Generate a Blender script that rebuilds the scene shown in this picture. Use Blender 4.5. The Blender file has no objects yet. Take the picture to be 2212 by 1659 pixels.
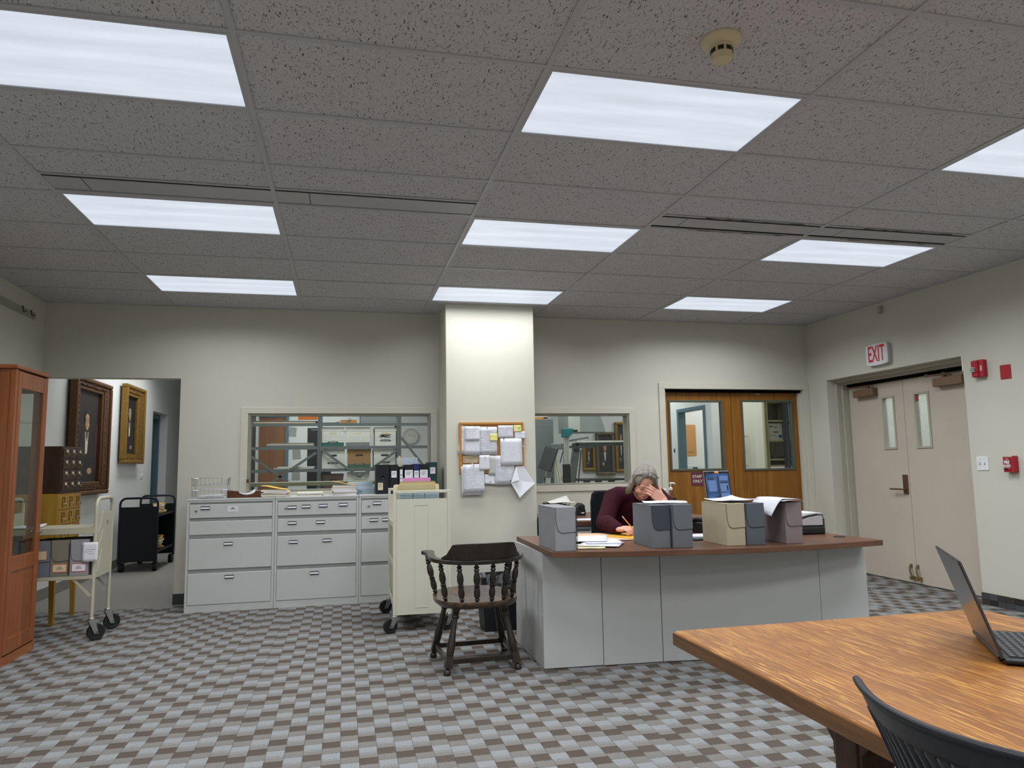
import bpy, bmesh, math, random
from mathutils import Matrix, Vector, Euler
C = bpy.context.scene.collection
PI = math.pi
rnd = random.Random(7)
H = 2.872            # ceiling height
YB = 4.88            # front face of the back wall
XL, XR = -3.575, 4.6 # left and right walls
T, RW = 1.2192, 0.6096   # ceiling grid

# ------------------------------------------------------------------ camera
sc = bpy.context.scene
cam = bpy.data.cameras.new('camera')
cam.sensor_width = 36.0
cam.lens = 1558.9 / 2212 * 36.0
cam.clip_start = 0.05
camo = bpy.data.objects.new('camera', cam)
C.objects.link(camo)
camo.matrix_world = Matrix(((0.97405, -0.00936, -0.22612, -0.8014),
                            (-0.22571, -0.11312, -0.96760, -2.6779),
                            (-0.01652, 0.99354, -0.11230, 1.2553),
                            (0, 0, 0, 1)))
sc.camera = camo
# ------------------------------------------------------------------ world, exposure
w = bpy.data.worlds.new('world'); sc.world = w
w.use_nodes = True
w.node_tree.nodes['Background'].inputs[0].default_value = (0.62, 0.64, 0.66, 1)
w.node_tree.nodes['Background'].inputs[1].default_value = 0.05
sc.view_settings.view_transform = 'Standard'
sc.view_settings.look = 'None'
sc.view_settings.exposure = 0.0
sc.view_settings.gamma = 1.0
sc.view_settings.use_curve_mapping = False
sc.cycles.max_bounces = 8
sc.cycles.diffuse_bounces = 5
sc.cycles.glossy_bounces = 4
sc.cycles.transmission_bounces = 6
sc.cycles.transparent_max_bounces = 16
sc.cycles.caustics_reflective = False
sc.cycles.caustics_refractive = False
sc.cycles.sample_clamp_indirect = 4.0
LAMP_COL = (0.97, 0.985, 1.0)
LAMP_MAIN = 13.0     # watts of each ceiling troffer
LAMP_SIDE = 17.0     # watts of the lamps in the rooms behind


def lamp(name, loc, sx, sy, power, parent=None, col=LAMP_COL):
    l = bpy.data.lights.new(name, 'AREA')
    l.shape = 'RECTANGLE'; l.size = sx; l.size_y = sy; l.energy = power; l.color = col; l.spread = math.radians(153)
    o = bpy.data.objects.new(name, l); C.objects.link(o)
    o.location = loc
    if parent: o.parent = parent
    return o

# ------------------------------------------------------------------ mesh helper
class MB:
    def __init__(s):
        s.v = []; s.f = []
    def add(s, vs, fs, M=None):
        n = len(s.v)
        for p in vs:
            p = Vector(p)
            s.v.append(tuple(M @ p) if M is not None else tuple(p))
        s.f += [tuple(i + n for i in f) for f in fs]
        return s
    def box(s, x0, x1, y0, y1, z0, z1, M=None):
        return s.add([(x0, y0, z0), (x1, y0, z0), (x1, y1, z0), (x0, y1, z0), (x0, y0, z1), (x1, y0, z1), (x1, y1, z1), (x0, y1, z1)],
                     [(0, 3, 2, 1), (4, 5, 6, 7), (0, 1, 5, 4), (1, 2, 6, 5), (2, 3, 7, 6), (3, 0, 4, 7)], M)
    def bar(s, p, q, wx, wy=None, up=(0, 0, 1)):
        """rectangular bar from p to q"""
        wy = wy or wx
        p = Vector(p); q = Vector(q); d = (q - p)
        L = d.length; d.normalize()
        u = Vector(up)
        if abs(d.dot(u)) > .98: u = Vector((0, 1, 0))
        a = d.cross(u).normalized(); b = a.cross(d).normalized()
        M = Matrix((( a.x, b.x, d.x, p.x), (a.y, b.y, d.y, p.y), (a.z, b.z, d.z, p.z), (0, 0, 0, 1)))
        return s.box(-wx / 2, wx / 2, -wy / 2, wy / 2, 0, L, M)
    def ring(s, pts_r, n=12, cap=True, closed=False):
        """sweep: list of (point, radius) with round section"""
        P = [Vector(p) for p, r in pts_r]; m = len(P)
        base = len(s.v); prev = None
        for i, (p, r) in enumerate(pts_r):
            if closed: d = P[(i + 1) % m] - P[i - 1]
            else: d = P[min(i + 1, m - 1)] - P[max(i - 1, 0)]
            if d.length < 1e-9: d = Vector((0, 0, 1))
            d.normalize()
            if prev is None:
                u = Vector((0, 0, 1)) if abs(d.z) < .9 else Vector((1, 0, 0))
                a = d.cross(u).normalized()
            else:
                a = (prev - d * prev.dot(d)).normalized()
            prev = a; b = d.cross(a)
            for k in range(n):
                t = 2 * PI * k / n
                s.v.append(tuple(P[i] + (a * math.cos(t) + b * math.sin(t)) * r))
        rows = m if closed else m - 1
        for i in range(rows):
            for k in range(n):
                a0 = base + i * n + k; a1 = base + i * n + (k + 1) % n
                j = (i + 1) % m
                b0 = base + j * n + k; b1 = base + j * n + (k + 1) % n
                s.f.append((a0, a1, b1, b0))
        if cap and not closed:
            s.f.append(tuple(base + k for k in reversed(range(n))))
            s.f.append(tuple(base + (m - 1) * n + k for k in range(n)))
        return s
    def tube(s, pts, r, n=8, closed=False):
        return s.ring([(p, r) for p in pts], n, True, closed)
    def cyl(s, p, q, r, r2=None, n=16):
        return s.ring([(p, r), (q, r if r2 is None else r2)], n)
    def lathe(s, prof, at=(0, 0, 0), n=16, M=None):
        """profile of (r, z) turned about z"""
        base = len(s.v); m = len(prof)
        for r, z in prof:
            for k in range(n):
                t = 2 * PI * k / n
                p = Vector((r * math.cos(t), r * math.sin(t), z))
                if M is not None: p = M @ p
                s.v.append(tuple(p + Vector(at)))
        for i in range(m - 1):
            for k in range(n):
                s.f.append((base + i * n + k, base + i * n + (k + 1) % n, base + (i + 1) * n + (k + 1) % n, base + (i + 1) * n + k))
        s.f.append(tuple(base + k for k in reversed(range(n))))
        s.f.append(tuple(base + (m - 1) * n + k for k in range(n)))
        return s
    def prism(s, poly, z0, z1, M=None):
        n = len(poly)
        vs = [(x, y, z0) for x, y in poly] + [(x, y, z1) for x, y in poly]
        fs = [tuple(reversed(range(n))), tuple(range(n, 2 * n))] + [(i, (i + 1) % n, n + (i + 1) % n, n + i) for i in range(n)]
        return s.add(vs, fs, M)
    def ball(s, c, r, n=12, m=8, M=None):
        c = Vector(c)
        rx, ry, rz = (r, r, r) if not hasattr(r, '__len__') else r
        base = len(s.v)
        for i in range(m + 1):
            ph = PI * i / m
            for k in range(n):
                t = 2 * PI * k / n
                p = Vector((rx * math.sin(ph) * math.cos(t), ry * math.sin(ph) * math.sin(t), rz * math.cos(ph)))
                if M is not None: p = M @ p
                s.v.append(tuple(p + c))
        for i in range(m):
            for k in range(n):
                s.f.append((base + i * n + k, base + (i + 1) * n + k, base + (i + 1) * n + (k + 1) % n, base + i * n + (k + 1) % n))
        return s
    def grid(s, fn, nu, nv, thick=0.0):
        """surface fn(u,v)->point, 0..1"""
        base = len(s.v)
        for j in range(nv + 1):
            for i in range(nu + 1):
                s.v.append(tuple(fn(i / nu, j / nv)))
        for j in range(nv):
            for i in range(nu):
                a = base + j * (nu + 1) + i
                s.f.append((a, a + 1, a + nu + 2, a + nu + 1))
        return s
    def mesh(s, name, mat, smooth=False, angle=40):
        me = bpy.data.meshes.new(name)
        me.from_pydata(s.v, [], s.f)
        bm = bmesh.new(); bm.from_mesh(me)
        bmesh.ops.recalc_face_normals(bm, faces=bm.faces)
        bm.to_mesh(me); bm.free()
        if mat: me.materials.append(mat)
        if smooth:
            me.polygons.foreach_set('use_smooth', [True] * len(me.polygons))
            if angle < 180: me.set_sharp_from_angle(angle=math.radians(angle))
        me.update()
        return me
    def build(s, name, mat, parent=None, smooth=False, bevel=0, seg=2, angle=40, loc=None, rot=None, solid=0, sub=0):
        o = bpy.data.objects.new(name, s.mesh(name, mat, smooth, angle)); C.objects.link(o)
        if parent: o.parent = parent
        if loc: o.location = loc
        if rot: o.rotation_euler = rot
        if solid:
            m = o.modifiers.new('thickness', 'SOLIDIFY'); m.thickness = solid; m.offset = 0
        if bevel:
            m = o.modifiers.new('bevel', 'BEVEL'); m.width = bevel; m.segments = seg; m.limit_method = 'ANGLE'; m.angle_limit = math.radians(50)
            m.harden_normals = False
        if sub:
            m = o.modifiers.new('sub', 'SUBSURF'); m.levels = sub; m.render_levels = sub
        return o


def B(*a, **k):
    return MB().box(*a, **k)

def thing(name, label, cat, loc=(0, 0, 0), rz=0, group=None, rot=None):
    o = bpy.data.objects.new(name, None); C.objects.link(o)
    o.empty_display_size = .05
    o.location = loc; o.rotation_euler = rot if rot else (0, 0, rz)
    o['label'] = label; o['category'] = cat
    if group: o['group'] = group
    return o

def tag(o, label, cat, group=None):
    o['label'] = label; o['category'] = cat
    if group: o['group'] = group
    return o

def struct(o):
    o['kind'] = 'structure'; return o

def copy_tree(o, parent=None):
    c = o.copy(); C.objects.link(c)
    if parent is not None: c.parent = parent
    for ch in list(o.children): copy_tree(ch, c)
    return c

def text(name, s, size, mat, parent, loc, rot=(PI / 2, 0, 0), ext=.0008, align='CENTER', bold=0, sx=1, space=1):
    cu = bpy.data.curves.new(name, 'FONT'); cu.body = s; cu.size = size; cu.extrude = ext
    cu.align_x = align; cu.align_y = 'CENTER'; cu.offset = bold; cu.resolution_u = 2; cu.space_character = space
    t = bpy.data.objects.new(name, cu)
    me = bpy.data.meshes.new_from_object(t)
    bpy.data.objects.remove(t)
    me.materials.clear(); me.materials.append(mat)
    o = bpy.data.objects.new(name, me); C.objects.link(o)
    o.parent = parent; o.location = loc; o.rotation_euler = rot; o.scale = (sx, 1, 1)
    return o

# ------------------------------------------------------------------ materials
def lin(c):
    if isinstance(c, str):
        c = tuple(int(c[i:i + 2], 16) for i in (0, 2, 4))
    r = [x / 255 for x in c[:3]]
    r = [x / 12.92 if x <= .04045 else ((x + .055) / 1.055) ** 2.4 for x in r]
    return (r[0], r[1], r[2], 1)

class NT:
    def __init__(s, name):
        s.m = bpy.data.materials.new(name); s.m.use_nodes = True
        s.t = s.m.node_tree; s.b = s.t.nodes['Principled BSDF']; s.out = s.t.nodes['Material Output']
    def n(s, typ, **k):
        x = s.t.nodes.new(typ)
        for a, b in k.items(): setattr(x, a, b)
        return x
    def l(s, a, b): s.t.links.new(a, b)
    def val(s, sock, v):
        if hasattr(v, 'default_value') or hasattr(v, 'is_output'): s.l(v, sock)
        else: sock.default_value = v
    def math(s, op, a, b=None, c=None):
        x = s.n('ShaderNodeMath', operation=op)
        s.val(x.inputs[0], a)
        if b is not None: s.val(x.inputs[1], b)
        if c is not None: s.val(x.inputs[2], c)
        return x.outputs[0]
    def coord(s, kind='Object', scale=(1, 1, 1), rot=(0, 0, 0)):
        tc = s.n('ShaderNodeTexCoord'); mp = s.n('ShaderNodeMapping')
        s.l(tc.outputs[kind], mp.inputs[0]); mp.inputs['Scale'].default_value = scale; mp.inputs['Rotation'].default_value = rot
        return mp.outputs[0]
    def noise(s, vec, scale, detail=3, rough=.55, dist=0):
        x = s.n('ShaderNodeTexNoise'); s.l(vec, x.inputs['Vector'])
        x.inputs['Scale'].default_value = scale; x.inputs['Detail'].default_value = detail
        x.inputs['Roughness'].default_value = rough; x.inputs['Distortion'].default_value = dist
        return x.outputs['Fac']
    def ramp(s, fac, stops, interp='LINEAR'):
        x = s.n('ShaderNodeValToRGB'); x.color_ramp.interpolation = interp
        e = x.color_ramp.elements
        while len(e) < len(stops): e.new(.5)
        for i, (p, c) in enumerate(stops):
            e[i].position = p; e[i].color = c if len(c) == 4 else lin(c)
        s.val(x.inputs[0], fac)
        return x.outputs[0]
    def mix(s, fac, a, b, typ='MIX'):
        x = s.n('ShaderNodeMix', data_type='RGBA', blend_type=typ)
        s.val(x.inputs[0], fac); s.val(x.inputs[6], a); s.val(x.inputs[7], b)
        return x.outputs[2]
    def bump(s, h, strength=.3, dist=.002):
        x = s.n('ShaderNodeBump'); s.l(h, x.inputs['Height']); x.inputs['Strength'].default_value = strength; x.inputs['Distance'].default_value = dist
        s.l(x.outputs[0], s.b.inputs['Normal'])
    def base(s, c): s.val(s.b.inputs['Base Color'], c)
    def set(s, rough=.5, metal=0, spec=.5, coat=0):
        s.b.inputs['Roughness'].default_value = rough; s.b.inputs['Metallic'].default_value = metal
        s.b.inputs['Specular IOR Level'].default_value = spec; s.b.inputs['Coat Weight'].default_value = coat
        s.b.inputs['Coat Roughness'].default_value = .12
        return s

MATS = {}
def plain(name, col, rough=.5, metal=0, spec=.5, var=.06, scale=6, bump=0, bscale=300, coat=0):
    if name in MATS: return MATS[name]
    t = NT(name); c = lin(col) if not (isinstance(col, tuple) and len(col) == 4) else col
    v = t.coord('Object')
    n = t.noise(v, scale, 4)
    d = tuple(x * (1 - var) for x in c[:3]) + (1,); e = tuple(min(1, x * (1 + var)) for x in c[:3]) + (1,)
    t.base(t.ramp(n, [(.3, d), (.7, e)]))
    t.set(rough, metal, spec, coat)
    if bump: t.bump(t.noise(v, bscale, 2), bump, .0015)
    MATS[name] = t.m
    return t.m

def wood(name, cols, axis='z', scale=9, stretch=14, rough=.45, fine=.25, spec=.4, coat=0, dist=1.2, bump=.06):
    if name in MATS: return MATS[name]
    t = NT(name)
    k = {'x': (1 / stretch, 1, 1), 'y': (1, 1 / stretch, 1), 'z': (1, 1, 1 / stretch)}[axis]
    v = t.coord('Object', k)
    n1 = t.noise(v, scale, 5, .6, dist)
    n2 = t.noise(v, scale * 9, 3, .6)
    f = t.math('ADD', t.math('MULTIPLY', n1, 1 - fine), t.math('MULTIPLY', n2, fine))
    m = len(cols)
    t.base(t.ramp(f, [(.30 + .40 * i / (m - 1), lin(c)) for i, c in enumerate(cols)]))
    t.set(rough, 0, spec, coat)
    if bump: t.bump(n2, bump, .001)
    MATS[name] = t.m
    return t.m

def glass(name, tint=(.93, .96, .95, 1), refl=1.0, wire=False):
    if name in MATS: return MATS[name]
    t = NT(name)
    tr = t.n('ShaderNodeBsdfTransparent'); tr.inputs[0].default_value = tint
    gl = t.n('ShaderNodeBsdfGlossy'); gl.inputs['Roughness'].default_value = .02
    fr = t.n('ShaderNodeFresnel'); fr.inputs[0].default_value = 1.45
    mx = t.n('ShaderNodeMixShader')
    gm = t.n('ShaderNodeNewGeometry'); t.l(t.math('MULTIPLY', t.math('MULTIPLY', fr.outputs[0], refl), t.math('SUBTRACT', 1, gm.outputs['Backfacing'])), mx.inputs[0]); t.l(tr.outputs[0], mx.inputs[1]); t.l(gl.outputs[0], mx.inputs[2])
    t.l(mx.outputs[0], t.out.inputs[0])
    MATS[name] = t.m
    return t.m

def emit(name, col, strength=1.0):
    if name in MATS: return MATS[name]
    t = NT(name)
    t.b.inputs['Base Color'].default_value = (0.02, 0.02, 0.02, 1)
    t.b.inputs['Emission Color'].default_value = lin(col); t.b.inputs['Emission Strength'].default_value = strength
    MATS[name] = t.m
    return t.m

def printed(name, paper='D9DBE3', ink='6A6C76', line=.0075, x0=.012, y0=.012, gap=.35, dens=.5, w=1, h=1, block=.06):
    """sheet with rows of unreadable small print in local x,y (flat print)"""
    if name in MATS: return MATS[name]
    t = NT(name)
    v = t.coord('Object'); sp = t.n('ShaderNodeSeparateXYZ'); t.l(v, sp.inputs[0])
    x, y = sp.outputs[0], sp.outputs[1]
    row = t.math('DIVIDE', y, line)
    rf = t.math('FRACT', row); ri = t.math('FLOOR', row)
    on = t.math('LESS_THAN', rf, gap)
    cb = t.n('ShaderNodeCombineXYZ'); t.l(t.math('MULTIPLY', x, 260), cb.inputs[0]); t.l(t.math('MULTIPLY', ri, 7.31), cb.inputs[1])
    nz = t.noise(cb.outputs[0], 1.0, 2)
    on = t.math('MULTIPLY', on, t.math('GREATER_THAN', nz, 1 - dens))
    cb2 = t.n('ShaderNodeCombineXYZ'); t.l(t.math('MULTIPLY', x, 14), cb2.inputs[0]); t.l(t.math('MULTIPLY', ri, 1.7), cb2.inputs[1])
    nb = t.noise(cb2.outputs[0], 1.0, 1)
    on = t.math('MULTIPLY', on, t.math('GREATER_THAN', nb, .44))
    # margins
    on = t.math('MULTIPLY', on, t.math('LESS_THAN', t.math('ABSOLUTE', x), w / 2 - x0))
    on = t.math('MULTIPLY', on, t.math('LESS_THAN', t.math('ABSOLUTE', y), h / 2 - y0))
    t.base(t.mix(t.math('MULTIPLY', on, .75), lin(paper), lin(ink)))
    t.set(.7, 0, .2)
    MATS[name] = t.m
    return t.m

M_wall = plain('wall_paint', 'CAC9BE', .75, 0, .25, .02, 1.5, .04, 500)
M_white = plain('white_wall_paint', 'DEDFDC', .7, 0, .25, .02, 1.5)
M_trim = plain('trim_paint', 'CBC9BD', .4, 0, .4, .02, 2)
M_tee = plain('grid_metal', 'B3B4B8', .45, 0, .4, .03, 4)
M_black = plain('black_plastic', '121418', .45, 0, .5, .1)
M_dark = plain('dark_gap', '07080A', .8, 0, .1)
M_chrome = plain('chrome', 'C9CCD0', .22, 1, .5, .04)
M_steel = plain('brushed_steel', '9FA3A6', .35, .9, .5, .05)
M_paper = plain('white_paper', 'D9DBE2', .7, 0, .2, .015, 8)
M_manila = plain('manila_paper', 'DCC9A0', .7, 0, .2, .05, 10)
M_yellow = plain('yellow_paper', 'D6A63A', .65, 0, .2, .04)
M_glass = glass('clear_glass')
# ================================================================== ceiling
def ceiling_tile_mat():
    t = NT('fissured_tile')
    v = t.coord('Object', (115, 44, 1), (0, 0, .2))
    n = t.noise(v, 1.0, 1.0, .5, 1.3)
    v2 = t.coord('Object', (150, 110, 1))
    p = t.noise(v2, 1.0, 1, .5)
    v3 = t.coord('Object', (60, 60, 60))
    f = t.noise(v3, 1.0, 4, .6)
    worm = t.ramp(n, [(.325, (1, 1, 1, 1)), (.355, (0, 0, 0, 1))])
    pin = t.ramp(p, [(.27, (1, 1, 1, 1)), (.31, (0, 0, 0, 1))])
    mk = t.math('MAXIMUM', worm, pin)
    base = t.ramp(f, [(.3, lin('BDBCC0')), (.7, lin('C9C8CB'))])
    t.base(t.mix(t.math('MULTIPLY', mk, .85), base, lin('3C3938')))
    t.set(.9, 0, .1)
    t.bump(t.math('SUBTRACT', 1, mk), .6, .003)
    return t.m
M_tile = ceiling_tile_mat()
X0c, X1c, Y0c, Y1c = XL, XR, -6.096, YB
ceil = struct(B(X0c - .1, X1c + .1, Y0c - .1, Y1c + .1, H + .12, H + .2).build('ceiling', M_white))
LIGHTS = [(c, r) for c in (-2, 0, 2) for r in (6, 3, 0, -3, -6, -9)]
DIFF = [(-2, 2), (-1, 2), (1, 2), (2, 2)]
shared = {}
def tile(x0, x1, y0, y1):
    hx, hy = (x1 - x0) / 2 - .004, (y1 - y0) / 2 - .004
    k = (round(hx, 3), round(hy, 3))
    if k not in shared:
        shared[k] = B(-hx, hx, -hy, hy, 0, .016).mesh('ceiling_tile', M_tile)
    o = bpy.data.objects.new('ceiling_tile', shared[k]); C.objects.link(o); o.parent = ceil
    o.location = ((x0 + x1) / 2, (y0 + y1) / 2, H + .005 + rnd.uniform(0, .002))
    o.rotation_euler = (rnd.uniform(-.003, .003), rnd.uniform(-.0015, .0015), rnd.choice((0, PI)))
for k in range(-3, 4):
    for j in range(-10, 8):
        x0, x1 = max(k * T, X0c), min((k + 1) * T, X1c)
        y0, y1 = j * RW, (j + 1) * RW
        if (k, j) in LIGHTS: continue
        if (k, j) in DIFF: y1 = 1.545
        tile(x0, x1, y0, y1)
TW = .0125
for k in range(-2, 4):
    B(k * T - TW, k * T + TW, Y0c, Y1c, H, H + .03).build('ceiling_tee', M_tee, ceil)
for k in range(-3, 4):
    x0, x1 = max(k * T, X0c) + TW, min((k + 1) * T, X1c) - TW
    for j in range(-9, 8):
        b = B(x0, x1, j * RW - TW, j * RW + TW, H + .0005, H + .03)
        b.build('ceiling_tee', M_tee, ceil)
B(X0c, X1c, Y1c - .02, Y1c, H - .001, H + .02).build('ceiling_edge', M_tee, ceil)
B(X0c, X0c + .02, Y0c, Y1c - .02, H - .001, H + .02).build('ceiling_edge', M_tee, ceil)
B(X1c - .02, X1c, Y0c, Y1c - .02, H - .001, H + .02).build('ceiling_edge', M_tee, ceil)

# lights
def lens_mat():
    t = NT('prismatic_lens')
    v = t.coord('Object')
    sp = t.n('ShaderNodeSeparateXYZ'); t.l(v, sp.inputs[0])
    a = t.math('SINE', t.math('MULTIPLY', t.math('ADD', sp.outputs[0], sp.outputs[1]), 520))
    b = t.math('SINE', t.math('MULTIPLY', t.math('SUBTRACT', sp.outputs[0], sp.outputs[1]), 520))
    pr = t.math('MULTIPLY', a, b)
    n = t.noise(t.coord('Object', (.9, 7, 1)), 1.6, 2)
    # three tubes behind the lens
    tub = t.math('COSINE', t.math('MULTIPLY', sp.outputs[1], 2 * PI / .19))
    s = t.math('ADD', .775, t.math('MULTIPLY', tub, .03))
    s = t.math('ADD', s, t.math('MULTIPLY', pr, .05))
    s = t.math('ADD', s, t.math('MULTIPLY', t.math('SUBTRACT', n, .5), .30))
    t.base(lin('30343a')); t.set(.4, 0, .3)
    t.b.inputs['Emission Color'].default_value = (.875, .945, 1.06, 1)
    t.l(s, t.b.inputs['Emission Strength'])
    return t.m
M_lens = lens_mat()
def light_parts(root):
    hx, hy = T / 2 - TW, RW / 2 - TW
    f = MB()
    wd = .013
    f.box(-hx, hx, -hy, -hy + wd, -.001, .03); f.box(-hx, hx, hy - wd, hy, -.001, .03)
    f.box(-hx, -hx + wd, -hy + wd, hy - wd, -.001, .03); f.box(hx - wd, hx, -hy + wd, hy - wd, -.001, .03)
    f.build('frame', M_tee, root)
    B(-hx + wd, hx - wd, -hy + wd, hy - wd, .004, .02).build('diffuser', M_lens, root)
    B(-hx, hx, -hy, hy, .03, .1).build('housing', M_tee, root)
LAB = {(-2, 6): 'lit ceiling panel over the hall opening by the back wall', (-2, 3): 'lit ceiling panel just behind the slot diffuser above the filing cabinets',
       (-2, 0): 'large lit ceiling panel cut off by the left edge of the ceiling', (0, 6): 'lit ceiling panel touching the top of the pillar',
       (0, 3): 'lit ceiling panel in the middle, two tiles in front of the pillar', (0, 0): 'large lit ceiling panel beside the smoke detector',
       (2, 6): 'lit ceiling panel above the wooden staff doors', (2, 3): 'lit ceiling panel behind the sooty slot diffusers',
       (2, 0): 'lit ceiling panel partly cut off at the right edge'}
first = None
for (c, r) in LIGHTS:
    lb = LAB.get((c, r), 'lit ceiling panel %s, %s' % ({-3: 'nearest row behind the viewer', -6: 'second row behind the viewer', -9: 'last row behind the viewer'}.get(r), {-2: 'on the left side', 0: 'in the middle', 2: 'on the right side'}.get(c)))
    loc = (c * T + T / 2, r * RW + RW / 2, H)
    if first is None:
        o = first = thing('ceiling_light', lb, 'ceiling light', loc, 0, 'recessed ceiling lights')
        light_parts(o)
    else:
        o = copy_tree(first); o.location = loc; o['label'] = lb
    lamp('lamp', (0, 0, -.006), T - .07, RW - .07, LAMP_MAIN, o)

# slot diffusers
M_dif = plain('diffuser_metal', 'ADADB0', .45, 0, .4, .05)
M_soot = plain('soot', '3A3837', .9, 0, .1)
def soot_mat():
    if 'soot_stain' in MATS: return MATS['soot_stain']
    t = NT('soot_stain'); t.base(lin('2A2828')); t.set(.9, 0, .1)
    tr = t.n('ShaderNodeBsdfTransparent'); mx = t.n('ShaderNodeMixShader')
    t.l(t.ramp(t.noise(t.coord('Object', (1, 3, 1)), 9, 4, .6), [(.48, (0, 0, 0, 1)), (.7, (.8, .8, .8, 1))]), mx.inputs[0]); t.l(tr.outputs[0], mx.inputs[1]); t.l(t.b.outputs[0], mx.inputs[2]); t.l(mx.outputs[0], t.out.inputs[0])
    MATS['soot_stain'] = t.m
    return t.m
DL = {(-2, 2): 'long slot air diffuser in front of the panel over the filing cabinets', (-1, 2): 'long slot air diffuser between two lit panels, left of the middle panel',
      (1, 2): 'sooty slot air diffuser next to the middle lit panel', (2, 2): 'sooty slot air diffuser in front of the right lit panel'}
for (c, r) in DIFF:
    o = thing('air_diffuser', DL[(c, r)], 'air vent', (c * T + T / 2, 1.68, H), 0, 'slot air diffusers in the ceiling')
    hx = T / 2 - TW
    lo = c < 0
    B(-hx, hx, -.135, -.112, .0005, .010).build('front_flange', M_dif, o)
    B(-hx, hx, .112, .135, .0005, .010).build('rear_flange', M_dif, o)
    ya, yb_ = (-.080, .098) if lo else (-.078, .080)
    B(-hx, hx, ya, yb_, .0035, .012).build('blade', M_dif, o)
    B(-hx, hx, -.112, ya, .007, .012).build('front_slot', M_dark, o)
    B(-hx, hx, yb_, .112, .007, .012).build('rear_slot_or_shade', M_dark if not lo else plain('shade_line_metal', '77777A', .5), o)  # right diffusers: real dark slot; left: grey strip paints a shading line
    B(-hx + .19, -hx + .194, ya, yb_, .003, .004).build('end_joint', M_dark, o)
    if not lo:
        for y_ in (-.124, .124): B(-hx + .3, hx - .15, y_ - .009, y_ + .009, .0002, .0005).build('soot_stain', soot_mat(), o)
# smoke detector
sm = thing('smoke_detector', 'cream smoke detector hanging from a ceiling tile', 'smoke detector', (.605, -.31, H + .004))
M_cream = plain('cream_plastic', 'CDC2A0', .45, 0, .4, .03)
MB().lathe([(.0, 0), (.078, 0), (.078, -.008), (.07, -.018), (.045, -.026), (.03, -.03)], n=36).build('base_plate', M_cream, sm, True)
MB().lathe([(.03, -.026), (.041, -.028), (.041, -.062), (.036, -.083), (.028, -.088), (0, -.088)], n=28).build('sensor_head', M_cream, sm, True)
for i in range(8):
    a = i * PI / 4 + .2
    M = Matrix.Rotation(a, 4, 'Z')
    MB().box(.0375, .0425, -.011, .011, -.058, -.041, M).build('vent_window', M_black, sm)

# ================================================================== floor
def carpet_mat():
    t = NT('patterned_carpet')
    v = t.coord('Object'); sp = t.n('ShaderNodeSeparateXYZ'); t.l(v, sp.inputs[0])
    x, y = sp.outputs[0], sp.outputs[1]
    cx = t.math('DIVIDE', x, .0805); ci = t.math('FLOOR', cx); cf = t.math('FRACT', cx)
    wn = t.n('ShaderNodeTexWhiteNoise', noise_dimensions='1D'); t.l(t.math('MODULO', t.math('ADD', ci, 800), 12), wn.inputs['W'])
    off = t.math('DIVIDE', t.math('FLOOR', t.math('MULTIPLY', wn.outputs['Value'], 3.99)), 4)
    # neighbours always differ: add half a step on every second column
    alt = t.math('MULTIPLY', t.math('MODULO', t.math('ADD', ci, 800), 2), .5)
    off = t.math('ADD', t.math('MULTIPLY', off, .5), alt)
    ph = t.math('FRACT', t.math('ADD', t.math('DIVIDE', y, .262), off))
    dark = t.math('LESS_THAN', ph, .275)
    lightg = t.ramp(ph, [(.27, lin('787674')), (.40, lin('7A7876')), (.50, lin('888B8D')), (.735, lin('8B8F92')), (.75, lin('757370')), (1, lin('7A7875'))])
    wn2 = t.n('ShaderNodeTexWhiteNoise', noise_dimensions='2D')
    cb = t.n('ShaderNodeCombineXYZ'); t.l(ci, cb.inputs[0]); t.l(t.math('FLOOR', t.math('ADD', t.math('DIVIDE', y, .262), off)), cb.inputs[1]); t.l(cb.outputs[0], wn2.inputs['Vector'])
    brown = t.mix(wn2.outputs['Value'], lin('5B534E'), lin('554D46'))
    col = t.mix(dark, lightg, brown)
    fz = t.noise(t.coord('Object', (300, 300, 300)), 1.0, 3, .7)
    fz2 = t.noise(t.coord('Object', (130, 130, 130)), 1.0, 2, .6)
    sp_ = t.ramp(fz, [(.3, (.5, .49, .48, 1)), (.7, (1.45, 1.45, 1.45, 1))])
    col = t.mix(.9, col, sp_, 'MULTIPLY')
    # thin dark joints round the cells
    e1 = t.math('LESS_THAN', cf, .035)
    q = t.math('FRACT', t.math('MULTIPLY', ph, 4))
    e2 = t.math('MULTIPLY', t.math('GREATER_THAN', q, .94), t.math('GREATER_THAN', fz2, .47))
    e = t.math('MAXIMUM', t.math('MULTIPLY', e1, .65), t.math('MULTIPLY', e2, .65))
    col = t.mix(e, col, lin('45413E'))
    t.base(col); t.set(.95, 0, .08)
    t.bump(t.math('SUBTRACT', fz, t.math('MULTIPLY', e, .8)), .5, .004)
    return t.m
M_carpet = carpet_mat()
M_hcarpet = plain('grey_carpet', '85837E', .95, 0, .08, .22, 160, .5, 300)
struct(B(XL - .2, XR + .3, Y0c - .1, 4.80, -.1, 0).build('floor', M_carpet))
struct(B(-4.3, 1.2, 4.80, 13, -.1, 0).build('floor_hall', M_hcarpet))
struct(B(1.2, 8, 4.80, 13, -.1, 0).build('floor_back', M_hcarpet))
struct(B(XR + .3, 8, 1.5, 4.80, -.1, 0).build('floor_lobby', M_hcarpet))

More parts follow.
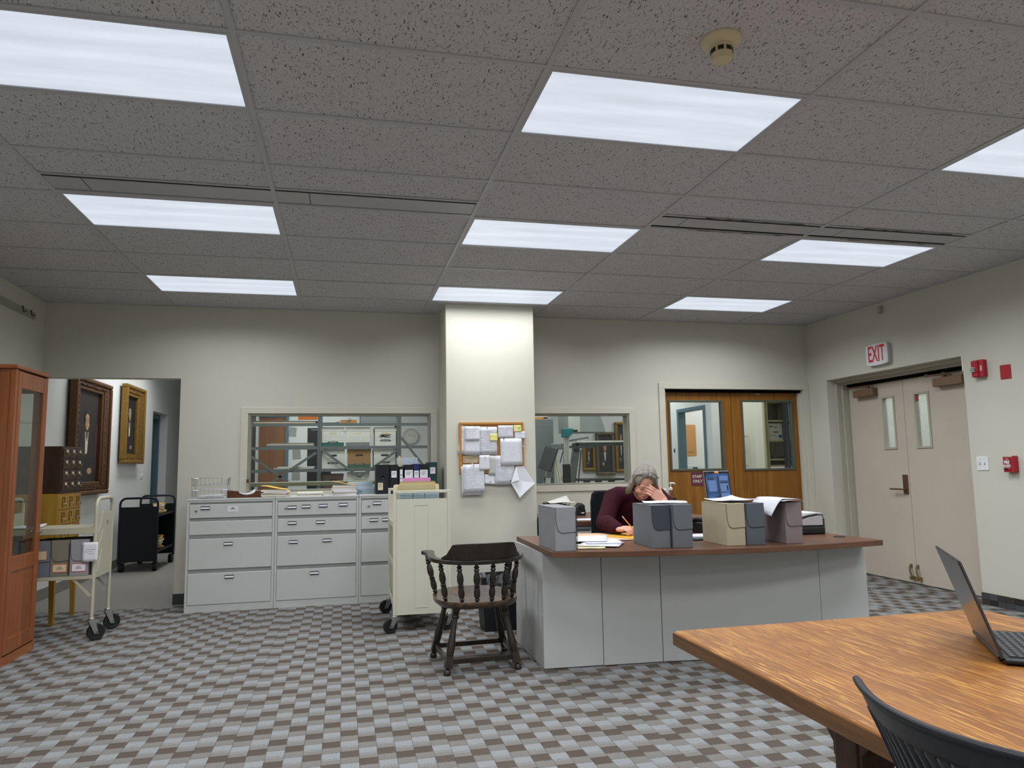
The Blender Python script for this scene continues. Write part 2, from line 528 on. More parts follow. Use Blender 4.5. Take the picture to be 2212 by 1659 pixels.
# ================================================================== walls
WT = .14
wb = MB()
wb.box(-3.75, -2.36, YB, YB + WT, 2.156, H + .1)
wb.box(-3.75, XL, YB, YB + WT, 0, 2.156)
wb.box(-2.36, -1.727, YB, YB + WT, 0, H + .1)
wb.box(-1.727, .083, YB, YB + WT, 0, 1.034); wb.box(-1.727, .083, YB, YB + WT, 1.812, H + .1)
wb.box(.083, 1.02, YB, YB + WT, 0, H + .1)
wb.box(1.02, 2.30, YB, YB + WT, 0, 1.034); wb.box(1.02, 2.30, YB, YB + WT, 1.812, H + .1)
wb.box(2.30, 2.737, YB, YB + WT, 0, H + .1)
wb.box(2.737, 4.53, YB, YB + WT, 2.095, H + .1)
wb.box(4.53, 6.6, YB, YB + WT, 0, H + .1)
struct(wb.build('wall_back', M_wall))
struct(B(XL - .14, XL, Y0c, YB, 0, H + .1).build('wall_left', M_wall))
wr = MB()
wr.box(XR, XR + .3, Y0c, 2.655, 0, H + .1); wr.box(XR, XR + .3, 4.537, YB, 0, H + .1); wr.box(XR, XR + .3, 2.655, 4.537, 2.168, H + .1)
struct(wr.build('wall_right', M_wall))
struct(B(XL - .14, XR + .3, Y0c - .14, Y0c, 0, H + .1).build('wall_front', M_wall))
struct(B(.173, 1.075, 4.35, YB, 0, H + .03).build('wall_pillar', plain('pillar_paint', 'CFCEC1', .7, 0, .3, .015, 1.2, .03, 400), bevel=.006))

# window frames
def window(name, x0, x1, hide_right=False):
    o = struct(thing(name, '', 'window'))
    del o['label']; del o['category']
    z0, z1 = 1.034, 1.812
    t = .068
    xe = x1 + t if not hide_right else x1
    f = MB()
    f.box(x0 - t, x1 + t, YB - .014, YB, z1, z1 + .062); f.box(x0 - t, x1 + t, YB - .014, YB, z0 - .066, z0)
    f.box(x0 - t, x0, YB - .014, YB, z0, z1); f.box(x1, x1 + t, YB - .014, YB, z0, z1)
    f.build('window_frame', M_trim, o, bevel=.003)
    j = MB(); d = .02
    j.box(x0, x1, YB + .001, YB + WT, z1 - d, z1); j.box(x0, x1, YB + .001, YB + WT, z0, z0 + d)
    j.box(x0, x0 + d, YB + .001, YB + WT, z0 + d, z1 - d); j.box(x1 - d, x1, YB + .001, YB + WT, z0 + d, z1 - d)
    j.build('window_stop', plain('stop_paint', '8F8D80', .5), o)
    B(x0 + d, x1 - d, YB + .06, YB + .066, z0 + d, z1 - d).build('window_pane', M_glass, o)
    return o
window('window_1', -1.727, .083)
window('window_2', 1.02, 2.30)

# wooden double doors
M_oak = wood('oak_door', ['684312', '88591E', '9C6C2C'], 'z', 16, 22, .4, .3, .4)
M_olive = plain('olive_metal', '55594F', .4, 0, .4, .05)
d1 = struct(thing('door_1', '', 'door')); del d1['label']; del d1['category']
f = MB(); t_ = .068
f.box(2.737 - t_, 4.598, YB - .016, YB, 2.095, 2.095 + .066)
f.box(2.737 - t_, 2.737, YB - .016, YB, 0, 2.095); f.box(4.53, 4.598, YB - .016, YB, 0, 2.095)
f.build('door_frame', M_trim, d1, bevel=.003)
f = MB()
f.box(2.737, 2.75, YB, YB + .08, 0, 2.095); f.box(4.517, 4.53, YB, YB + .045, 0, 2.095); f.box(4.49, 4.53, YB + .045, YB + .08, 0, 2.095)
f.build('door_jamb', M_trim, d1)
B(2.737, 4.53, YB + .04, YB + .13, 2.062, 2.094).build('door_head', M_dark, d1)
def leaf(x0, x1, lx0, lx1, lz0, lz1):
    y0, y1 = YB + .08, YB + .122
    b = MB()
    b.box(x0, lx0, y0, y1, .01, 2.075); b.box(lx1, x1, y0, y1, .01, 2.075)
    b.box(lx0, lx1, y0, y1, .01, lz0); b.box(lx0, lx1, y0, y1, lz1, 2.075)
    lf = b.build('door_leaf', M_oak, d1)
    g = .022; k = MB()
    k.box(lx0, lx1, y0 - .012, y1, lz0, lz0 + g); k.box(lx0, lx1, y0 - .012, y1, lz1 - g, lz1)
    k.box(lx0, lx0 + g, y0 - .012, y1, lz0 + g, lz1 - g); k.box(lx1 - g, lx1, y0 - .012, y1, lz0 + g, lz1 - g)
    k.build('door_lite_frame', M_olive, lf, bevel=.003)
    B(lx0 + g, lx1 - g, y0 + .018, y0 + .023, lz0 + g, lz1 - g).build('door_pane', M_glass, lf)
    return lf
leaf(2.70, 3.610, 2.818, 3.500, 1.163, 1.972)
leaf(3.616, 4.53, 3.742, 4.424, 1.152, 1.978)
B(2.745, 2.80, YB + .074, YB + .08, 2.045, 2.065).build('door_catch', M_steel, d1)
B(3.93, 4.0, YB + .074, YB + .08, 2.04, 2.06).build('door_catch', M_steel, d1)

# exit doors on the right wall
M_exit = plain('exit_door_paint', 'C2BAAD', .5, 0, .35, .03, 3)
M_exfr = plain('exit_frame_paint', 'B0AEA0', .4, 0, .4, .02, 3)
M_bronze = plain('bronze_metal', '6E5240', .35, .4, .5, .08)
M_closer = plain('closer_cover', '7B6450', .45, .2, .4, .04)
d2 = struct(thing('door_2', '', 'door')); del d2['label']; del d2['category']
DX = XR + .235
f = MB()   # stepped steel frame
for (xa, xb, wd) in ((XR + .10, XR + .16, .035), (XR + .16, XR + .24, .06), (XR + .24, XR + .29, .075)):
    f.box(xa, xb, 4.537 - wd, 4.537, 0, 2.168); f.box(xa, xb, 2.655, 2.655 + wd, 0, 2.168); f.box(xa, xb, 2.655 + wd, 4.537 - wd, 2.168 - wd, 2.168)
f.build('door_frame', M_exfr, d2, bevel=.003)
B(XR - .004, XR + .05, 2.648, 2.662, 2.03, 2.175).build('door_corner_patch', plain('patch_white', 'E2DFD3', .6), d2)
B(DX - .03, DX + .04, 2.73, 4.46, 2.075, 2.108).build('door_head', M_dark, d2)
def xleaf(y0, y1, ly0, ly1):
    b = MB(); z0, z1 = 1.36, 1.925
    b.box(DX, DX + .044, y0, ly0, .012, 2.085); b.box(DX, DX + .044, ly1, y1, .012, 2.085)
    b.box(DX, DX + .044, ly0, ly1, .012, z0); b.box(DX, DX + .044, ly0, ly1, z1, 2.085)
    lf = b.build('door_leaf', M_exit, d2)
    g = .022; k = MB()
    k.box(DX - .01, DX + .044, ly0, ly1, z0, z0 + g); k.box(DX - .01, DX + .044, ly0, ly1, z1 - g, z1)
    k.box(DX - .01, DX + .044, ly0, ly0 + g, z0 + g, z1 - g); k.box(DX - .01, DX + .044, ly1 - g, ly1, z0 + g, z1 - g)
    k.build('door_lite_frame', M_exfr, lf, bevel=.002)
    B(DX + .02, DX + .025, ly0 + g, ly1 - g, z0 + g, z1 - g).build('door_pane', M_glass, lf)
    wz = MB(); a0, a1 = ly0 + g, ly1 - g; h0, h1 = z0 + g, z1 - g
    n = 26; st = .026
    for sgn in (1, -1):
        for i in range(-6, 30):
            c0 = h0 + i * st; p = (a0, c0) if sgn > 0 else (a1, c0); q = (a1, c0 + (a1 - a0)) if sgn > 0 else (a0, c0 + (a1 - a0))
            pts = []
            L = a1 - a0
            t0 = max(0, (h0 - c0) / L); t1 = min(1, (h1 - c0) / L)
            if t1 <= t0: continue
            P = [(DX + .027, p[0] + (q[0] - p[0]) * t, c0 + L * t) for t in (t0, t1)]
            wz.bar(P[0], P[1], .0011)
    o = wz.build('wire_mesh', M_steel, lf); o['kind'] = 'stuff'
    return lf
l1 = xleaf(3.655, 4.462, 3.78, 3.965)
l2 = xleaf(2.73, 3.650, 3.315, 3.515)
for lf, y0, y1 in ((l1, 4.01, 4.32), (l2, 2.845, 3.19)):
    B(DX - .07, DX, y0, y1, 1.945, 2.028).build('door_closer', M_closer, lf, bevel=.006)
a = MB(); a.bar((DX - .05, 4.10, 2.045), (DX - .10, 4.37, 2.052), .02, .008); a.bar((DX - .10, 4.37, 2.058), (DX - .05, 4.02, 2.058), .02, .008)
a.cyl((DX - .05, 4.10, 2.028), (DX - .05, 4.10, 2.065), .018); a.cyl((DX - .10, 4.37, 2.045), (DX - .10, 4.37, 2.07), .02)
a.build('door_closer_arm', M_bronze, l1, True)
a = MB(); a.bar((DX - .05, 2.98, 2.045), (DX - .10, 3.22, 2.052), .02, .008); a.bar((DX - .10, 3.22, 2.058), (DX - .05, 2.88, 2.058), .02, .008)
a.cyl((DX - .05, 3.06, 2.028), (DX - .05, 3.06, 2.075), .022); a.cyl((DX - .10, 3.22, 2.045), (DX - .10, 3.22, 2.07), .02)
a.build('door_closer_arm', M_bronze, l2, True)
hp = B(DX - .014, DX, 3.672, 3.735, .90, 1.095).build('door_handle_plate', M_bronze, l1, bevel=.003)
MB().tube([(DX - .005, 3.70, .948), (DX - .05, 3.70, .948), (DX - .056, 3.72, .948), (DX - .054, 3.87, .948)], .0095, 10).build('door_handle_lever', plain('lever_bronze', '8A6B55', .3, .7, .5), l1, True)
M_brass = plain('aged_brass', '8E7B4E', .35, .7, .5, .1)
for lf, y in ((l1, 3.70), (l2, 3.612)):
    a = MB(); a.tube([(DX - .004, y + .015, .18), (DX - .03, y + .012, .172), (DX - .036, y, .12), (DX - .03, y - .012, .075)], .009, 8)
    a.box(DX - .05, DX, y - .03, y - .004, .045, .078); a.cyl((DX - .004, y + .015, .165), (DX - .004, y + .015, .195), .014)
    a.build('door_holder', M_brass, lf, True)
B(DX + .002, DX + .02, 3.475, 3.505, 1.84, 1.90).build('door_sticker', plain('sticker_red', 'A04046', .5), l2)

# baseboards (strips of carpet tile on the right wall, rubber cove elsewhere)
M_base = plain('cove_base', '3B3C3E', .6, 0, .3, .08)
M_bc = [plain('base_carpet_%d' % i, c, .95, 0, .05, .2, 200, .4, 300) for i, c in enumerate(('3F3D3C', '4E4F51', '474849', '353331'))]
bb = struct(B(XR - .004, XR, Y0c, 2.655, 0, .1).build('baseboard_right', M_base))
y = 2.655; i = 0
while y > .2:
    for r in (0, 1):
        B(XR - .014, XR - .004, y - .079, y - .001, r * .05, r * .05 + .049).build('carpet_piece', M_bc[(i * 3 + r * 2 + (i // 3)) % 4], bb)
    y -= .08; i += 1
struct(B(-2.36 - .006, -1.9, YB - .008, YB, 0, .1).build('baseboard_back', M_base))
struct(B(1.076, 2.66, YB - .008, YB, 0, .1).build('baseboard_back_right', M_base))
struct(B(-2.368, -2.36, YB, YB + WT, 0, .1).build('baseboard_jamb', M_base))

# ================================================================== hall behind the left opening
HX = -3.73
wh = MB()
wh.box(HX - .14, HX, YB + WT, 9.64, 0, 3); wh.box(HX - .14, HX, 10.62, 12.6, 0, 3); wh.box(HX - .14, HX, 9.64, 10.62, 2.205, 3)
struct(wh.build('wall_hall_left', M_white))
struct(B(-4.3, -1.9, 12.5, 12.6, 0, 3).build('wall_hall_end', M_white))
struct(B(-2.34, -2.2, YB + WT, 12.5, 0, 3).build('wall_hall_right', M_white))
struct(B(-4.3, -2.3, YB + WT, 12.6, 3, 3.1).build('ceiling_hall', M_white))
struct(B(HX, HX + .012, YB + WT, 9.6, 0, .11).build('baseboard_hall', M_hcarpet))
M_teal = plain('teal_paint', '55717C', .4, 0, .4, .04)
d3 = struct(thing('door_3', '', 'door')); del d3['label']; del d3['category']
f = MB(); f.box(HX - .25, HX - .12, 9.64, 9.71, 0, 2.2); f.box(HX - .25, HX - .12, 10.55, 10.62, 0, 2.2); f.box(HX - .25, HX - .12, 9.71, 10.55, 2.12, 2.2)
f.build('door_frame', M_teal, d3, bevel=.004)
B(HX - .23, HX - .19, 9.71, 10.55, 0.01, 2.12).build('door_leaf', M_teal, d3)
B(HX - .3, HX - .14, 9.64, 10.62, 2.2, 2.3).build('door_reveal', M_white, d3)
B(HX - .19, HX - .14, 9.75, 10.0, 2.02, 2.09).build('door_closer', M_bronze, d3)
hl = thing('hall_light', 'ceiling light in the hall beyond the opening', 'ceiling light', (-3.05, 7.6, 2.99))
B(-.3, .3, -.6, .6, -.03, .01).build('lens', M_lens, hl)
lamp('lamp', (0, 0, -.04), .55, 3.2, 34, hl)

# ================================================================== rooms behind the back wall
rb = MB()
rb.box(-2.36, .9, 10.2, 10.3, 0, 3)
struct(rb.build('wall_storage_end', M_white))
struct(B(1.0, 1.1, YB + WT, 10.3, 0, 3).build('wall_between', M_white))
struct(B(1.1, 2.62, 8.2, 8.3, 0, 3).build('wall_workroom_end', M_white))
struct(B(2.9, 4.88, 11.5, 11.6, 0, 3).build('wall_corridor_end', M_white))
struct(B(3.62, 3.72, 8.3, 11.5, 0, 3).build('wall_workroom_right', M_white))
struct(B(2.62, 3.72, 8.2, 8.3, 0, 3).build('wall_workroom_back', M_white))
struct(B(2.62, 2.70, YB + WT, 5.5, 0, 3).build('wall_corridor_left', M_white))
wc = MB(); wc.box(4.88, 4.98, 7.75, 7.95, 0, 3); wc.box(4.88, 4.98, 8.95, 11.6, 0, 3); wc.box(4.88, 4.98, 7.95, 8.95, 2.13, 3)
struct(wc.build('wall_corridor_right', M_white))
struct(B(4.98, 7, 7.75, 7.85, 0, 3).build('wall_shelf_back', plain('cream_wall', 'E2DFCE', .7, 0, .2, .02, 2)))
struct(B(6.6, 6.7, YB, 10, 0, 3).build('wall_shelf_right', M_white))
struct(B(4.98, 7, 9.9, 10, 0, 3).build('wall_kitchen_end', M_white))
struct(B(-2.4, 7.1, YB + WT, 12.6, 3, 3.1).build('ceiling_back', M_white))
for nm, x, y, sx, sy, p in (('storage room near the window', -.8, 6.2, 2.2, 1.2, 55), ('storage room near the brown door', -1.2, 8.9, 1.8, 1.2, 48), ('workroom', 1.9, 5.9, 1.2, 1.8, 48), ('near corridor', 4.2, 6.8, 1.2, 1.6, 30), ('far corridor', 4.3, 9.4, .8, 1.6, 26), ('shelf bay', 5.6, 6.9, .8, 1.0, 20), ('kitchen', 5.9, 8.9, .8, 1.0, 30)):
    q = thing('added_room_light', 'added unseen ceiling light for the %s, behind the glass' % nm, 'ceiling light', (x, y, 2.99))  # fixtures added out of sight to light the rooms behind the glass
    B(-sx / 2, sx / 2, -.3, .3, -.03, .01).build('lens', M_lens, q)
    lamp('lamp', (0, 0, -.04), sx, sy, p * LAMP_SIDE / 26, q)
# lobby beyond the exit doors
struct(B(7.0, 7.1, 1.4, YB, 0, 3).build('wall_lobby_end', M_white))
struct(B(XR + .3, 7.1, 1.4, 1.5, 0, 3).build('wall_lobby_side', M_white))
struct(B(XR + .3, 7.1, 1.4, YB, 3, 3.1).build('ceiling_lobby', M_white))
q = thing('lobby_light', 'ceiling light in the lobby beyond the grey exit doors', 'ceiling light', (5.9, 3.3, 2.99))
B(-.3, .3, -.6, .6, -.03, .01).build('lens', M_lens, q)
lamp('lamp', (0, 0, -.04), 1.2, 1.6, 40, q)
# ================================================================== shared builders
M_rubber = plain('black_rubber', '17181B', .55, 0, .4, .1)
M_fork = plain('zinc_fork', 'A9A9A6', .3, .8, .5, .06)
def caster(parent, x, y, ang, r=.062, top=.165):
    """swivel caster: a part with wheel and hub below it"""
    M = Matrix.Translation((x, y, 0)) @ Matrix.Rotation(ang, 4, 'Z')
    off = r * .55
    fk = MB()
    fk.lathe([(0, top), (.020, top), (.024, top - .006), (.024, top - .022), (0, top - .022)], (x, y, 0), 14)
    for s in (-1, 1):
        fk.prism([(-.024, top - .02), (.024, top - .02), (off + .014, r - .012), (off - .014, r - .012)], -.002, .002,
                 M @ Matrix.Translation((0, s * .023, 0)) @ Matrix.Rotation(PI / 2, 4, 'X'))
    fk.box(-.026, .026, -.024, .024, top - .024, top - .019, M)
    f = fk.build('caster', M_fork, parent, True, angle=30)
    wh = MB()
    R = M @ Matrix.Translation((off, 0, r)) @ Matrix.Rotation(PI / 2, 4, 'X')
    wh.lathe([(0, -.014), (r * .62, -.014), (r * .66, -.016), (r * .95, -.016), (r, -.011), (r, .011), (r * .95, .016), (r * .66, .016), (r * .62, .014), (0, .014)], (0, 0, 0), 28, R)
    wh.build('wheel', M_rubber, f, True, angle=35)
    hb = MB().lathe([(0, -.025), (.008, -.025), (.008, .025), (0, .025)], (0, 0, 0), 10, R)
    hb.build('axle', M_chrome, f, True)

M_coil = plain('coil_black', '15161A', .4, .3, .5)
def docbox(label, col, loc, rz=0, w=.127, d=.31, h=.262, flap=None, coil=None, card=None, group=None, cat='box', stitch=None):
    """upright document box, front towards -y of its own frame, origin at the middle of the base"""
    m = plain('board_' + col, col, .65, 0, .25, .04, 14)
    o = thing('document_box', label, cat, loc, rz, group)
    B(-w / 2, w / 2, 0, d, 0, h).build('body', m, o, bevel=.0015)
    P = [(w / 2 - .001, h + .001), (-w / 2 + .003, h + .001)]
    x0 = -w / 2 + .004; zb = h * .42; R = w * .27
    P.append((x0 + .002, zb + R * 1.7))
    for i in range(7):
        a = PI + (PI / 2) * i / 6
        P.append((x0 + .008 + R + R * math.cos(a), zb + R + R * math.sin(a)))
    P.append((w / 2 + .002, zb + .004))
    fm = plain('board_' + (flap or col), flap or col, .65, 0, .25, .04, 14)
    MB().prism(P, 0, .0035, Matrix.Rotation(PI / 2, 4, 'X')).build('flap', fm, o, bevel=.0008, seg=1)
    MB().tube([(px, -.0036, pz) for px, pz in P[1:]], .0011, 5).build('flap_shadow_line', plain('edge_' + (flap or col), tuple(x * .22 for x in lin(flap or col)[:3]) + (1,), .7), o)  # dark tube paints the shadow line along the flap's edge
    B(-w / 2 - .0012, w / 2 + .0012, -.0012, d + .0012, h, h + .0018).build('lid', m, o)
    if coil:
        sx = w / 2 if coil == 'r' else -w / 2
        c = MB(); n = 26
        for i in range(n):
            z = .012 + (h - .03) * i / n
            sg = 1 if coil == 'r' else -1; c.tube([(sx - sg * .005, -.004, z), (sx + sg * .003, -.009, z + .003), (sx + sg * .008, -.002, z + .006), (sx + sg * .004, .008, z + .003)], .0017, 5)
        c.build('coil_binding', M_coil, o)
    if stitch:
        c = MB(); n = 34
        for i in range(n):
            z = .008 + (h - .02) * i / n
            c.bar((w / 2 - .006, -.0042, z), (w / 2 - .001, -.0042, z + .003), .0012, .0006)
        c.build('corner_stitching', plain('stitch_grey', '6F6A5E', .6), o)
    if card:
        B(-w * .38, w * .40, -.0015, 0, .03, .092).build('card_border', plain('card_red', 'C65B56', .6), o)
        B(-w * .35, w * .37, -.0022, -.0012, .035, .087).build('card', plain('card_' + card, card, .7), o)
        tx = MB()
        for i in range(4):
            tx.box(-.022 + i * .003, .024 - i * .004, -.0027, -.002, .052 + i * .006, .0545 + i * .006)
        tx.build('card_print', plain('ink_grey', '6E6A66', .8), o)
    return o

def sheet(name, label, cat, loc, w, h, rz=0, mat=None, tilt=(0, 0), curl=0, parent=None, group=None, n=6, warp=0, seed=0, th=.0006):
    """a sheet lying flat (w along x, h along y), gently curled"""
    r = random.Random(seed)
    k = [r.uniform(-1, 1) for _ in range(4)]
    def fn(u, v):
        z = curl * ((2 * u - 1) ** 2 * k[0] + (2 * v - 1) ** 2 * k[1] + abs(k[2]) * (u * v) ** 2 * 1.5) + abs(warp) * math.sin(u * 5 + k[3]) * .5
        return Vector(((u - .5) * w, (v - .5) * h, abs(z)))
    o = MB().grid(fn, n, n).build(name, mat or M_paper, parent, True, angle=180, solid=th)
    o.location = loc; o.rotation_euler = (tilt[0], tilt[1], rz)
    if parent is None: tag(o, label, cat, group)
    return o

# ================================================================== display case at the left edge
M_cherry = wood('cherry_wood', ['6A371C', '834823', '985A2E'], 'z', 7, 12, .38, .25, .45, .15)
M_cherry_h = wood('cherry_wood_rail', ['6F3C1E', '8A4E29', '9E6136'], 'y', 7, 12, .38, .25, .45, .15)
dc = thing('display_case', 'tall cherry wood display case with glass doors at the left edge', 'cabinet', (-3.235, 3.075, 0))
X0, X1, Y0, Y1, ZT = -.26, .27, -.275, .27, 1.965
B(X0 - .012, X1 + .012, Y0 - .012, Y1 + .012, ZT, ZT + .028).build('top', M_cherry_h, dc, bevel=.006)
B(X0, X1, Y0, Y1, 0.0, .06).build('plinth', M_cherry_h, dc)
B(X0, X0 + .02, Y0, Y1, .06, ZT).build('back_panel', M_cherry, dc)
for (a, b) in ((Y0, Y0 + .035), (Y1 - .03, Y1)):
    B(X1 - .035, X1, a, b, .06, ZT).build('corner_post', M_cherry, dc, bevel=.003)
B(X0 + .02, X0 + .05, Y0, Y0 + .035, .06, ZT).build('corner_post', M_cherry, dc)
sp2 = MB(); sp2.box(X0 + .02, X0 + .07, Y1 - .02, Y1, .06, ZT); sp2.box(X1 - .085, X1 - .035, Y1 - .02, Y1, .06, ZT); sp2.box(X0 + .07, X1 - .085, Y1 - .02, Y1, ZT - .12, ZT); sp2.box(X0 + .07, X1 - .085, Y1 - .02, Y1, .06, .68)
sp2.build('far_frame', M_cherry, dc)
B(X0 + .07, X1 - .085, Y1 - .012, Y1 - .007, .68, ZT - .12).build('far_pane', M_glass, dc)
# front (towards the viewer)
fr = MB(); fr.box(X0 + .05, X1 - .10, Y0 + .004, Y0 + .026, ZT - .14, ZT); fr.box(X0 + .05, X1 - .10, Y0 + .004, Y0 + .026, .06, .15); fr.box(X0 + .05, X1 - .10, Y0 + .004, Y0 + .026, .66, .73)
fr.box(X1 - .10, X1 - .035, Y0 + .004, Y0 + .026, .06, ZT)
fr.build('front_frame', M_cherry, dc, bevel=.003)
B(X0 + .05, X1 - .10, Y0 + .012, Y0 + .017, .73, ZT - .14).build('front_pane', M_glass, dc)
B(X0 + .05, X1 - .10, Y0 + .012, Y0 + .018, .15, .66).build('front_lower_panel', M_cherry, dc)
# door on the right face
dr = MB(); xa, xb = X1 - .022, X1 + .004; ya, yb = Y0 + .037, Y1 - .032
dr.box(xa, xb, ya, ya + .052, .07, ZT - .012); dr.box(xa, xb, yb - .052, yb, .07, ZT - .012)
dr.box(xa, xb, ya + .052, yb - .052, ZT - .125, ZT - .012); dr.box(xa, xb, ya + .052, yb - .052, .07, .17); dr.box(xa, xb, ya + .052, yb - .052, .60, .70)
door = dr.build('door', M_cherry, dc, bevel=.004)
B(xb - .014, xb - .009, ya + .052, yb - .052, .70, ZT - .125).build('door_pane', M_glass, door)
B(xa + .006, xb - .009, ya + .052, yb - .052, .17, .60).build('door_panel', M_cherry, door)
MB().lathe([(0, 0), (.006, 0), (.005, .012), (.011, .017), (.011, .024), (0, .027)], (xb, yb - .024, .835), 14, Matrix.Rotation(PI / 2, 4, 'Y')).build('door_knob', M_chrome, door, True)
for z in (1.05, 1.28, 1.62):
    B(X0 + .03, X1 - .04, Y0 + .03, Y1 - .03, z, z + .006).build('glass_shelf', M_glass, dc)
B(X0 + .03, X1 - .04, Y0 + .03, Y1 - .025, .66, .68).build('inner_shelf', M_cherry, dc)

# ================================================================== beige book truck on the left
M_beige = plain('beige_enamel', 'B9B6A2', .4, .1, .45, .03)
ct = thing('book_truck', 'beige metal book truck with grey boxes beside the display case', 'cart', (-2.63, 3.68, 0))
L = -.66
def arch(x, y0, y1, z0, z1, r=.07, w=.024):
    pts = [(x, y0, z0), (x, y0, z1 - r)]
    for i in range(1, 6):
        a = PI - PI / 2 * i / 5
        pts.append((x, y0 + r + r * math.cos(a), z1 - r + r * math.sin(a)))
    for i in range(0, 5):
        a = PI / 2 - PI / 2 * i / 5
        pts.append((x, y1 - r + r * math.cos(a), z1 - r + r * math.sin(a)))
    pts += [(x, y1, z1 - r), (x, y1, z0)]
    return pts
for x in (-.012, L):
    ef = MB().tube(arch(x, -.185, .205, .165, 1.055), .0135, 8).build('end_frame', M_beige, ct, True)
    B(x - .006, x + .006, -.175, .195, .458, .945).build('end_panel', M_beige, ef)
    rb_ = MB()
    for k in range(3):
        y = -.12 + k * .02; z = .56 + k * .12
        rb_.bar((x + .006, -.13, .50 + .15 * k), (x + .006, -.03, .66 + .15 * k), .006, .004)
    rb_.build('pressed_rib', M_beige, ef)
    B(x + .006, x + .009, .06, .09, .85, .88).build('logo_plate', plain('logo_grey', '8E8C80', .5), ef) if x > -.1 else None
for z0, z1 in ((.795, .84), (.458, .486)):
    s = MB(); s.box(L, -.012, -.215, .215, z1 - .004, z1); s.box(L, -.012, -.215, -.208, z0, z1); s.box(L, -.012, .208, .215, z0, z1)
    s.build('shelf', M_beige, ct, bevel=.002, seg=1)
for y in (-.205, .205):
    MB().bar((-.02, y, .33), (-.15, y, .47), .018, .006, up=(0, 1, 0)).build('brace', M_beige, ct)
    MB().bar((L + .02, y, .33), (L + .14, y, .47), .018, .006, up=(0, 1, 0)).build('brace', M_beige, ct)
for (x, y, a) in ((-.012, -.185, .55), (-.012, .205, .55), (L, -.185, 2.6), (L, .205, 2.6)):
    caster(ct, x, y, a, .062, .17)
docbox('blue grey document box on the truck with a manila card on its flap', '6E717A', (-2.997, 3.47, .486), 0, .126, .30, .262, group='document boxes on the book truck')
B(-.045, .04, -.0045, -.0036, .13, .19).build('card', plain('card_tan', 'CDB68F', .7), bpy.data.objects['document_box'])
docbox('olive grey document box with a red bordered card on the book truck', '7D7A6C', (-2.867, 3.47, .486), 0, .126, .30, .265, card='D9C8A4', group='document boxes on the book truck')
docbox('light grey document box with coil edge and white card on the book truck', '96949A', (-2.738, 3.47, .486), 0, .126, .30, .265, coil='l', card='E8E6EE', group='document boxes on the book truck')
docbox('dark grey document box behind the white note on the book truck', '3B3A3C', (-2.66, 3.50, .486), 0, .024, .28, .255, group='document boxes on the book truck')
docbox('grey document box at the hidden end of the truck seen through glass', '77797F', (-3.13, 3.475, .486), 0, .12, .30, .255, group='document boxes on the book truck')
nt = sheet('note_sheet', 'white handwritten note hung on the corner of the book truck', 'paper', (-2.66, 3.455, .66), .105, .145, 0, printed('hand_note', 'E4E5EC', '6F6F80', .016, .012, .05, .22, .75, .105, .145), (PI / 2, 0), .0012, seed=3)
sheet('loose_papers', 'white papers lying on the top shelf of the book truck', 'paper', (-3.16, 3.6, .846), .22, .28, .1, M_paper, (0, 0), .01, seed=5, th=.008)

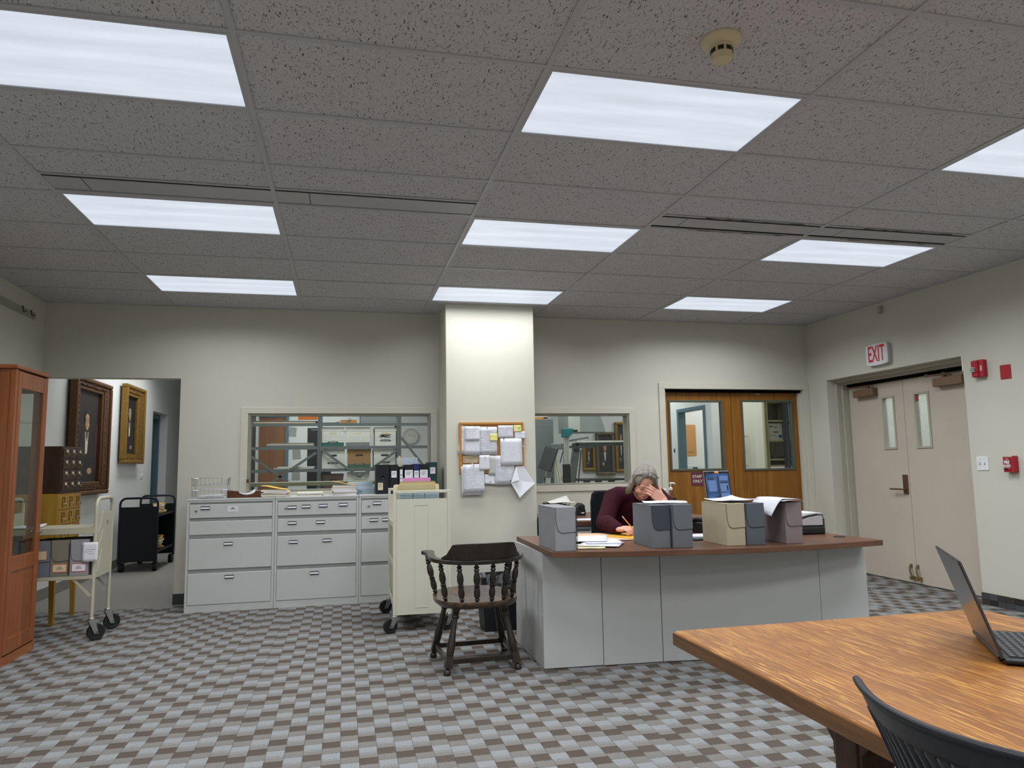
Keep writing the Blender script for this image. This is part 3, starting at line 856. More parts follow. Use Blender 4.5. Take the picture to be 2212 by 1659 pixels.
# ================================================================== card catalogues
M_darkoak = wood('dark_oak', ['2A1A12', '3B261A', '4A3122'], 'z', 14, 16, .5, .35, .35)
M_yoak = wood('yellow_oak', ['8A6420', 'A17A2C', 'B08A3A'], 'z', 9, 12, .45, .25, .35)
M_pull = plain('catalog_pull', 'B9AE8E', .3, .8, .5, .05)
def catalog(name, label, z0, z1, rows, m, y0, y1, x0, x1, legs=0, pull='knob'):
    o = thing(name, label, 'card catalog', ((x0 + x1) / 2, (y0 + y1) / 2, z0))
    hx, hy = (x1 - x0) / 2, (y1 - y0) / 2; zb = legs; zt = z1 - z0
    B(-hx, hx - .006, -hy, hy, zb, zt).build('carcass', m, o, bevel=.003)
    t = .014; cw = (2 * hy - 2 * t) / 3; rh = (zt - zb - 2 * t) / rows
    for r in range(rows):
        for c in range(3):
            ya = -hy + t + c * cw; za = zb + t + r * rh
            d = B(hx - .012, hx + .002, ya + .005, ya + cw - .005, za + .005, za + rh - .005).build('drawer', m, o, bevel=.002, seg=1)
            yc = ya + cw / 2
            if pull == 'knob':
                B(hx + .002, hx + .005, yc - .024, yc + .024, za + rh * .60, za + rh * .85).build('label_holder', M_pull, d)
                B(hx + .0045, hx + .006, yc - .018, yc + .018, za + rh * .65, za + rh * .82).build('label_card', plain('old_card', 'E6DFCB', .7), d)
                MB().tube([(hx + .004, yc, za + rh * .58), (hx + .022, yc, za + rh * .5), (hx + .018, yc + .004, za + rh * .38)], .005, 6).build('pull', M_pull, d, True)
            else:
                k = MB(); za2 = za + rh * .18; zb2 = za + rh * .86
                k.box(hx + .002, hx + .006, yc - .03, yc - .024, za2, zb2); k.box(hx + .002, hx + .006, yc + .024, yc + .03, za + rh * .5, zb2)
                k.box(hx + .002, hx + .006, yc - .024, yc + .024, zb2 - .006, zb2); k.box(hx + .002, hx + .006, yc - .024, yc + .024, za + rh * .5, za + rh * .56)
                k.build('label_frame', plain('old_brass', '5A481F', .4, .5), d)
                MB().tube([(hx + .004, yc - .02, za + rh * .46), (hx + .026, yc, za + rh * .40), (hx + .02, yc + .018, za + rh * .26)], .005, 6).build('pull', M_pull, d, True)
    if legs:
        for sx in (-1, 1):
            for sy in (-1, 1):
                lx, ly = sx * (hx - .03), sy * (hy - .03)
                MB().add([(lx - .024, ly - .024, zb), (lx + .024, ly - .024, zb), (lx + .024, ly + .024, zb), (lx - .024, ly + .024, zb),
                          (lx - .015 + sx * .01, ly - .015, 0), (lx + .015 + sx * .01, ly - .015, 0), (lx + .015 + sx * .01, ly + .015, 0), (lx - .015 + sx * .01, ly + .015, 0)],
                         [(0, 1, 2, 3), (7, 6, 5, 4), (0, 4, 5, 1), (1, 5, 6, 2), (2, 6, 7, 3), (3, 7, 4, 0)]).build('leg', m, o)
    return o
catalog('card_catalog', 'yellow oak card catalog on tapered legs behind the book truck', 0, 1.082, 4, M_yoak, 4.145, 4.68, -3.52, -3.125, .55, 'hook')
catalog('card_catalog', 'small dark oak card catalog standing on the yellow one', 1.082, 1.482, 4, M_darkoak, 4.165, 4.66, -3.51, -3.12)

# ================================================================== hall things
def portrait(label, y0, y1, z0, z1, iy0, iy1, iz0, iz1, m, m2, bg, near):
    o = thing('framed_portrait', label, 'painting', (HX + .022, (y0 + y1) / 2, z0))
    yc = (y0 + y1) / 2
    Y0, Y1, I0, I1 = y0 - yc, y1 - yc, iy0 - yc, iy1 - yc
    h = z1 - z0; a, b = iz0 - z0, iz1 - z0
    # profile rings: outer frame
    def ringbox(mb, A0, A1, B0, B1, C0, C1, D0, D1, xa, xb):
        mb.box(xa, xb, A0, A1, B0, D0); mb.box(xa, xb, A0, A1, D1, B1); mb.box(xa, xb, A0, C0, D0, D1); mb.box(xa, xb, C1, A1, D0, D1)
    k = MB(); ringbox(k, Y0, Y1, 0, h, Y0 + .05, Y1 - .05, .05, h - .05, .0, .085); k.build('outer_moulding', m, o, bevel=.014)
    k = MB(); ringbox(k, Y0 + .05, Y1 - .05, .05, h - .05, I0 - .045, I1 + .045, a - .045, b + .045, .0, .062); k.build('carved_band', m2, o, bevel=.01)
    k = MB(); ringbox(k, I0 - .045, I1 + .045, a - .045, b + .045, I0, I1, a, b, .0, .05); k.build('inner_moulding', m, o, bevel=.01)
    r = random.Random(int(y0 * 10))
    k = MB()   # carved leaves along the band
    for z in [.075 + i * .032 for i in range(int((h - .15) / .032) + 1)]:
        for y in (Y1 - .05 - (Y1 - .05 - I1 - .045) / 2, Y0 + .05 + (I0 - .045 - Y0 - .05) / 2):
            k.ball((.060, y + (-1) ** int(z * 31) * .017 + r.uniform(-.008, .008), z), (.012, .017, .014), 6, 4); k.ball((.060, y + r.uniform(-.03, .03), z + .012), (.010, .010, .016), 6, 4)
    for y in [Y0 + .08 + i * .034 for i in range(int((Y1 - Y0 - .16) / .034) + 1)]:
        for z in ((a - .045 + .05) / 2, (h - .05 + b + .045) / 2):
            k.ball((.060, y, z + (-1) ** int(y * 29) * .015), (.012, .014, .017), 6, 4); k.ball((.060, y + .012, z + r.uniform(-.025, .025)), (.010, .015, .010), 6, 4)
    c = k.build('carved_leaves', m2, o, True); c['kind'] = 'stuff'
    cv = B(.008, .012, I0, I1, a, b).build('canvas', plain('canvas_' + bg, bg, .5, 0, .3, .25, 3), o)
    cx, cw, ch = (I0 + I1) / 2, I1 - I0, b - a
    def flat(nm, pts, mm, x=.0135):
        MB().prism([(cx + px * cw, a + pz * ch) for px, pz in pts], 0, .001, Matrix(((0, 0, 1, x), (1, 0, 0, 0), (0, 1, 0, 0), (0, 0, 0, 1)))).build(nm, mm, cv)
    el = lambda px, pz, rx, rz: [(px + rx * math.cos(t * PI / 8), pz + rz * math.sin(t * PI / 8)) for t in range(16)]
    skin = plain('painted_skin_%d' % near, 'B58A68' if near else '8F7B66', .5)
    flat('painted_coat', [(-.36, 0), (-.36, .30), (-.26, .50), (-.08, .58), (.1, .58), (.28, .48), (.38, .28), (.38, 0)], plain('painted_coat_%d' % near, '1C1714' if near else '262320', .5), .013)
    flat('painted_shirt', [(-.06, .30), (-.09, .55), (.05, .55), (.03, .32)], plain('painted_shirt', 'CFC4AC' if near else '6A6256', .5), .0142)
    flat('painted_hair', el(-.02, .70, .125, .10), plain('painted_hair_%d' % near, '1A1310' if near else '8C867C', .5), .0140)
    flat('painted_face', el(-.02, .665, .10, .095), skin, .0146)
    dk_ = plain('painted_shade_%d' % near, '6B4A36' if near else '5C4E42', .5)
    for sx in (-1, 1):
        flat('painted_eye', el(-.02 + sx * .038, .685, .016, .007), plain('painted_hair_%d' % near, '1A1310', .5), .0152)
        flat('painted_brow', [(-.02 + sx * .02, .702), (-.02 + sx * .058, .700), (-.02 + sx * .058, .707), (-.02 + sx * .02, .710)], plain('painted_hair_%d' % near, '1A1310', .5), .0152)
        flat('painted_hair_side', [(-.02 + sx * .075, .64), (-.02 + sx * .115, .66), (-.02 + sx * .12, .74), (-.02 + sx * .07, .765), (-.02 + sx * .085, .71)], plain('painted_hair_%d' % near, '1A1310', .5), .0150)
    flat('painted_hair_top', [(-.13, .72), (-.11, .775), (-.02, .80), (.08, .775), (.10, .72), (.05, .745), (-.02, .75), (-.09, .745)], plain('painted_hair_%d' % near, '1A1310', .5), .0150)
    flat('painted_nose', [(-.02, .69), (-.008, .645), (-.035, .645)], dk_, .0151)
    flat('painted_mouth', [(-.05, .622), (-.02, .627), (.012, .622), (-.02, .617)], dk_, .0152)
    flat('painted_cheek_shade', [(-.115, .69), (-.09, .60), (-.05, .575), (-.075, .64), (-.08, .70)], dk_, .0149)
    if near: flat('painted_chair', [(.40, .05), (.5, .05), (.5, .62), (.44, .66), (.36, .60), (.34, .45)], plain('painted_chair', '3A1518', .6), .0128)
    flat('painted_tie', [(-.05, .50), (-.055, .555), (.02, .555), (.015, .5), (-.01, .44)], plain('painted_tie', '17120F', .5), .0148)
    flat('painted_hand', el(.16, .12, .10, .035), skin, .0146)
    return o
M_gilt_d = plain('dark_gilt', '5E3F22', .45, .2, .4, .25, 60, .3, 120)
M_gilt_d2 = plain('dark_gilt_carved', '54361F', .5, .15, .4, .4, 90, .6, 150)
M_gilt = plain('old_gilt', '8A6A2C', .4, .35, .5, .2, 40, .2, 120)
M_gilt2 = plain('old_gilt_carved', '7A5A26', .45, .3, .5, .35, 80, .6, 150)
portrait('large portrait of a dark suited man in a carved brown frame in the hall', 5.99, 7.22, 1.0, 2.33, 6.19, 6.95, 1.15, 2.19, M_gilt_d, M_gilt_d2, '2B2320', 1)
portrait('smaller gilt framed portrait of an old man beyond the large one', 7.86, 8.80, 1.367, 2.44, 7.99, 8.52, 1.50, 2.29, M_gilt, M_gilt2, '1E1E1E', 0)
sp_ = thing('switch_plate', 'white light switch plate on the hall wall near the teal door', 'light switch', (HX, 9.1, 1.21))
B(0, .006, -.075, .075, -.06, .06).build('plate', plain('white_plastic', 'E4E6EA', .4), sp_, bevel=.002)
for y in (-.03, .03):
    B(.006, .016, y - .006, y + .006, -.013, .013).build('toggle', plain('white_plastic', 'E4E6EA', .4), sp_)

M_bcart = plain('black_enamel', '0F131B', .4, .2, .5, .05)
bc = thing('black_book_truck', 'black metal book truck with booklets standing in the hall', 'cart', (-3.335, 7.92, 0))
for y in (-.47, .48):
    pts = [(py, y, pz) for (_, py, pz) in arch(0, -.215, .225, .10, .92, .075)]
    e = MB().tube(pts, .014, 8).build('end_frame', M_bcart, bc, True)
    B(-.21, .22, y - .006, y + .006, .125, .81).build('end_panel', M_bcart, e)
for z, t in ((.22, .0), (.675, .0)):
    s = MB(); s.box(-.21, .22, -.464, .474, z, z + .006); s.box(.213, .22, -.464, .474, z, z + .035); s.box(-.21, -.203, -.464, .474, z, z + .035)
    s.build('shelf', M_bcart, bc)
B(-.205, -.195, -.464, .474, .23, .66).build('back_panel', M_bcart, bc)
for (x, y) in ((-.19, -.43), (.20, -.43), (-.19, .44), (.20, .44)):
    fk = MB().cyl((x, y, .12), (x, y, .09), .018).build('caster', M_bcart, bc, True)
    MB().cyl((x - .025, y + .02, .055), (x + .025, y + .02, .055), .055, n=20).build('wheel', M_rubber, fk, True)
cols = ['D8A94A', 'E6E0CC', 'C9963C', 'EAE6DA', 'D9BE82', 'F0EDE4']
for k, (z, n, y) in enumerate(((.711, 7, .02), (.256, 9, -.05))):
    zz = z
    for i in range(n):
        hgt = .013 + .004 * (i % 3)
        o = B(-.055, .06, -.09, .09, 0, hgt).build('booklet', plain('booklet_%d' % (i % 6), cols[i % 6], .7), None, bevel=.001, seg=1)
        pos = ('bottom', 'second from the bottom', 'third from the bottom', 'fourth from the bottom', 'fifth', 'sixth', 'seventh', 'eighth', 'topmost')
        nm = 'topmost' if i == n - 1 else pos[i]
        tag(o, '%s booklet of the stack on the %s shelf of the black truck' % (nm, 'upper' if k == 0 else 'lower'), 'booklet', 'booklets on the black book truck')
        o.location = (-3.335 + .13, 7.92 + y + rnd.uniform(-.01, .01), zz); o.rotation_euler = (0, 0, rnd.uniform(-.25, .25) + PI / 2 * 0)
        zz += hgt + .0008

# picture rail with hooks on the left wall
rl = thing('picture_rail', 'pale wooden rail with two black hooks high on the left wall', 'rail', (XL, 3.3, 2.68))
B(0, .02, -1.6, 1.32, -.03, .032).build('board', plain('rail_paint', '9E9B93', .5), rl, bevel=.003)
for y in (1.02, 1.20):
    MB().tube([(.02, y, .03), (.028, y, .035), (.03, y, .0), (.04, y, -.02), (.052, y, -.015), (.05, y, 0)], .004, 6).build('hook', M_black, rl, True)
ORD = ['topmost', 'second', 'third', 'fourth', 'fifth', 'sixth', 'seventh', 'eighth', 'ninth', 'tenth', 'eleventh', 'twelfth']
# ================================================================== lateral filing cabinets
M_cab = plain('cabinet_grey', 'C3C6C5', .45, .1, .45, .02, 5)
M_cabdk = plain('cabinet_recess_shade', '989B9B', .5, .1, .4, .03)  # cabinet grey darkened to paint the shade in the finger-pull gaps
M_lab = plain('label_white', 'E6E8EF', .6)
def labelholder(parent, x, z, y):
    B(x - .039, x + .039, y - .005, y, z - .016, z + .016).build('label_holder', M_black, parent)
    B(x - .037, x + .037, y - .0062, y - .004, z - .0075, z + .0085).build('label_strip', M_lab, parent)
def cabinet(label, x0, holders, lock):
    w, d = .755, .45
    o = thing('filing_cabinet', label, 'filing cabinet', (x0 + w / 2, 4.405, 0), 0, 'grey lateral filing cabinets')
    hx = w / 2
    b = MB(); b.box(-hx, hx, .012, d, 0, .985); b.box(-hx, hx, 0, .012, 0, .062); b.box(-hx, -hx + .02, 0, .012, .062, .985); b.box(hx - .02, hx, 0, .012, .062, .985)
    b.box(-hx + .02, hx - .02, 0, .012, .968, .985)
    b.build('carcass', M_cab, o)
    B(-hx, hx, -.004, d, .985, 1.0).build('top', M_cab, o, bevel=.002, seg=1)
    for k, (z0, z1) in enumerate(((.066, .339), (.375, .643), (.681, .799), (.830, .949))):
        dr = B(-hx + .023, hx - .023, -.004, .0115, z0, z1).build('drawer', M_cab, o, bevel=.002, seg=1)
        MB().add([(-hx + .023, .0115, z1), (hx - .023, .0115, z1), (hx - .023, .010, z1 + .028), (-hx + .023, .010, z1 + .028)], [(0, 1, 2, 3)]).build('pull_recess_shade', M_cabdk, dr)  # flat strip carrying the painted gap shade above the drawer
        for (kk, x, z) in holders:
            if kk == k: labelholder(dr, x - x0 - hx, z, -.004)
        if k == 3:
            if lock: MB().lathe([(0, 0), (.011, 0), (.011, .006), (.008, .008), (0, .008)], (lock - x0 - hx, -.004, .897), 16, Matrix.Rotation(PI / 2, 4, 'X')).build('lock', M_steel, dr, True)
    return o
c1 = cabinet('grey lateral filing cabinet at the left end with a small white picture card', -2.172, [(3, -2.018, .918), (1, -1.815, .593), (0, -1.799, .300)], -2.094)
dr = [c for c in c1.children if c.name.startswith('drawer')][-1]
cd = B(-.046, .046, -.0055, -.0035, -.026, .026).build('picture_card', M_paper, dr, loc=(.011, 0, .905))
a = MB()
for r0, r1 in ((.018, .014), (.011, .007)):
    a.prism([(r0 * math.cos(PI * i / 10), r0 * math.sin(PI * i / 10)) for i in range(11)] + [(r1 * math.cos(PI * i / 10), r1 * math.sin(PI * i / 10)) for i in reversed(range(11))], 0, .0006,
            Matrix.Translation((.011, -.0056, .900)) @ Matrix.Rotation(PI / 2, 4, 'X'))
a.build('printed_arch', plain('print_maroon', '5A2A33', .6), dr)
cabinet('grey lateral filing cabinet in the middle with ten label holders', -1.414, [(3, -1.264, .903), (3, -1.139, .907), (3, -.985, .911), (3, -.802, .915), (2, -1.261, .760), (2, -1.007, .760), (1, -1.249, .587), (1, -.946, .590), (0, -1.056, .297)], -1.32)
cabinet('grey lateral filing cabinet partly hidden behind the cream cart', -.656, [(3, -.488, .920), (2, -.518, .763), (2, -.398, .763)], -.565)

# wire letter tray
wt = thing('wire_letter_tray', 'two tier chrome wire letter tray at the left end of the cabinets', 'letter tray', (-2.005, 4.60, 1.0), .05)
r = .0024
for z in (.012, .118):
    k = MB(); hx, hy = .145, .12
    k.tube([(-hx, -hy, z), (hx, -hy, z), (hx, hy, z), (-hx, hy, z)], r, 6, True)
    k.tube([(-hx - .01, -hy - .005, z + .066), (-hx + .045, -hy - .005, z + .066), (-hx + .05, -hy - .005, z + .026), (hx - .05, -hy - .005, z + .026), (hx - .045, -hy - .005, z + .066), (hx + .01, -hy - .005, z + .066), (hx + .01, hy, z + .066), (-hx - .01, hy, z + .066)], r, 6, True)
    for i in range(9):
        x = -hx + 2 * hx * i / 8
        k.tube([(x, -hy, z), (x, hy, z)], .0016, 5)
        top = .066 if (i < 2 or i > 6) else .026
        k.tube([(x, -hy, z), (x, -hy - .005, z + top)], .0016, 5)
        k.tube([(x, hy, z), (x, hy, z + .066)], .0016, 5)
    for i in range(1, 6):
        y = -hy + 2 * hy * i / 6
        for s in (-1, 1): k.tube([(s * hx, y, z), (s * (hx + .01), y, z + .066)], .0016, 5)
    k.build('wire_basket', M_chrome, wt, True)
k = MB()
for sx in (-1, 1):
    for sy in (-1, 1):
        k.tube([(sx * .15, sy * .11, 0.0), (sx * .155, sy * .115, .19)], r, 6); k.ball((sx * .155, sy * .115, .192), .006, 8, 6)
k.build('corner_post', M_chrome, wt, True)
sheet('stacked_papers', 'flat stack of papers lying in the bottom of the wire tray', 'paper', (-2.005, 4.59, 1.018), .22, .2, .12, M_paper, (0, 0), .006, seed=8, th=.007)
# wooden tray
M_wtray = wood('walnut_tray', ['3A2114', '54321D', '6B4228'], 'x', 18, 8, .45, .3, .4)
tr = thing('wooden_desk_tray', 'brown wooden desk tray with scooped sides beside the wire tray', 'tray', (-1.69, 4.56, 1.0), -.04)
B(-.15, .15, -.11, .11, 0, .008).build('base', M_wtray, tr)
sc_ = [(-.15, .008), (.15, .008), (.15, .068), (.10, .06), (.07, .03), (.03, .022), (-.03, .022), (-.07, .03), (-.09, .055), (-.15, .062)]
MB().prism(sc_, -.11, -.10, Matrix.Rotation(0, 4, 'X') @ Matrix(((1, 0, 0, 0), (0, 0, 1, 0), (0, 1, 0, 0), (0, 0, 0, 1)))).build('front_wall', M_wtray, tr)
MB().prism(sc_, .10, .11, Matrix(((1, 0, 0, 0), (0, 0, 1, 0), (0, 1, 0, 0), (0, 0, 0, 1)))).build('back_wall', M_wtray, tr)
for x in (-.15, .142): B(x, x + .008, -.10, .10, .008, .065).build('end_wall', M_wtray, tr, bevel=.002)
sheet('paper_roll_sheet', 'curled white paper lying in the wooden desk tray', 'paper', (-1.68, 4.54, 1.010), .14, .12, .1, M_paper, (0, 0), .022, seed=2, th=.002)
# latch post by the window
lp = thing('brass_latch_post', 'slim brass and wood post standing in front of the window frame', 'post', (-1.715, 4.845, 1.0))
MB().lathe([(0, 0), (.011, 0), (.009, .01), (.009, .13), (.012, .134), (.012, .142), (.009, .146), (.012, .15), (.012, .160), (0, .162)], n=14).build('shaft', plain('pale_wood_post', 'B7A68B', .5), lp, True)
MB().lathe([(0, .128), (.0125, .130), (.0125, .164), (0, .166)], n=14).build('cap', plain('copper', '7A5238', .35, .7), lp, True)
# folder stacks
def folders(n, what, x, y, w, d, th, cols, group, top=None, rz=0, seed=1, z0=1.0):
    r = random.Random(seed); z = z0
    for i in range(n):
        t = th * r.uniform(.7, 1.3); nm = ORD[n - 1 - i]
        c = cols[i % len(cols)] if not (top and i == n - 1) else top
        m = plain('folder_' + c, c, .7, 0, .2, .04, 10)
        o = thing('file_folder', '%s folder, counted from the top, of the %s' % (nm, what), 'folder', (x + r.uniform(-.012, .012), y + r.uniform(-.01, .01), z), rz + r.uniform(-.06, .06), group)
        B(-w / 2, w / 2, -d / 2, d / 2, 0, .0012).build('back_flap', m, o)
        B(-w / 2 + .006, w / 2 - .004, -d / 2 + .004, d / 2, .0014, t - .0014).build('papers', M_paper, o)
        if top and i == n - 1:
            MB().grid(lambda u, v: Vector(((u - .5) * w, (v - .5) * d, t + .042 * max(0, 1 - u * 1.1) ** 1.0 * (1 - abs(2 * u - .5) * .3))), 8, 4).build('front_flap', m, o, True, solid=.001)
        else:
            B(-w / 2, w / 2, -d / 2 + .004, d / 2, t - .0012, t).build('front_flap', m, o)
        z += t + .0006
    return z
folders(7, 'left manila stack by the wooden tray', -1.425, 4.57, .235, .30, .0095, ['E2D3AE', 'E9E2CC', 'D9C79B', 'E6DAB8'], 'manila folders on the filing cabinets', 'F0C24A', 0, 3)
folders(3, 'low manila stack between the two tall ones', -1.105, 4.57, .235, .28, .012, ['EFE8D2', 'E6DAB8'], 'manila folders on the filing cabinets', None, .05, 4)
folders(6, 'tall stack beside the blue boxes', -.80, 4.55, .225, .25, .0155, ['E6DFD0', 'E3D0A6', 'DDD8D4', 'E9E2D2'], 'manila folders on the filing cabinets', 'EDB94C', .03, 6)
# pale blue boxes
M_pblue = plain('pale_blue_board', 'A9BDC9', .6, 0, .25, .04)
for i, (x, y, z, w, d, h, lb) in enumerate(((-.60, 4.775, 1.0, .20, .15, .078, 'pale blue flat box at the bottom beside the black binders'), (-.645, 4.775, 1.079, .25, .15, .022, 'thin pale blue box lying on the lower blue box'), (-.64, 4.775, 1.102, .24, .14, .016, 'top thin pale blue box under loose papers'))):
    o = thing('blue_box', lb, 'box', (x, y, z), .0, 'pale blue boxes on the cabinets')
    B(-w / 2, w / 2, -d / 2, d / 2, 0, h * .9).build('body', M_pblue, o)
    B(-w / 2 - .001, w / 2 + .001, -d / 2 - .001, d / 2 + .001, h * .6, h).build('lid', plain('pale_blue_lid', 'BCCEDA', .6), o, bevel=.001, seg=1)
    if i == 0: B(-.06, -.02, -d / 2 - .002, -d / 2, .02, .035).build('label', plain('label_blue_ink', '7C94A5', .6), o)
# binders
M_navy = plain('binder_black', '11141D', .4, 0, .5, .06)
BK = [(-.432, .128, 'binder_black', '12151E', .285, 'wide black binder with a finger hole at the left end of the binder row', (.048, .07, .075, -.05)),
      (-.322, .082, 'binder_black', '12151E', .283, 'black binder with a small square label, second in the row', (.05, .065, .19, 0)),
      (-.252, .040, 'binder_black', '171A22', .264, 'thin dark binder with a tall white spine label', (.026, .21, .13, 0)),
      (-.178, .086, 'binder_black', '10131C', .281, 'black binder with a large white label left of the blue binder', (.078, .078, .19, 0)),
      (-.103, .058, 'binder_blue', '16265C', .288, 'royal blue binder in the middle of the row', (.046, .068, .187, 0)),
      (-.031, .080, 'binder_black', '10131C', .284, 'black binder right of the blue binder', (.076, .078, .19, 0)),
      (.057, .088, 'binder_green', '123C3B', .302, 'dark green binder at the pillar end of the row', (.05, .062, .22, 0))]
for (x, w_, mn, col, h, lb, (lw, lh, lz, lx)) in BK:
    y0 = 4.50
    o = thing('ring_binder', lb, 'binder', (x, y0, 1.0), 0, 'ring binders on the filing cabinets')
    m = plain(mn + col, col, .38, 0, .5, .05)
    k = MB(); k.box(-w_ / 2, w_ / 2, 0, .003, 0, h); k.box(-w_ / 2, -w_ / 2 + .003, .003, .27, 0, h); k.box(w_ / 2 - .003, w_ / 2, .003, .27, 0, h)
    k.build('cover', m, o, bevel=.001, seg=1)
    B(-w_ / 2 + .005, w_ / 2 - .005, .02, .25, .004, h - .022).build('pages', M_paper, o)
    B(lx * .4 - lw / 2, lx * .4 + lw / 2, -.0012, 0, lz - lh / 2, lz + lh / 2).build('spine_label', M_lab if h != .285 else plain('cream_label', 'D8CFB0', .6), o)
    t_ = MB()
    for q in range(3): t_.box(lx * .4 - lw * .3, lx * .4 + lw * (.3 - .1 * q), -.0018, -.001, lz + lh * (.22 - .16 * q), lz + lh * (.27 - .16 * q))
    t_.build('spine_print', plain('ink_grey', '6E6A66', .8), o)
    if h == .285:
        B(-.035, .035, -.001, 0, .05, .135).build('spine_pocket', plain('pocket_film', '22262F', .15, 0, .6), o)
        MB().lathe([(0, 0), (.014, 0), (.014, .002), (0, .002)], (.005, 0, .165), 18, Matrix.Rotation(PI / 2, 4, 'X')).build('finger_hole', M_dark, o, True)
        MB().ball((.005, -.003, .152), .005, 8, 6).build('rivet', M_chrome, o, True)
o = thing('pale_blue_file', 'pale blue document box standing behind the black binders', 'box', (-.17, 4.775, 1.0), 0)
B(-.105, .105, 0, .07, 0, .352).build('body', plain('file_blue', 'BCCBD8', .6), o, bevel=.002)
B(-.10, .10, -.001, 0, .305, .307).build('box_line', M_pblue, o)
B(.06, .09, -.001, 0, .325, .34).build('box_logo', M_pblue, o)
tag(B(-.262, -.238, 4.7712, 4.7745, 1.0, 1.37).build('manila_divider', M_manila), 'narrow manila divider sticking up behind the thin binder', 'folder')

# ================================================================== cream cart
M_ccream = plain('cream_enamel', 'CDCDBD', .4, .1, .45, .02)
cc = thing('cream_book_truck', 'cream metal book truck seen end on in front of the cabinets', 'cart', (-.2, 3.07, 0), -.012)
W_ = .214; LY = .80
for y in (0, LY):
    k = MB(); k.box(-W_ - .010, -W_ + .012, y - .011, y + .011, .13, 1.075); k.box(W_ - .012, W_ + .010, y - .011, y + .011, .13, 1.075); k.box(-W_ + .012, W_ - .012, y - .011, y + .011, 1.052, 1.075)
    e = k.build('end_frame', M_ccream, cc, bevel=.003)
    p = MB(); p.box(-W_ + .012, W_ - .012, y - .004, y + .004, .13, 1.008)
    pn = p.build('end_panel', M_ccream, e)
    if y == 0:
        q = MB(); q.box(-.058, .045, -.0065, -.004, .958, .961); q.box(-.058, .045, -.0065, -.004, .180, .183); q.box(-.058, -.0565, -.0055, -.004, .19, .955); q.box(.0435, .045, -.0055, -.004, .19, .955)
        q.build('embossed_panel', M_ccream, pn)
for z in (.17, .47, .775):
    s = MB(); s.box(-W_ + .012, W_ - .012, .004, LY - .004, z, z + .004); s.box(-W_ - .004, -W_ + .004, .004, LY - .004, z, z + .045); s.box(W_ - .004, W_ + .004, .004, LY - .004, z, z + .045)
    s.build('shelf', M_ccream, cc)
for (x, y, a) in ((-W_, 0, PI + .3), (W_, 0, PI + .35), (-W_, LY, PI + .2), (W_, LY, PI)):
    caster(cc, x, y, a, .055, .13)
zb = .779
def standing(name, label, cat, x, y, w, d, h, col, group, round_=0, rz=0):
    m = plain('stand_' + col, col, .65, 0, .25, .05, 10)
    P = [(-w / 2, 0), (w / 2, 0), (w / 2, h - round_)] + ([(w / 2 - round_ + round_ * math.cos(PI / 2 * i / 5), h - round_ + round_ * math.sin(PI / 2 * i / 5)) for i in range(1, 6)] if round_ else [(w / 2, h)])
    P += ([(-w / 2 + round_ - round_ * math.sin(PI / 2 * i / 5), h - round_ + round_ * math.cos(PI / 2 * i / 5)) for i in range(0, 6)] if round_ else [(-w / 2, h)])
    o = MB().prism(P, -d, 0, Matrix.Rotation(PI / 2, 4, 'X')).build(name, m, None, bevel=.001, seg=1)
    o.location = (x, y, zb); o.rotation_euler = (0, 0, rz)
    return tag(o, label, cat, group)
g = 'boxes and folders on the cream cart'
for i, (x, w_) in enumerate(((-.318, .094), (-.222, .09), (-.118, .112))):
    o = standing('blue_document_box', ('left', 'middle', 'right')[i] + ' pale blue box standing behind the end rail of the cream cart', 'box', x, 3.10, w_, .25, .288, 'A9BFCB', g)
for i in range(3):
    standing('tan_folder', ('front', 'middle', 'rear')[i] + ' tan folder with rounded corners standing on the cream cart', 'folder', -.213 + i * .008, 3.37 + i * .02, .30, .008, .335 + .012 * i, ('B6A57A', 'C4B48A', 'A8976B')[i], g, .02)
standing('manila_folder', 'cream folder sticking out at the left of the cart contents', 'folder', -.365, 3.40, .07, .012, .335, 'E3D6B4', g, .015)
standing('manila_folder', 'cream folder sticking out at the right of the cart contents', 'folder', -.05, 3.40, .055, .012, .335, 'E0CFA8', g, .015)
standing('pink_folder', 'pink folder rising behind the tan folders on the cream cart', 'folder', -.205, 3.45, .235, .006, .388, 'D98FC4', g)

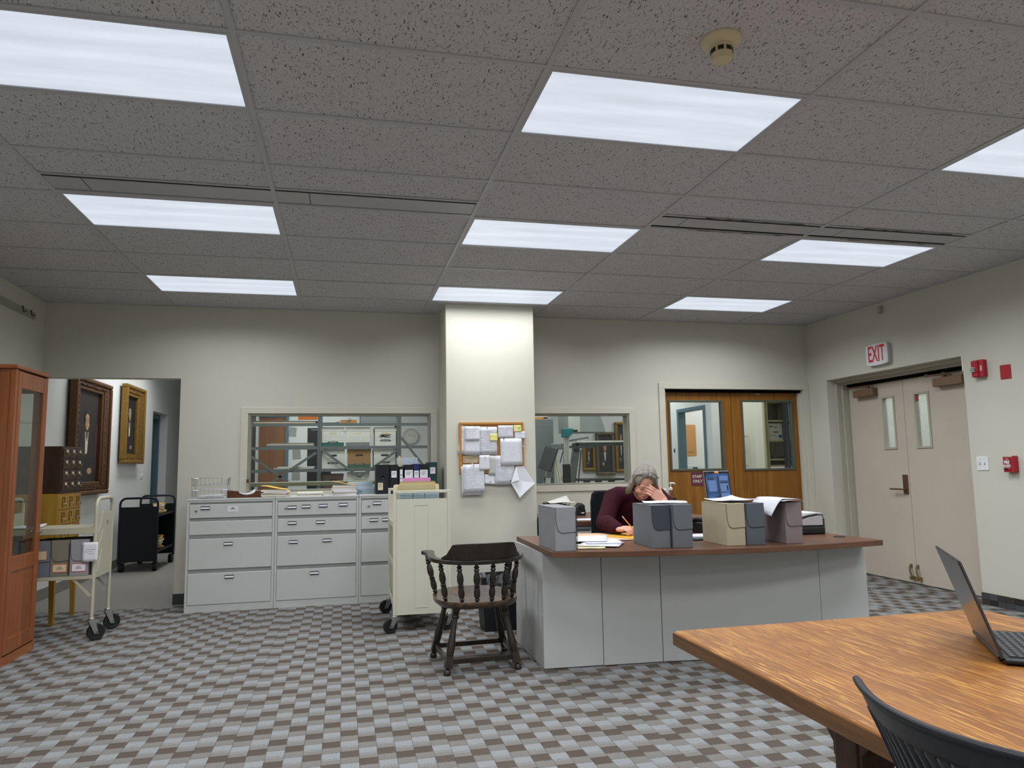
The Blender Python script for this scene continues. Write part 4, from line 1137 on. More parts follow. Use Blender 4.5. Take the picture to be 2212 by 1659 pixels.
# ================================================================== bulletin board
M_cork = plain('cork', 'B0824F', .9, 0, .1, .25, 120, .4, 300)
M_bfr = wood('board_frame_oak', ['A06A2E', 'B5803E', 'C08D4A'], 'x', 20, 10, .45, .3, .4)
YP = 4.35
bo = thing('bulletin_board', 'oak framed cork bulletin board on the pillar', 'bulletin board', (.622, YP, 1.187))
B(-.30, .30, -.012, 0, .02, .48).build('cork_panel', M_cork, bo)
for n_, a in (('frame_rail', (-.325, .325, -.022, 0, .474, .498)), ('frame_rail', (-.325, .325, -.022, 0, 0, .024)), ('frame_stile', (-.325, -.301, -.022, 0, .024, .474)), ('frame_stile', (.301, .325, -.022, 0, .024, .474))):
    B(*a).build(n_, M_bfr, bo, bevel=.003)
def pinned(label, x0, x1, z0, z1, layer, mat, rz=0, curl=.008, seed=1, name='pinned_sheet'):
    w_, h_ = x1 - x0, z1 - z0
    r = random.Random(seed)
    cl = r.uniform(.4, 1)
    def fn(u, v):
        out = .002 + curl * cl * (1 - v) ** 2 + curl * .4 * (u ** 3) * (1 - v)
        return Vector(((u - .5) * w_, (v - .5) * h_, out))
    o = MB().grid(fn, 5, 6).build(name, mat, None, True, angle=180, solid=.0006)
    o.location = ((x0 + x1) / 2, YP - .0145 - .0035 * layer, (z0 + z1) / 2); o.rotation_euler = (PI / 2, rz, 0)
    o.rotation_mode = 'XYZ'
    o.rotation_euler = Euler((PI / 2, 0, 0)).to_matrix().to_4x4().to_euler()
    if rz: o.rotation_euler = (Matrix.Rotation(rz, 4, 'Y') @ Matrix.Rotation(PI / 2, 4, 'X')).to_euler()
    return tag(o, label, 'paper', 'papers pinned to the bulletin board')
def pm(w_, h_, k=0, **kw): return printed('print_%d_%d_%d' % (w_ * 1000, h_ * 1000, k), w=w_, h=h_, **kw)
pinned('left long sheet hanging askew over the board frame', .300, .492, 1.363, 1.640, 0, pm(.19, .28), .16, .012, 1)
pinned('upper left sheet folded over the long askew one', .345, .500, 1.365, 1.646, 1, pm(.155, .28, 1, dens=.45), .02, .01, 2)
pinned('short sheet pinned over the upper left pair', .352, .496, 1.506, 1.644, 2, pm(.145, .14, 2, line=.011), -.02, .01, 21)
pinned('schedule sheet at the top centre with a sticky note on it', .497, .674, 1.364, 1.640, 1, pm(.177, .276, 0, dens=.6), .01, .006, 3)
pinned('colour printed sheet at the top right of the board', .686, .840, 1.529, 1.653, 2, pm(.154, .124, 0, ink='8B7FA8', dens=.7), 0, .004, 4)
pinned('yellow sticky note in the top right corner of the board', .846, .921, 1.588, 1.656, 2, plain('sticky_yellow', 'DCDB8E', .7), -.03, .006, 5, 'sticky_note')
pinned('pale yellow sticky note on the schedule sheet', .602, .678, 1.500, 1.571, 2, plain('sticky_yellow_pale', 'E0DE8A', .7), 0, .004, 6, 'sticky_note')
pinned('small card below the corner sticky note', .853, .963, 1.521, 1.592, 3, pm(.11, .07, 0, line=.012), 0, .006, 7, 'pinned_card')
pinned('large calendar sheet at the right of the board', .706, .925, 1.257, 1.525, 4, pm(.219, .268, 0, line=.018, dens=.4, y0=.07), -.015, .008, 8)
pinned('tan newspaper clipping at the left of the board', .333, .486, 1.282, 1.359, 0, pm(.153, .077, 0, paper='C9B89A', ink='7B6A55', dens=.75, line=.006), 0, .003, 9, 'clipping')
pinned('small narrow sheet in the middle of the board', .490, .595, 1.214, 1.361, 4, pm(.105, .147, 0, dens=.35), 0, .006, 10)
pinned('grey map sheet below the middle of the board', .585, .655, 1.161, 1.356, 2, pm(.07, .195, 3, paper='C9CBC8', ink='8A8C88', line=.004, dens=.7), .02, .003, 11, 'map_sheet')
pinned('two column list with a border at the bottom centre', .650, .845, 1.070, 1.355, 3, pm(.195, .285, 0, line=.0085, dens=.62), 0, .008, 12)
pinned('upper tabular sheet hanging below the frame at the left', .329, .538, 1.001, 1.274, 4, pm(.209, .273, 0, line=.012, dens=.5), -.02, .012, 13)
pinned('under sheet of the pair hanging at the lower left', .314, .530, .976, 1.256, 3, pm(.216, .28, 5), -.01, .012, 14)
pinned('small sketch plan sheet below the grey map', .540, .652, 1.078, 1.170, 2, pm(.112, .092, 4, line=.02, dens=.3), .08, .006, 15)
# the sheet hanging by one corner, its left corner folded over
def cor(u, v):
    a, b, c, d = Vector((.861, 0, 1.249)), Vector((.80, 0, 1.088)), Vector((.882, 0, .942)), Vector((1.046, 0, 1.082))
    top = Vector((.935, 0, 1.249))
    p = (b * (1 - u) + c * u) * v + (a * (1 - u) + d * u) * (1 - v) if False else None
    e0 = a.lerp(b, v); e1 = top.lerp(d, min(1, v * 1.0)) if v < .5 else d.lerp(d, 1)
    return p
o = MB()
P = lambda x, z, d: (x, YP - .03 - d, z)
o.add([P(.861, 1.249, 0), P(.935, 1.249, 0), P(1.046, 1.082, .03), P(.882, .942, .045), P(.80, 1.088, .03), P(.92, 1.10, .004), P(.87, 1.17, .002)],
      [(0, 1, 6), (1, 2, 5, 6), (2, 3, 5), (3, 4, 5), (0, 6, 5, 4)])
ob = o.build('pinned_sheet', printed('print_corner', w=4, h=4, line=.0085, dens=.6), None, False, solid=.0007)
tag(ob, 'sheet hanging from one corner past the lower right of the board', 'paper', 'papers pinned to the bulletin board')
o = MB().add([P(.861, 1.249, .008), P(.80, 1.088, .034), P(.88, 1.115, .05), P(.872, 1.19, .03)], [(0, 1, 2, 3)]).build('folded_corner', M_paper, ob, solid=.0007)
for i, (x, z, c, lb) in enumerate(((.345, 1.645, 'chrome', 'silver pin at the top left of the board'), (.575, 1.631, 'black', 'black pin above the schedule sheet'), (.605, 1.645, 'orange', 'orange pin near the top centre'), (.585, 1.645, 'red', 'red pin near the top centre'), (.896, 1.625, 'black', 'black pin on the corner sticky note'), (.74, 1.52, 'black', 'black pin on the calendar sheet'), (.55, 1.345, 'yellow', 'yellow pin on the narrow middle sheet'), (.605, 1.352, 'white', 'white pin above the grey map'), (.42, 1.28, 'white', 'white pin on the tan clipping'), (.437, 1.262, 'black', 'black pin on the lower tabular sheet'), (.935, 1.443, 'white', 'white pin on the right frame'), (.598, 1.102, 'black', 'black pin on the sketch plan'), (.803, 1.105, 'black', 'black pin on the two column list'))):
    cc_ = {'chrome': 'C9CCD0', 'black': '17181C', 'orange': 'C8641E', 'red': 'B23A2A', 'yellow': 'D8C23A', 'white': 'E8E8E4'}[c]
    pn = MB().lathe([(0, 0), (.0025, 0), (.0025, .006), (.0055, .009), (.005, .014), (0, .015)], (0, 0, 0), 10, Matrix.Rotation(PI / 2, 4, 'X')).build('push_pin', plain('pin_' + c, cc_, .3), None, True)
    pn.location = (x, YP - .028, z); tag(pn, lb, 'pin', 'push pins on the bulletin board')

# ================================================================== storage room behind the left window
M_shelf = plain('grey_shelving', '6C7273', .45, .3, .4, .05)
su = thing('steel_shelving', 'grey steel shelving unit with cross braces behind the left window', 'shelving', (-.6, 7.45, 0))
ox, oy = .6, -7.45
PX = [(-2.05, -2.0), (-1.149, -1.101), (-.087, -.027), (.95, .99)]
for (a, b) in PX:
    for y in (7.45, 7.95):
        B(a + ox, b + ox, y + oy - .02, y + oy + .02, 0, 2.6).build('post', M_shelf, su)
        h = MB()
        for i in range(32):
            if y < 7.5: h.box((a + b) / 2 + ox - .005, (a + b) / 2 + ox + .005, y + oy - .022, y + oy - .019, .98 + i * .035, .99 + i * .035)
        if y < 7.5:
            hh = h.build('post_holes', M_dark, su); hh['kind'] = 'stuff'
for (xa, xb) in ((-2.0, -1.149), (-1.101, -.087), (-.027, .95)):
    for z in (1.869, 1.555, 1.255, .90):
        if xa > -.1 and z < 1.5: continue
        s = MB(); s.box(xa + ox, xb + ox, -.02, .52, z - .006, z); s.box(xa + ox, xb + ox, -.022, -.016, z - .04, z)
        s.build('shelf', M_shelf, su)
for p, q in (((-1.993, 1.43), (-1.52, 1.087)), ((-1.166, 1.472), (-1.733, 1.084)), ((-1.107, 1.52), (-.592, 1.133)), ((-.087, 1.485), (-.592, 1.133)), ((-.031, 1.67), (.46, 1.04))):
    MB().bar((p[0] + ox, -.03, p[1]), (q[0] + ox, -.03, q[1]), .034, .006, up=(0, 1, 0)).build('cross_brace', M_shelf, su)
def bankers(label, x0, x1, z0, z1, y=7.47, col='DAD9CF', band=None, hole='1D1D1F', lid=None, scr=0, grid=0, logo='2B3036', stripes=1):
    o = thing('storage_box', label, 'box', ((x0 + x1) / 2, y, z0), 0, 'archive boxes on the steel shelving')
    w_, h_ = x1 - x0, z1 - z0
    m = plain('carton_' + col, col, .7, 0, .2, .03)
    B(-w_ / 2 + .006, w_ / 2 - .006, 0, .38, 0, h_ - .05).build('body', m, o)
    B(-w_ / 2, w_ / 2, -.004, .384, h_ - .055, h_).build('lid', plain('carton_' + (lid or col), lid or col, .7), o, bevel=.002, seg=1)
    MB().prism([(-.045, -.013), (.045, -.013), (.052, 0), (.045, .013), (-.045, .013), (-.052, 0)], 0, .0012, Matrix.Translation((0, -.0005, h_ - .085)) @ Matrix.Rotation(PI / 2, 4, 'X')).build('handle_hole', plain('hole_' + hole, hole, .8), o)
    k = MB()
    if stripes:
        for i in range(3): k.box(-w_ / 2 + .012, w_ / 2 - .012, -.0008, 0, h_ - .125 - i * .028, h_ - .123 - i * .028)
    if grid:
        for i in range(6): k.box(-.11 + i * .044, -.109 + i * .044, -.0008, 0, .07, .12)
        k.box(-.11, .11, -.0008, 0, .118, .12); k.box(-.11, .11, -.0008, 0, .068, .07); k.box(-.11, .11, -.0008, 0, .09, .091)
    if k.v: k.build('printed_lines', plain('carton_ink', '8D8F8D', .8), o)
    if band: B(-w_ / 2 + .0055, w_ / 2 - .0055, -.0012, .001, 0, .052).build('colour_band', plain('band_' + band, band, .7), o)
    if logo:
        zz = .055 if band else .075
        MB().prism([(-.07, -.012), (.07, -.012), (.074, 0), (.062, .010), (0, .014), (-.062, .010), (-.074, 0)], 0, .0012, Matrix.Translation((0, -.0016, zz)) @ Matrix.Rotation(PI / 2, 4, 'X')).build('oval_logo', plain('logo_' + logo, logo, .7), o)
        lt = MB()
        for i in range(10): lt.box(-.05 + i * .01, -.044 + i * .01, -.0036, -.0026, zz - .004, zz + .004)
        lt.build('logo_lettering', plain('carton_DAD9CF', 'DAD9CF', .7), o)
    if scr:
        s = MB(); r = random.Random(scr)
        for i in range(14):
            s.bar((-.085 + r.uniform(0, .14), -.001, .135 + r.uniform(-.028, .03)), (-.06 + r.uniform(0, .14), -.001, .135 + r.uniform(-.028, .03)), .009, .0008, up=(0, 1, 0))
        s.build('marker_scribble', plain('marker', '23252E', .7), o)
    return o
bankers('white archive box with a teal band, left on the upper shelf', -1.100, -.795, 1.556, 1.815, band='2E6257', hole='CFC9AE')
bankers('white archive box with a printed grid, middle of the upper shelf', -.780, -.452, 1.556, 1.815, band='7C7E7C', hole='D5CFB5', grid=1, logo=None, stripes=0)
bankers('white archive box with black scribbles, right on the upper shelf', -.391, -.092, 1.556, 1.812, hole='CFC5A0', scr=5)
bankers('white archive box with a black handle hole behind the left brace', -1.098, -.788, 1.256, 1.515)
bankers('brown archive box with a green band on the middle shelf', -.756, -.436, 1.256, 1.515, col='9C7850', band='43624E', hole='3A2A1C', logo='4B3B2A')
bankers('white archive box behind the right cross brace', -.405, -.098, 1.256, 1.512)
bankers('dark brown archive box on the lowest visible shelf', -1.075, -.80, .901, 1.185, col='5C4A40', hole='2A211C', logo=None, stripes=0)
bankers('plain white box on the lowest visible shelf', -.757, -.455, .901, 1.20, logo=None, stripes=0, hole='C9C8BE')
o = thing('flat_box', 'lower grey flat clamshell box on top of the shelving', 'box', (-.335, 7.47, 1.869), 0, 'flat grey boxes on top of the shelving')
M_gb = plain('grey_board', '8B8D8F', .65)
B(-.25, .25, 0, .38, 0, .055).build('body', M_gb, o); B(-.252, .252, -.002, .382, .045, .06).build('lid', plain('grey_board_lid', '9A9C9E', .65), o); B(-.256, -.250, -.004, .01, .0, .06).build('metal_corner', M_coil, o)
o2 = copy_tree(o); o2.location = (-.335, 7.48, 1.931); o2['label'] = 'upper grey flat clamshell box on top of the shelving'
o = thing('clipboard_box', 'tan clipboard with a silver clip standing on the top shelf', 'clipboard', (-.738, 7.47, 1.869))
B(-.11, .11, 0, .012, 0, .048).build('board', plain('hardboard', 'B8864A', .5), o, bevel=.004); MB().tube([(-.03, -.004, .05), (.0, -.012, .03), (.03, -.004, .05), (-.01, -.01, .07)], .005, 6).build('clip', M_chrome, o, True)
sheet('cloth_bundle', 'dark folded cloth lying on the top shelf beside the clipboard', 'cloth', (-.98, 7.6, 1.871), .24, .3, 0, plain('dark_cloth', '585C5D', .8), (0, 0), .03, seed=11, th=.01)
n = 0
for (z, items) in ((1.869, ((-1.58, .80, 'D6BE9C', .018, 'tan'), (-1.57, .84, '5B5E60', .014, 'dark grey'))), (1.556, ((-1.50, .62, '76787A', .02, 'grey'), (-1.50, .60, 'D9D9D2', .012, 'white'), (-1.48, .56, '8A7B6C', .016, 'brown'))), (1.256, ((-1.45, .52, 'B9B9B0', .018, 'pale grey'), (-1.42, .48, 'DCDCD4', .014, 'white')))):
    zz = z
    for i, (x, w_, c, t, nm) in enumerate(items):
        sh = 'top' if z > 1.8 else ('second' if z > 1.5 else 'third')
        o = B(-w_ / 2, w_ / 2, -.25, .25, 0, t).build('flat_portfolio', plain('portfolio_' + c, c, .6), None, bevel=.003)
        o.location = (x, 7.70, zz); zz += t + .001
        tag(o, '%s flat portfolio on the %s shelf of the left bay' % (nm, sh), 'portfolio', 'flat portfolios on the steel shelving')
# low khaki counter rail and things behind the window
lt = thing('khaki_shelf', 'khaki steel shelf rail running just behind the left window', 'shelving', (-1.0, 6.0, 0))
M_khaki = plain('khaki_enamel', '8E8D76', .45, .1, .4, .04)
B(-.95, .85, -.02, .5, 1.064, 1.105).build('shelf', M_khaki, lt)
for x in (-.95, .15, .82): B(x, x + .045, -.015, .015, 0, 1.064).build('post', M_khaki, lt)
B(-.95, .85, .0, .5, .70, .73).build('shelf', M_khaki, lt)
B(-.9, .8, .08, .48, .73, .98).build('back_panel', plain('dim_panel', '3C4142', .6), lt)
# end wall of the storage room
M_brdoor = wood('brown_door', ['6E4A32', '7F563A', '8A6042'], 'z', 6, 14, .45, .2, .35)
d4 = struct(thing('door_4', '', 'door', (0, 10.2, 0))); del d4['label']; del d4['category']
B(-2.33, -1.77, -.02, -.001, .01, 2.136).build('door_leaf', M_brdoor, d4)
f = MB(); f.box(-2.4, -1.721, -.035, -.001, 2.136, 2.19); f.box(-1.77, -1.721, -.035, -.001, 0, 2.136); f.build('door_frame', M_teal, d4)
def wallpaper(name, label, cat, x0, x1, z0, z1, y, mat, rz=0):
    o = B(-(x1 - x0) / 2, (x1 - x0) / 2, -.002, 0, -(z1 - z0) / 2, (z1 - z0) / 2).build(name, mat)
    o.location = ((x0 + x1) / 2, y - .002, (z0 + z1) / 2); o.rotation_euler = (0, rz, 0)
    return tag(o, label, cat)
M_gp = plain('grey_notice', '9A9B99', .7)
wallpaper('orange_poster', 'orange notice high on the storage room wall', 'poster', -1.57, -1.25, 2.096, 2.32, 10.2, plain('orange_paper', 'C8701C', .6))
wallpaper('wall_notice', 'upper grey notice taped beside the brown door', 'notice', -1.715, -1.595, 1.811, 1.968, 10.2, M_gp, .1)
wallpaper('wall_notice', 'middle grey notice taped beside the brown door', 'notice', -1.655, -1.52, 1.425, 1.587, 10.2, M_gp, -.06)
wallpaper('wall_notice', 'lowest grey notice taped beside the brown door', 'notice', -1.658, -1.526, 1.072, 1.218, 10.2, M_gp, 0)
o = thing('black_cabinet', 'tall black metal cabinet in the storage room', 'cabinet', (-1.20, 9.0, 0))
B(-.155, .2, 0, .5, 0, 1.89).build('body', plain('black_cabinet_paint', '24282B', .4), o, bevel=.004); B(-.15, .19, -.008, 0, .05, 1.83).build('door', plain('black_cabinet_paint', '24282B', .4), o, bevel=.003); B(-.10, .0, -.010, -.006, 1.852, 1.868).build('badge', M_steel, o)
ck = thing('wall_clock', 'pale round wall clock in the storage room', 'clock', (.35, 10.2, 1.80))
RX = Matrix.Rotation(PI / 2, 4, 'X')
MB().lathe([(0, .004), (.128, .004), (.137, .012), (.137, .03), (.12, .03), (.12, .024), (0, .024)], (0, 0, 0), 40, RX).build('case', plain('clock_case', 'B9B8AE', .5), ck, True)
MB().lathe([(0, .024), (.12, .024), (.12, .026), (0, .026)], (0, 0, 0), 40, RX).build('dial', plain('clock_dial', 'D2D0C6', .6), ck)
k = MB()
for i in range(12):
    a = i * PI / 6; k.box(math.sin(a) * .1 - .004, math.sin(a) * .1 + .004, -.028, -.026, math.cos(a) * .1 - .008, math.cos(a) * .1 + .008)
k.build('hour_marks', plain('clock_ink', '9B9A92', .6), ck)
for nm, a, l in (('hour_hand', -1.0, .055), ('minute_hand', 1.5, .085)):
    MB().bar((0, -.029, 0), (math.sin(a) * l, -.029, math.cos(a) * l), .006, .002, up=(0, 1, 0)).build(nm, plain('clock_hand', '8C8B84', .6), ck)
# ================================================================== reception desk
M_dtop = wood('desk_laminate', ['523729', '60412F', '6E4C39'], 'x', 10, 18, .35, .35, .45)
M_dgrey = plain('desk_grey_panel', 'B6B8B8', .55, 0, .35, .03, 3, .03, 400)
ZD = .742
dk = thing('reception_desk', 'grey panelled reception desk with a brown wood-look top', 'desk', (1.45, 1.9, 0))
DXo, DYo = -1.45, -1.9
fr_ = []
for i in range(25):
    t = i / 24; x = .407 + (2.573 - .407) * t; y = 1.526 + (1.378 - 1.526) * t - .136 * 4 * t * (1 - t)
    fr_.append((x + DXo, y + DYo))
poly = fr_ + [(2.515 + DXo, 2.47 + DYo), (.431 + DXo, 2.53 + DYo)]
MB().prism(poly, ZD - .034, ZD).build('desk_top', M_dtop, dk, bevel=.0025, seg=2)
PP = [(.415, 1.78), (.797, 1.760), (1.187, 1.735), (2.252, 1.600), (2.575, 1.552)]
for i in range(4):
    a = Vector((PP[i][0] + DXo, PP[i][1] + DYo, 0)); b = Vector((PP[i + 1][0] + DXo, PP[i + 1][1] + DYo, 0))
    d = (b - a); L = d.length; ang = math.atan2(d.y, d.x)
    g0 = .0 if i == 0 else .002; g1 = L - (.0 if i == 3 else .002)
    off = .004 if i == 3 else 0
    B(g0, g1, off, .022, .006 if i < 1 else .004, ZD - .034, Matrix.Translation(a) @ Matrix.Rotation(ang, 4, 'Z')).build('front_panel', M_dgrey, dk, bevel=.0012, seg=1)
    if i < 3:
        B(L - .006, L + .006, .012, .024, .004, ZD - .034, Matrix.Translation(a) @ Matrix.Rotation(ang, 4, 'Z')).build('panel_joint', M_dark, dk)
B(.415 + DXo, .437 + DXo, 1.802 + DYo, 2.51 + DYo, .004, ZD - .034).build('side_panel', M_dgrey, dk, bevel=.0012, seg=1)
B(2.555 + DXo, 2.577 + DXo, 1.58 + DYo, 2.42 + DYo, .004, ZD - .034).build('side_panel', M_dgrey, dk)
MB().lathe([(.0, 0), (.036, 0), (.036, .004), (.030, .006), (.024, .003), (0, .003)], (2.455 + DXo, 1.644 + DYo, ZD), 28).build('grommet', M_black, dk, True)
# document boxes on the desk
G = 'document boxes on the reception desk'
zt = ZD + .0006
docbox('light grey document box with black coil edge at the left end of the desk', '888A8E', (.497, 1.528, zt), 0, .131, .38, .256, coil='r', group=G)
docbox('slate box with a navy flap, left of the pair before the woman', '65686D', (1.084, 1.470, zt), -.05, .119, .33, .255, flap='3B404B', group=G)
docbox('slate grey document box, right of the pair before the woman', '616469', (1.215, 1.445, zt), -.05, .128, .33, .257, group=G)
docbox('tan document box with stitched corner on the desk', 'A69C86', (1.562, 1.424, zt), 0, .127, .31, .255, stitch=1, group=G)
docbox('blue grey document box standing against the tan box', '52595F', (1.697, 1.424, zt), -.01, .127, .31, .253, group=G)
docbox('mauve grey document box under drooping papers', '7C6F71', (1.953, 1.405, zt), -.06, .115, .32, .253, group=G)
# papers on the boxes
zb_ = ZD + .2615
sheet('loose_papers', 'white papers lying across the slate boxes', 'paper', (1.20, 1.66, zb_ + .002), .27, .21, -.35, M_paper, (0, 0), .008, seed=21, th=.006)
sheet('loose_papers', 'crumpled white papers on top of the tan box', 'paper', (1.64, 1.60, zb_ + .0015), .24, .24, .25, M_paper, (0, 0), .014, seed=24, th=.005)
def droop(u, v):
    # u across x (0 left..1), v depth; the left edge hangs down past the blue box
    x = 1.775 + .235 * u; y = 1.395 + .27 * v
    z = ZD + .2595 + .006 * math.sin(u * 3) + .004 * v
    k = max(0, .42 - u) / .42
    return Vector((x + .018 * k, y, z + .012 - .088 * k ** 1.3 * (1.1 - .35 * v)))
o = MB().grid(droop, 12, 5).build('drooping_sheet', printed('droop_print', paper='D6D8E0', w=9, h=9, line=.011, dens=.25), None, True, angle=180, solid=.0008)
tag(o, 'white sheet drooping down between the blue grey and mauve boxes', 'paper')
def droop2(u, v):
    x = 1.86 + .18 * u; y = 1.355 + .24 * v + .05 * u
    return Vector((x, y, ZD + .2625 + .007 * math.sin(u * 3 + .4) - .012 * max(0, u - .8) * 5 * .4))
o = MB().grid(droop2, 8, 5).build('loose_sheet', M_paper, None, True, angle=180, solid=.0008); tag(o, 'upper white sheet lying over the mauve box with a lifted corner', 'paper')
# papers on the desk top
z = ZD
sheet('peach_folder', 'wide peach folder lying open on the desk before the woman', 'folder', (1.06, 2.26, z + .001), .46, .50, -.25, plain('peach_paper', 'E2B795', .7), seed=31, th=.002)
sheet('black_portfolio', 'black folder edge under the peach folder', 'folder', (1.10, 2.09, z + .0002), .40, .30, -.1, M_black, seed=32, th=.0008)
sheet('yellow_pad', 'yellow pad under the writing hand', 'notepad', (1.16, 2.19, z + .004), .22, .30, .42, M_yellow, seed=33, th=.003)
for i, (x, y, w_, h_, rz, lb, mt) in enumerate(((.80, 2.05, .28, .36, -.35, 'white letter sheets beside the coil edged box, uppermost', printed('letter_a', w=.28, h=.36, line=.014, dens=.45)),
                                                (.86, 1.90, .24, .30, -.2, 'white stapled sheets in the middle of the desk papers', printed('letter_b', w=.24, h=.30, line=.016, dens=.3)),
                                                (.80, 1.76, .26, .28, -.5, 'white sheets nearest the desk edge', printed('letter_c', w=.26, h=.28, line=.016, dens=.35)),
                                                (.69, 1.70, .20, .26, -.25, 'cream ruled sheet partly behind the coil edged box', printed('ruled_cream', 'CFC7A4', '8A8060', .02, .004, .004, .12, .95, .2, .26)))):
    sheet('desk_paper', lb, 'paper', (x, y, z + .0035 + (3 - i) * .0025), w_, h_, rz, mt, (0, 0), .004, seed=40 + i, th=.0018, group='papers on the reception desk')
# things between the boxes
tp = thing('desk_telephone', 'black desk telephone half hidden between the boxes', 'telephone', (1.83, 2.25, z), .1)
MB().prism([(-.10, 0), (.10, 0), (.10, .03), (-.10, .075)], -.09, .09, Matrix(((1, 0, 0, 0), (0, 0, 1, 0), (0, 1, 0, 0), (0, 0, 0, 1)))).build('base', M_black, tp, bevel=.006)
MB().tube([(-.075, -.09, .085), (-.075, -.05, .095), (-.075, .05, .095), (-.075, .09, .085)], .018, 10).build('handset', M_black, tp, True)
b_ = tag(MB().ball((0, 0, 0), (.022, .022, .018), 14, 8).build('white_mouse', plain('white_plastic', 'E4E6EA', .4), None, True), 'small white object beside the desk telephone', 'desk item'); b_.location = (1.80, 2.10, z + .018)
sheet('desk_paper', 'white papers with an orange edge between the boxes', 'paper', (1.60, 2.03, z + .004), .26, .22, .05, M_paper, seed=51, th=.006)
sheet('orange_folder', 'orange folder edge under papers between the boxes', 'folder', (1.585, 2.0, z + .0006), .26, .22, .0, plain('orange_folder_paper', 'C8743A', .6), seed=52, th=.001)
o = B(-.08, .08, -.03, .03, 0, .012).build('tablet_case', plain('tablet_dark', '2A2D33', .3), None, bevel=.004); o.location = (1.53, 1.80, z); o.rotation_euler = (0, 0, .1); tag(o, 'flat black device lying between the two groups of boxes', 'device')
o = B(-.06, .06, -.02, .02, 0, .014).build('desk_stapler', plain('stapler_grey', '9A9DA2', .35, .5), None, bevel=.006); o.location = (1.56, 1.89, z); o.rotation_euler = (0, 0, -.4); tag(o, 'small grey stapler between the two groups of boxes', 'stapler')
# printer / scanner
ps = thing('desk_scanner', 'white and black sheet scanner at the right end of the desk', 'scanner', (2.27, 1.845, z), -.05)
B(-.21, .225, .0, .29, 0, .055).build('base', M_black, ps, bevel=.012)
pr_ = [(-.21, .05), (.215, .05), (.215, .135), (.18, .137), (.10, .126), (.0, .103), (-.12, .09), (-.21, .085)]
XZ = Matrix(((1, 0, 0, 0), (0, 0, 1, 0), (0, 1, 0, 0), (0, 0, 0, 1)))
MB().prism(pr_, .004, .285, XZ).build('body', M_black, ps, bevel=.004)
MB().prism([(x, zz + .002) for x, zz in ((-.20, .09), (-.12, .093), (.0, .106), (.10, .129), (.18, .140), (.212, .139), (.212, .143), (.17, .150), (.05, .146), (-.20, .143))], .02, .285, XZ).build('lid', plain('white_plastic', 'E4E6EA', .4), ps, bevel=.003)
MB().prism([(.04, .064), (.205, .064), (.205, .128), (.175, .129), (.10, .118), (.03, .100), (.028, .075)], .0, .006, XZ).build('side_plate', plain('grey_plastic_side', 'B3B1B6', .45), ps, bevel=.002)
B(.216, .232, .02, .27, 0, .105).build('paper_guard', M_black, ps, bevel=.003)
# laptop on a stand, screen towards the viewer
lp2 = thing('open_laptop', 'open laptop with a blue screen on a stand behind the tan box', 'laptop', (2.04, 2.44, z), .10)
B(-.10, .10, -.09, .09, 0, .006).build('stand_base', M_steel, lp2, bevel=.003); MB().bar((0, .06, 0), (0, .03, .19), .05, .012).build('stand_arm', M_steel, lp2); 
B(-.115, .115, -.15, .02, .190, .204).build('laptop_base', M_steel, lp2, bevel=.004)
MS = Matrix.Translation((0, .02, .204)) @ Matrix.Rotation(-.16, 4, 'X')
sc2 = B(-.117, .117, 0, .006, 0, .245, MS).build('screen_lid', M_steel, lp2, bevel=.003)
B(-.114, .114, -.001, 0, .004, .241, MS).build('bezel', M_black, sc2)
def screen_mat():
    t = NT('blue_screen'); t.b.inputs['Base Color'].default_value = (.01, .015, .03, 1); t.set(.15, 0, .5)
    v = t.coord('Object'); n = t.noise(v, 9, 2)
    t.l(t.ramp(n, [(.3, lin('22406E')), (.7, lin('4A6EA6'))]), t.b.inputs['Emission Color']); t.b.inputs['Emission Strength'].default_value = .8
    return t.m
B(-.103, .103, -.0018, -.001, .018, .222, MS).build('screen', screen_mat(), sc2)
k = MB()
for (x0, x1, z0, z1) in ((-.085, -.03, .175, .19), (-.002, .012, .03, .20), (.03, .095, .15, .160), (-.09, -.012, .075, .079), (.075, .09, .09, .13), (-.02, .012, .02, .05)): k.box(x0, x1, -.0024, -.0018, z0, z1, MS)
k.build('screen_windows', emit('screen_dark', '172338', .7), sc2)
k = MB()
for (x0, x1, z0, z1) in ((-.085, -.015, .085, .17), (.02, .095, .085, .145), (.02, .095, .17, .205), (.02, .095, .03, .07)): k.box(x0, x1, -.0022, -.0018, z0, z1, MS)
k.build('screen_pages', emit('screen_pale', '5D7FB6', .8), sc2)
B(-.018, .018, -.002, -.001, .226, .241, MS).build('camera_cover', plain('orange_note', 'E0A070', .6), sc2)

# ================================================================== captain's chair
M_walnut = wood('dark_worn_wood', ['0E0A07', '1E1610', '3A2A1C'], 'z', 16, 10, .32, .3, .5, .2)
M_walnut2 = wood('worn_seat_wood', ['1B130D', '33251A', '6A4A30'], 'y', 14, 10, .28, .3, .5, .3)
ch = thing('captains_chair', 'dark worn wooden captain\'s chair with turned spindles beside the desk', 'chair', (.035, 2.065, 0), .02)
def turned(p, q, prof, n=12):
    p = Vector(p); q = Vector(q)
    return [(p.lerp(q, t), r) for t, r in prof]
LEG = [(0, .012), (.0, .02), (.03, .0215), (.055, .014), (.075, .020)]
LEGT = [(.25, .018), (.30, .0225), (.42, .0235), (.62, .0165), (.80, .0155), (.83, .0215), (.855, .0225), (.88, .018), (.90, .021), (1.0, .024)]
feet = [(-.222, -.232, -.14, -.135), (.226, -.228, .155, -.135), (-.244, .214, -.15, .19), (.25, .35 - .12, .17, .19)]
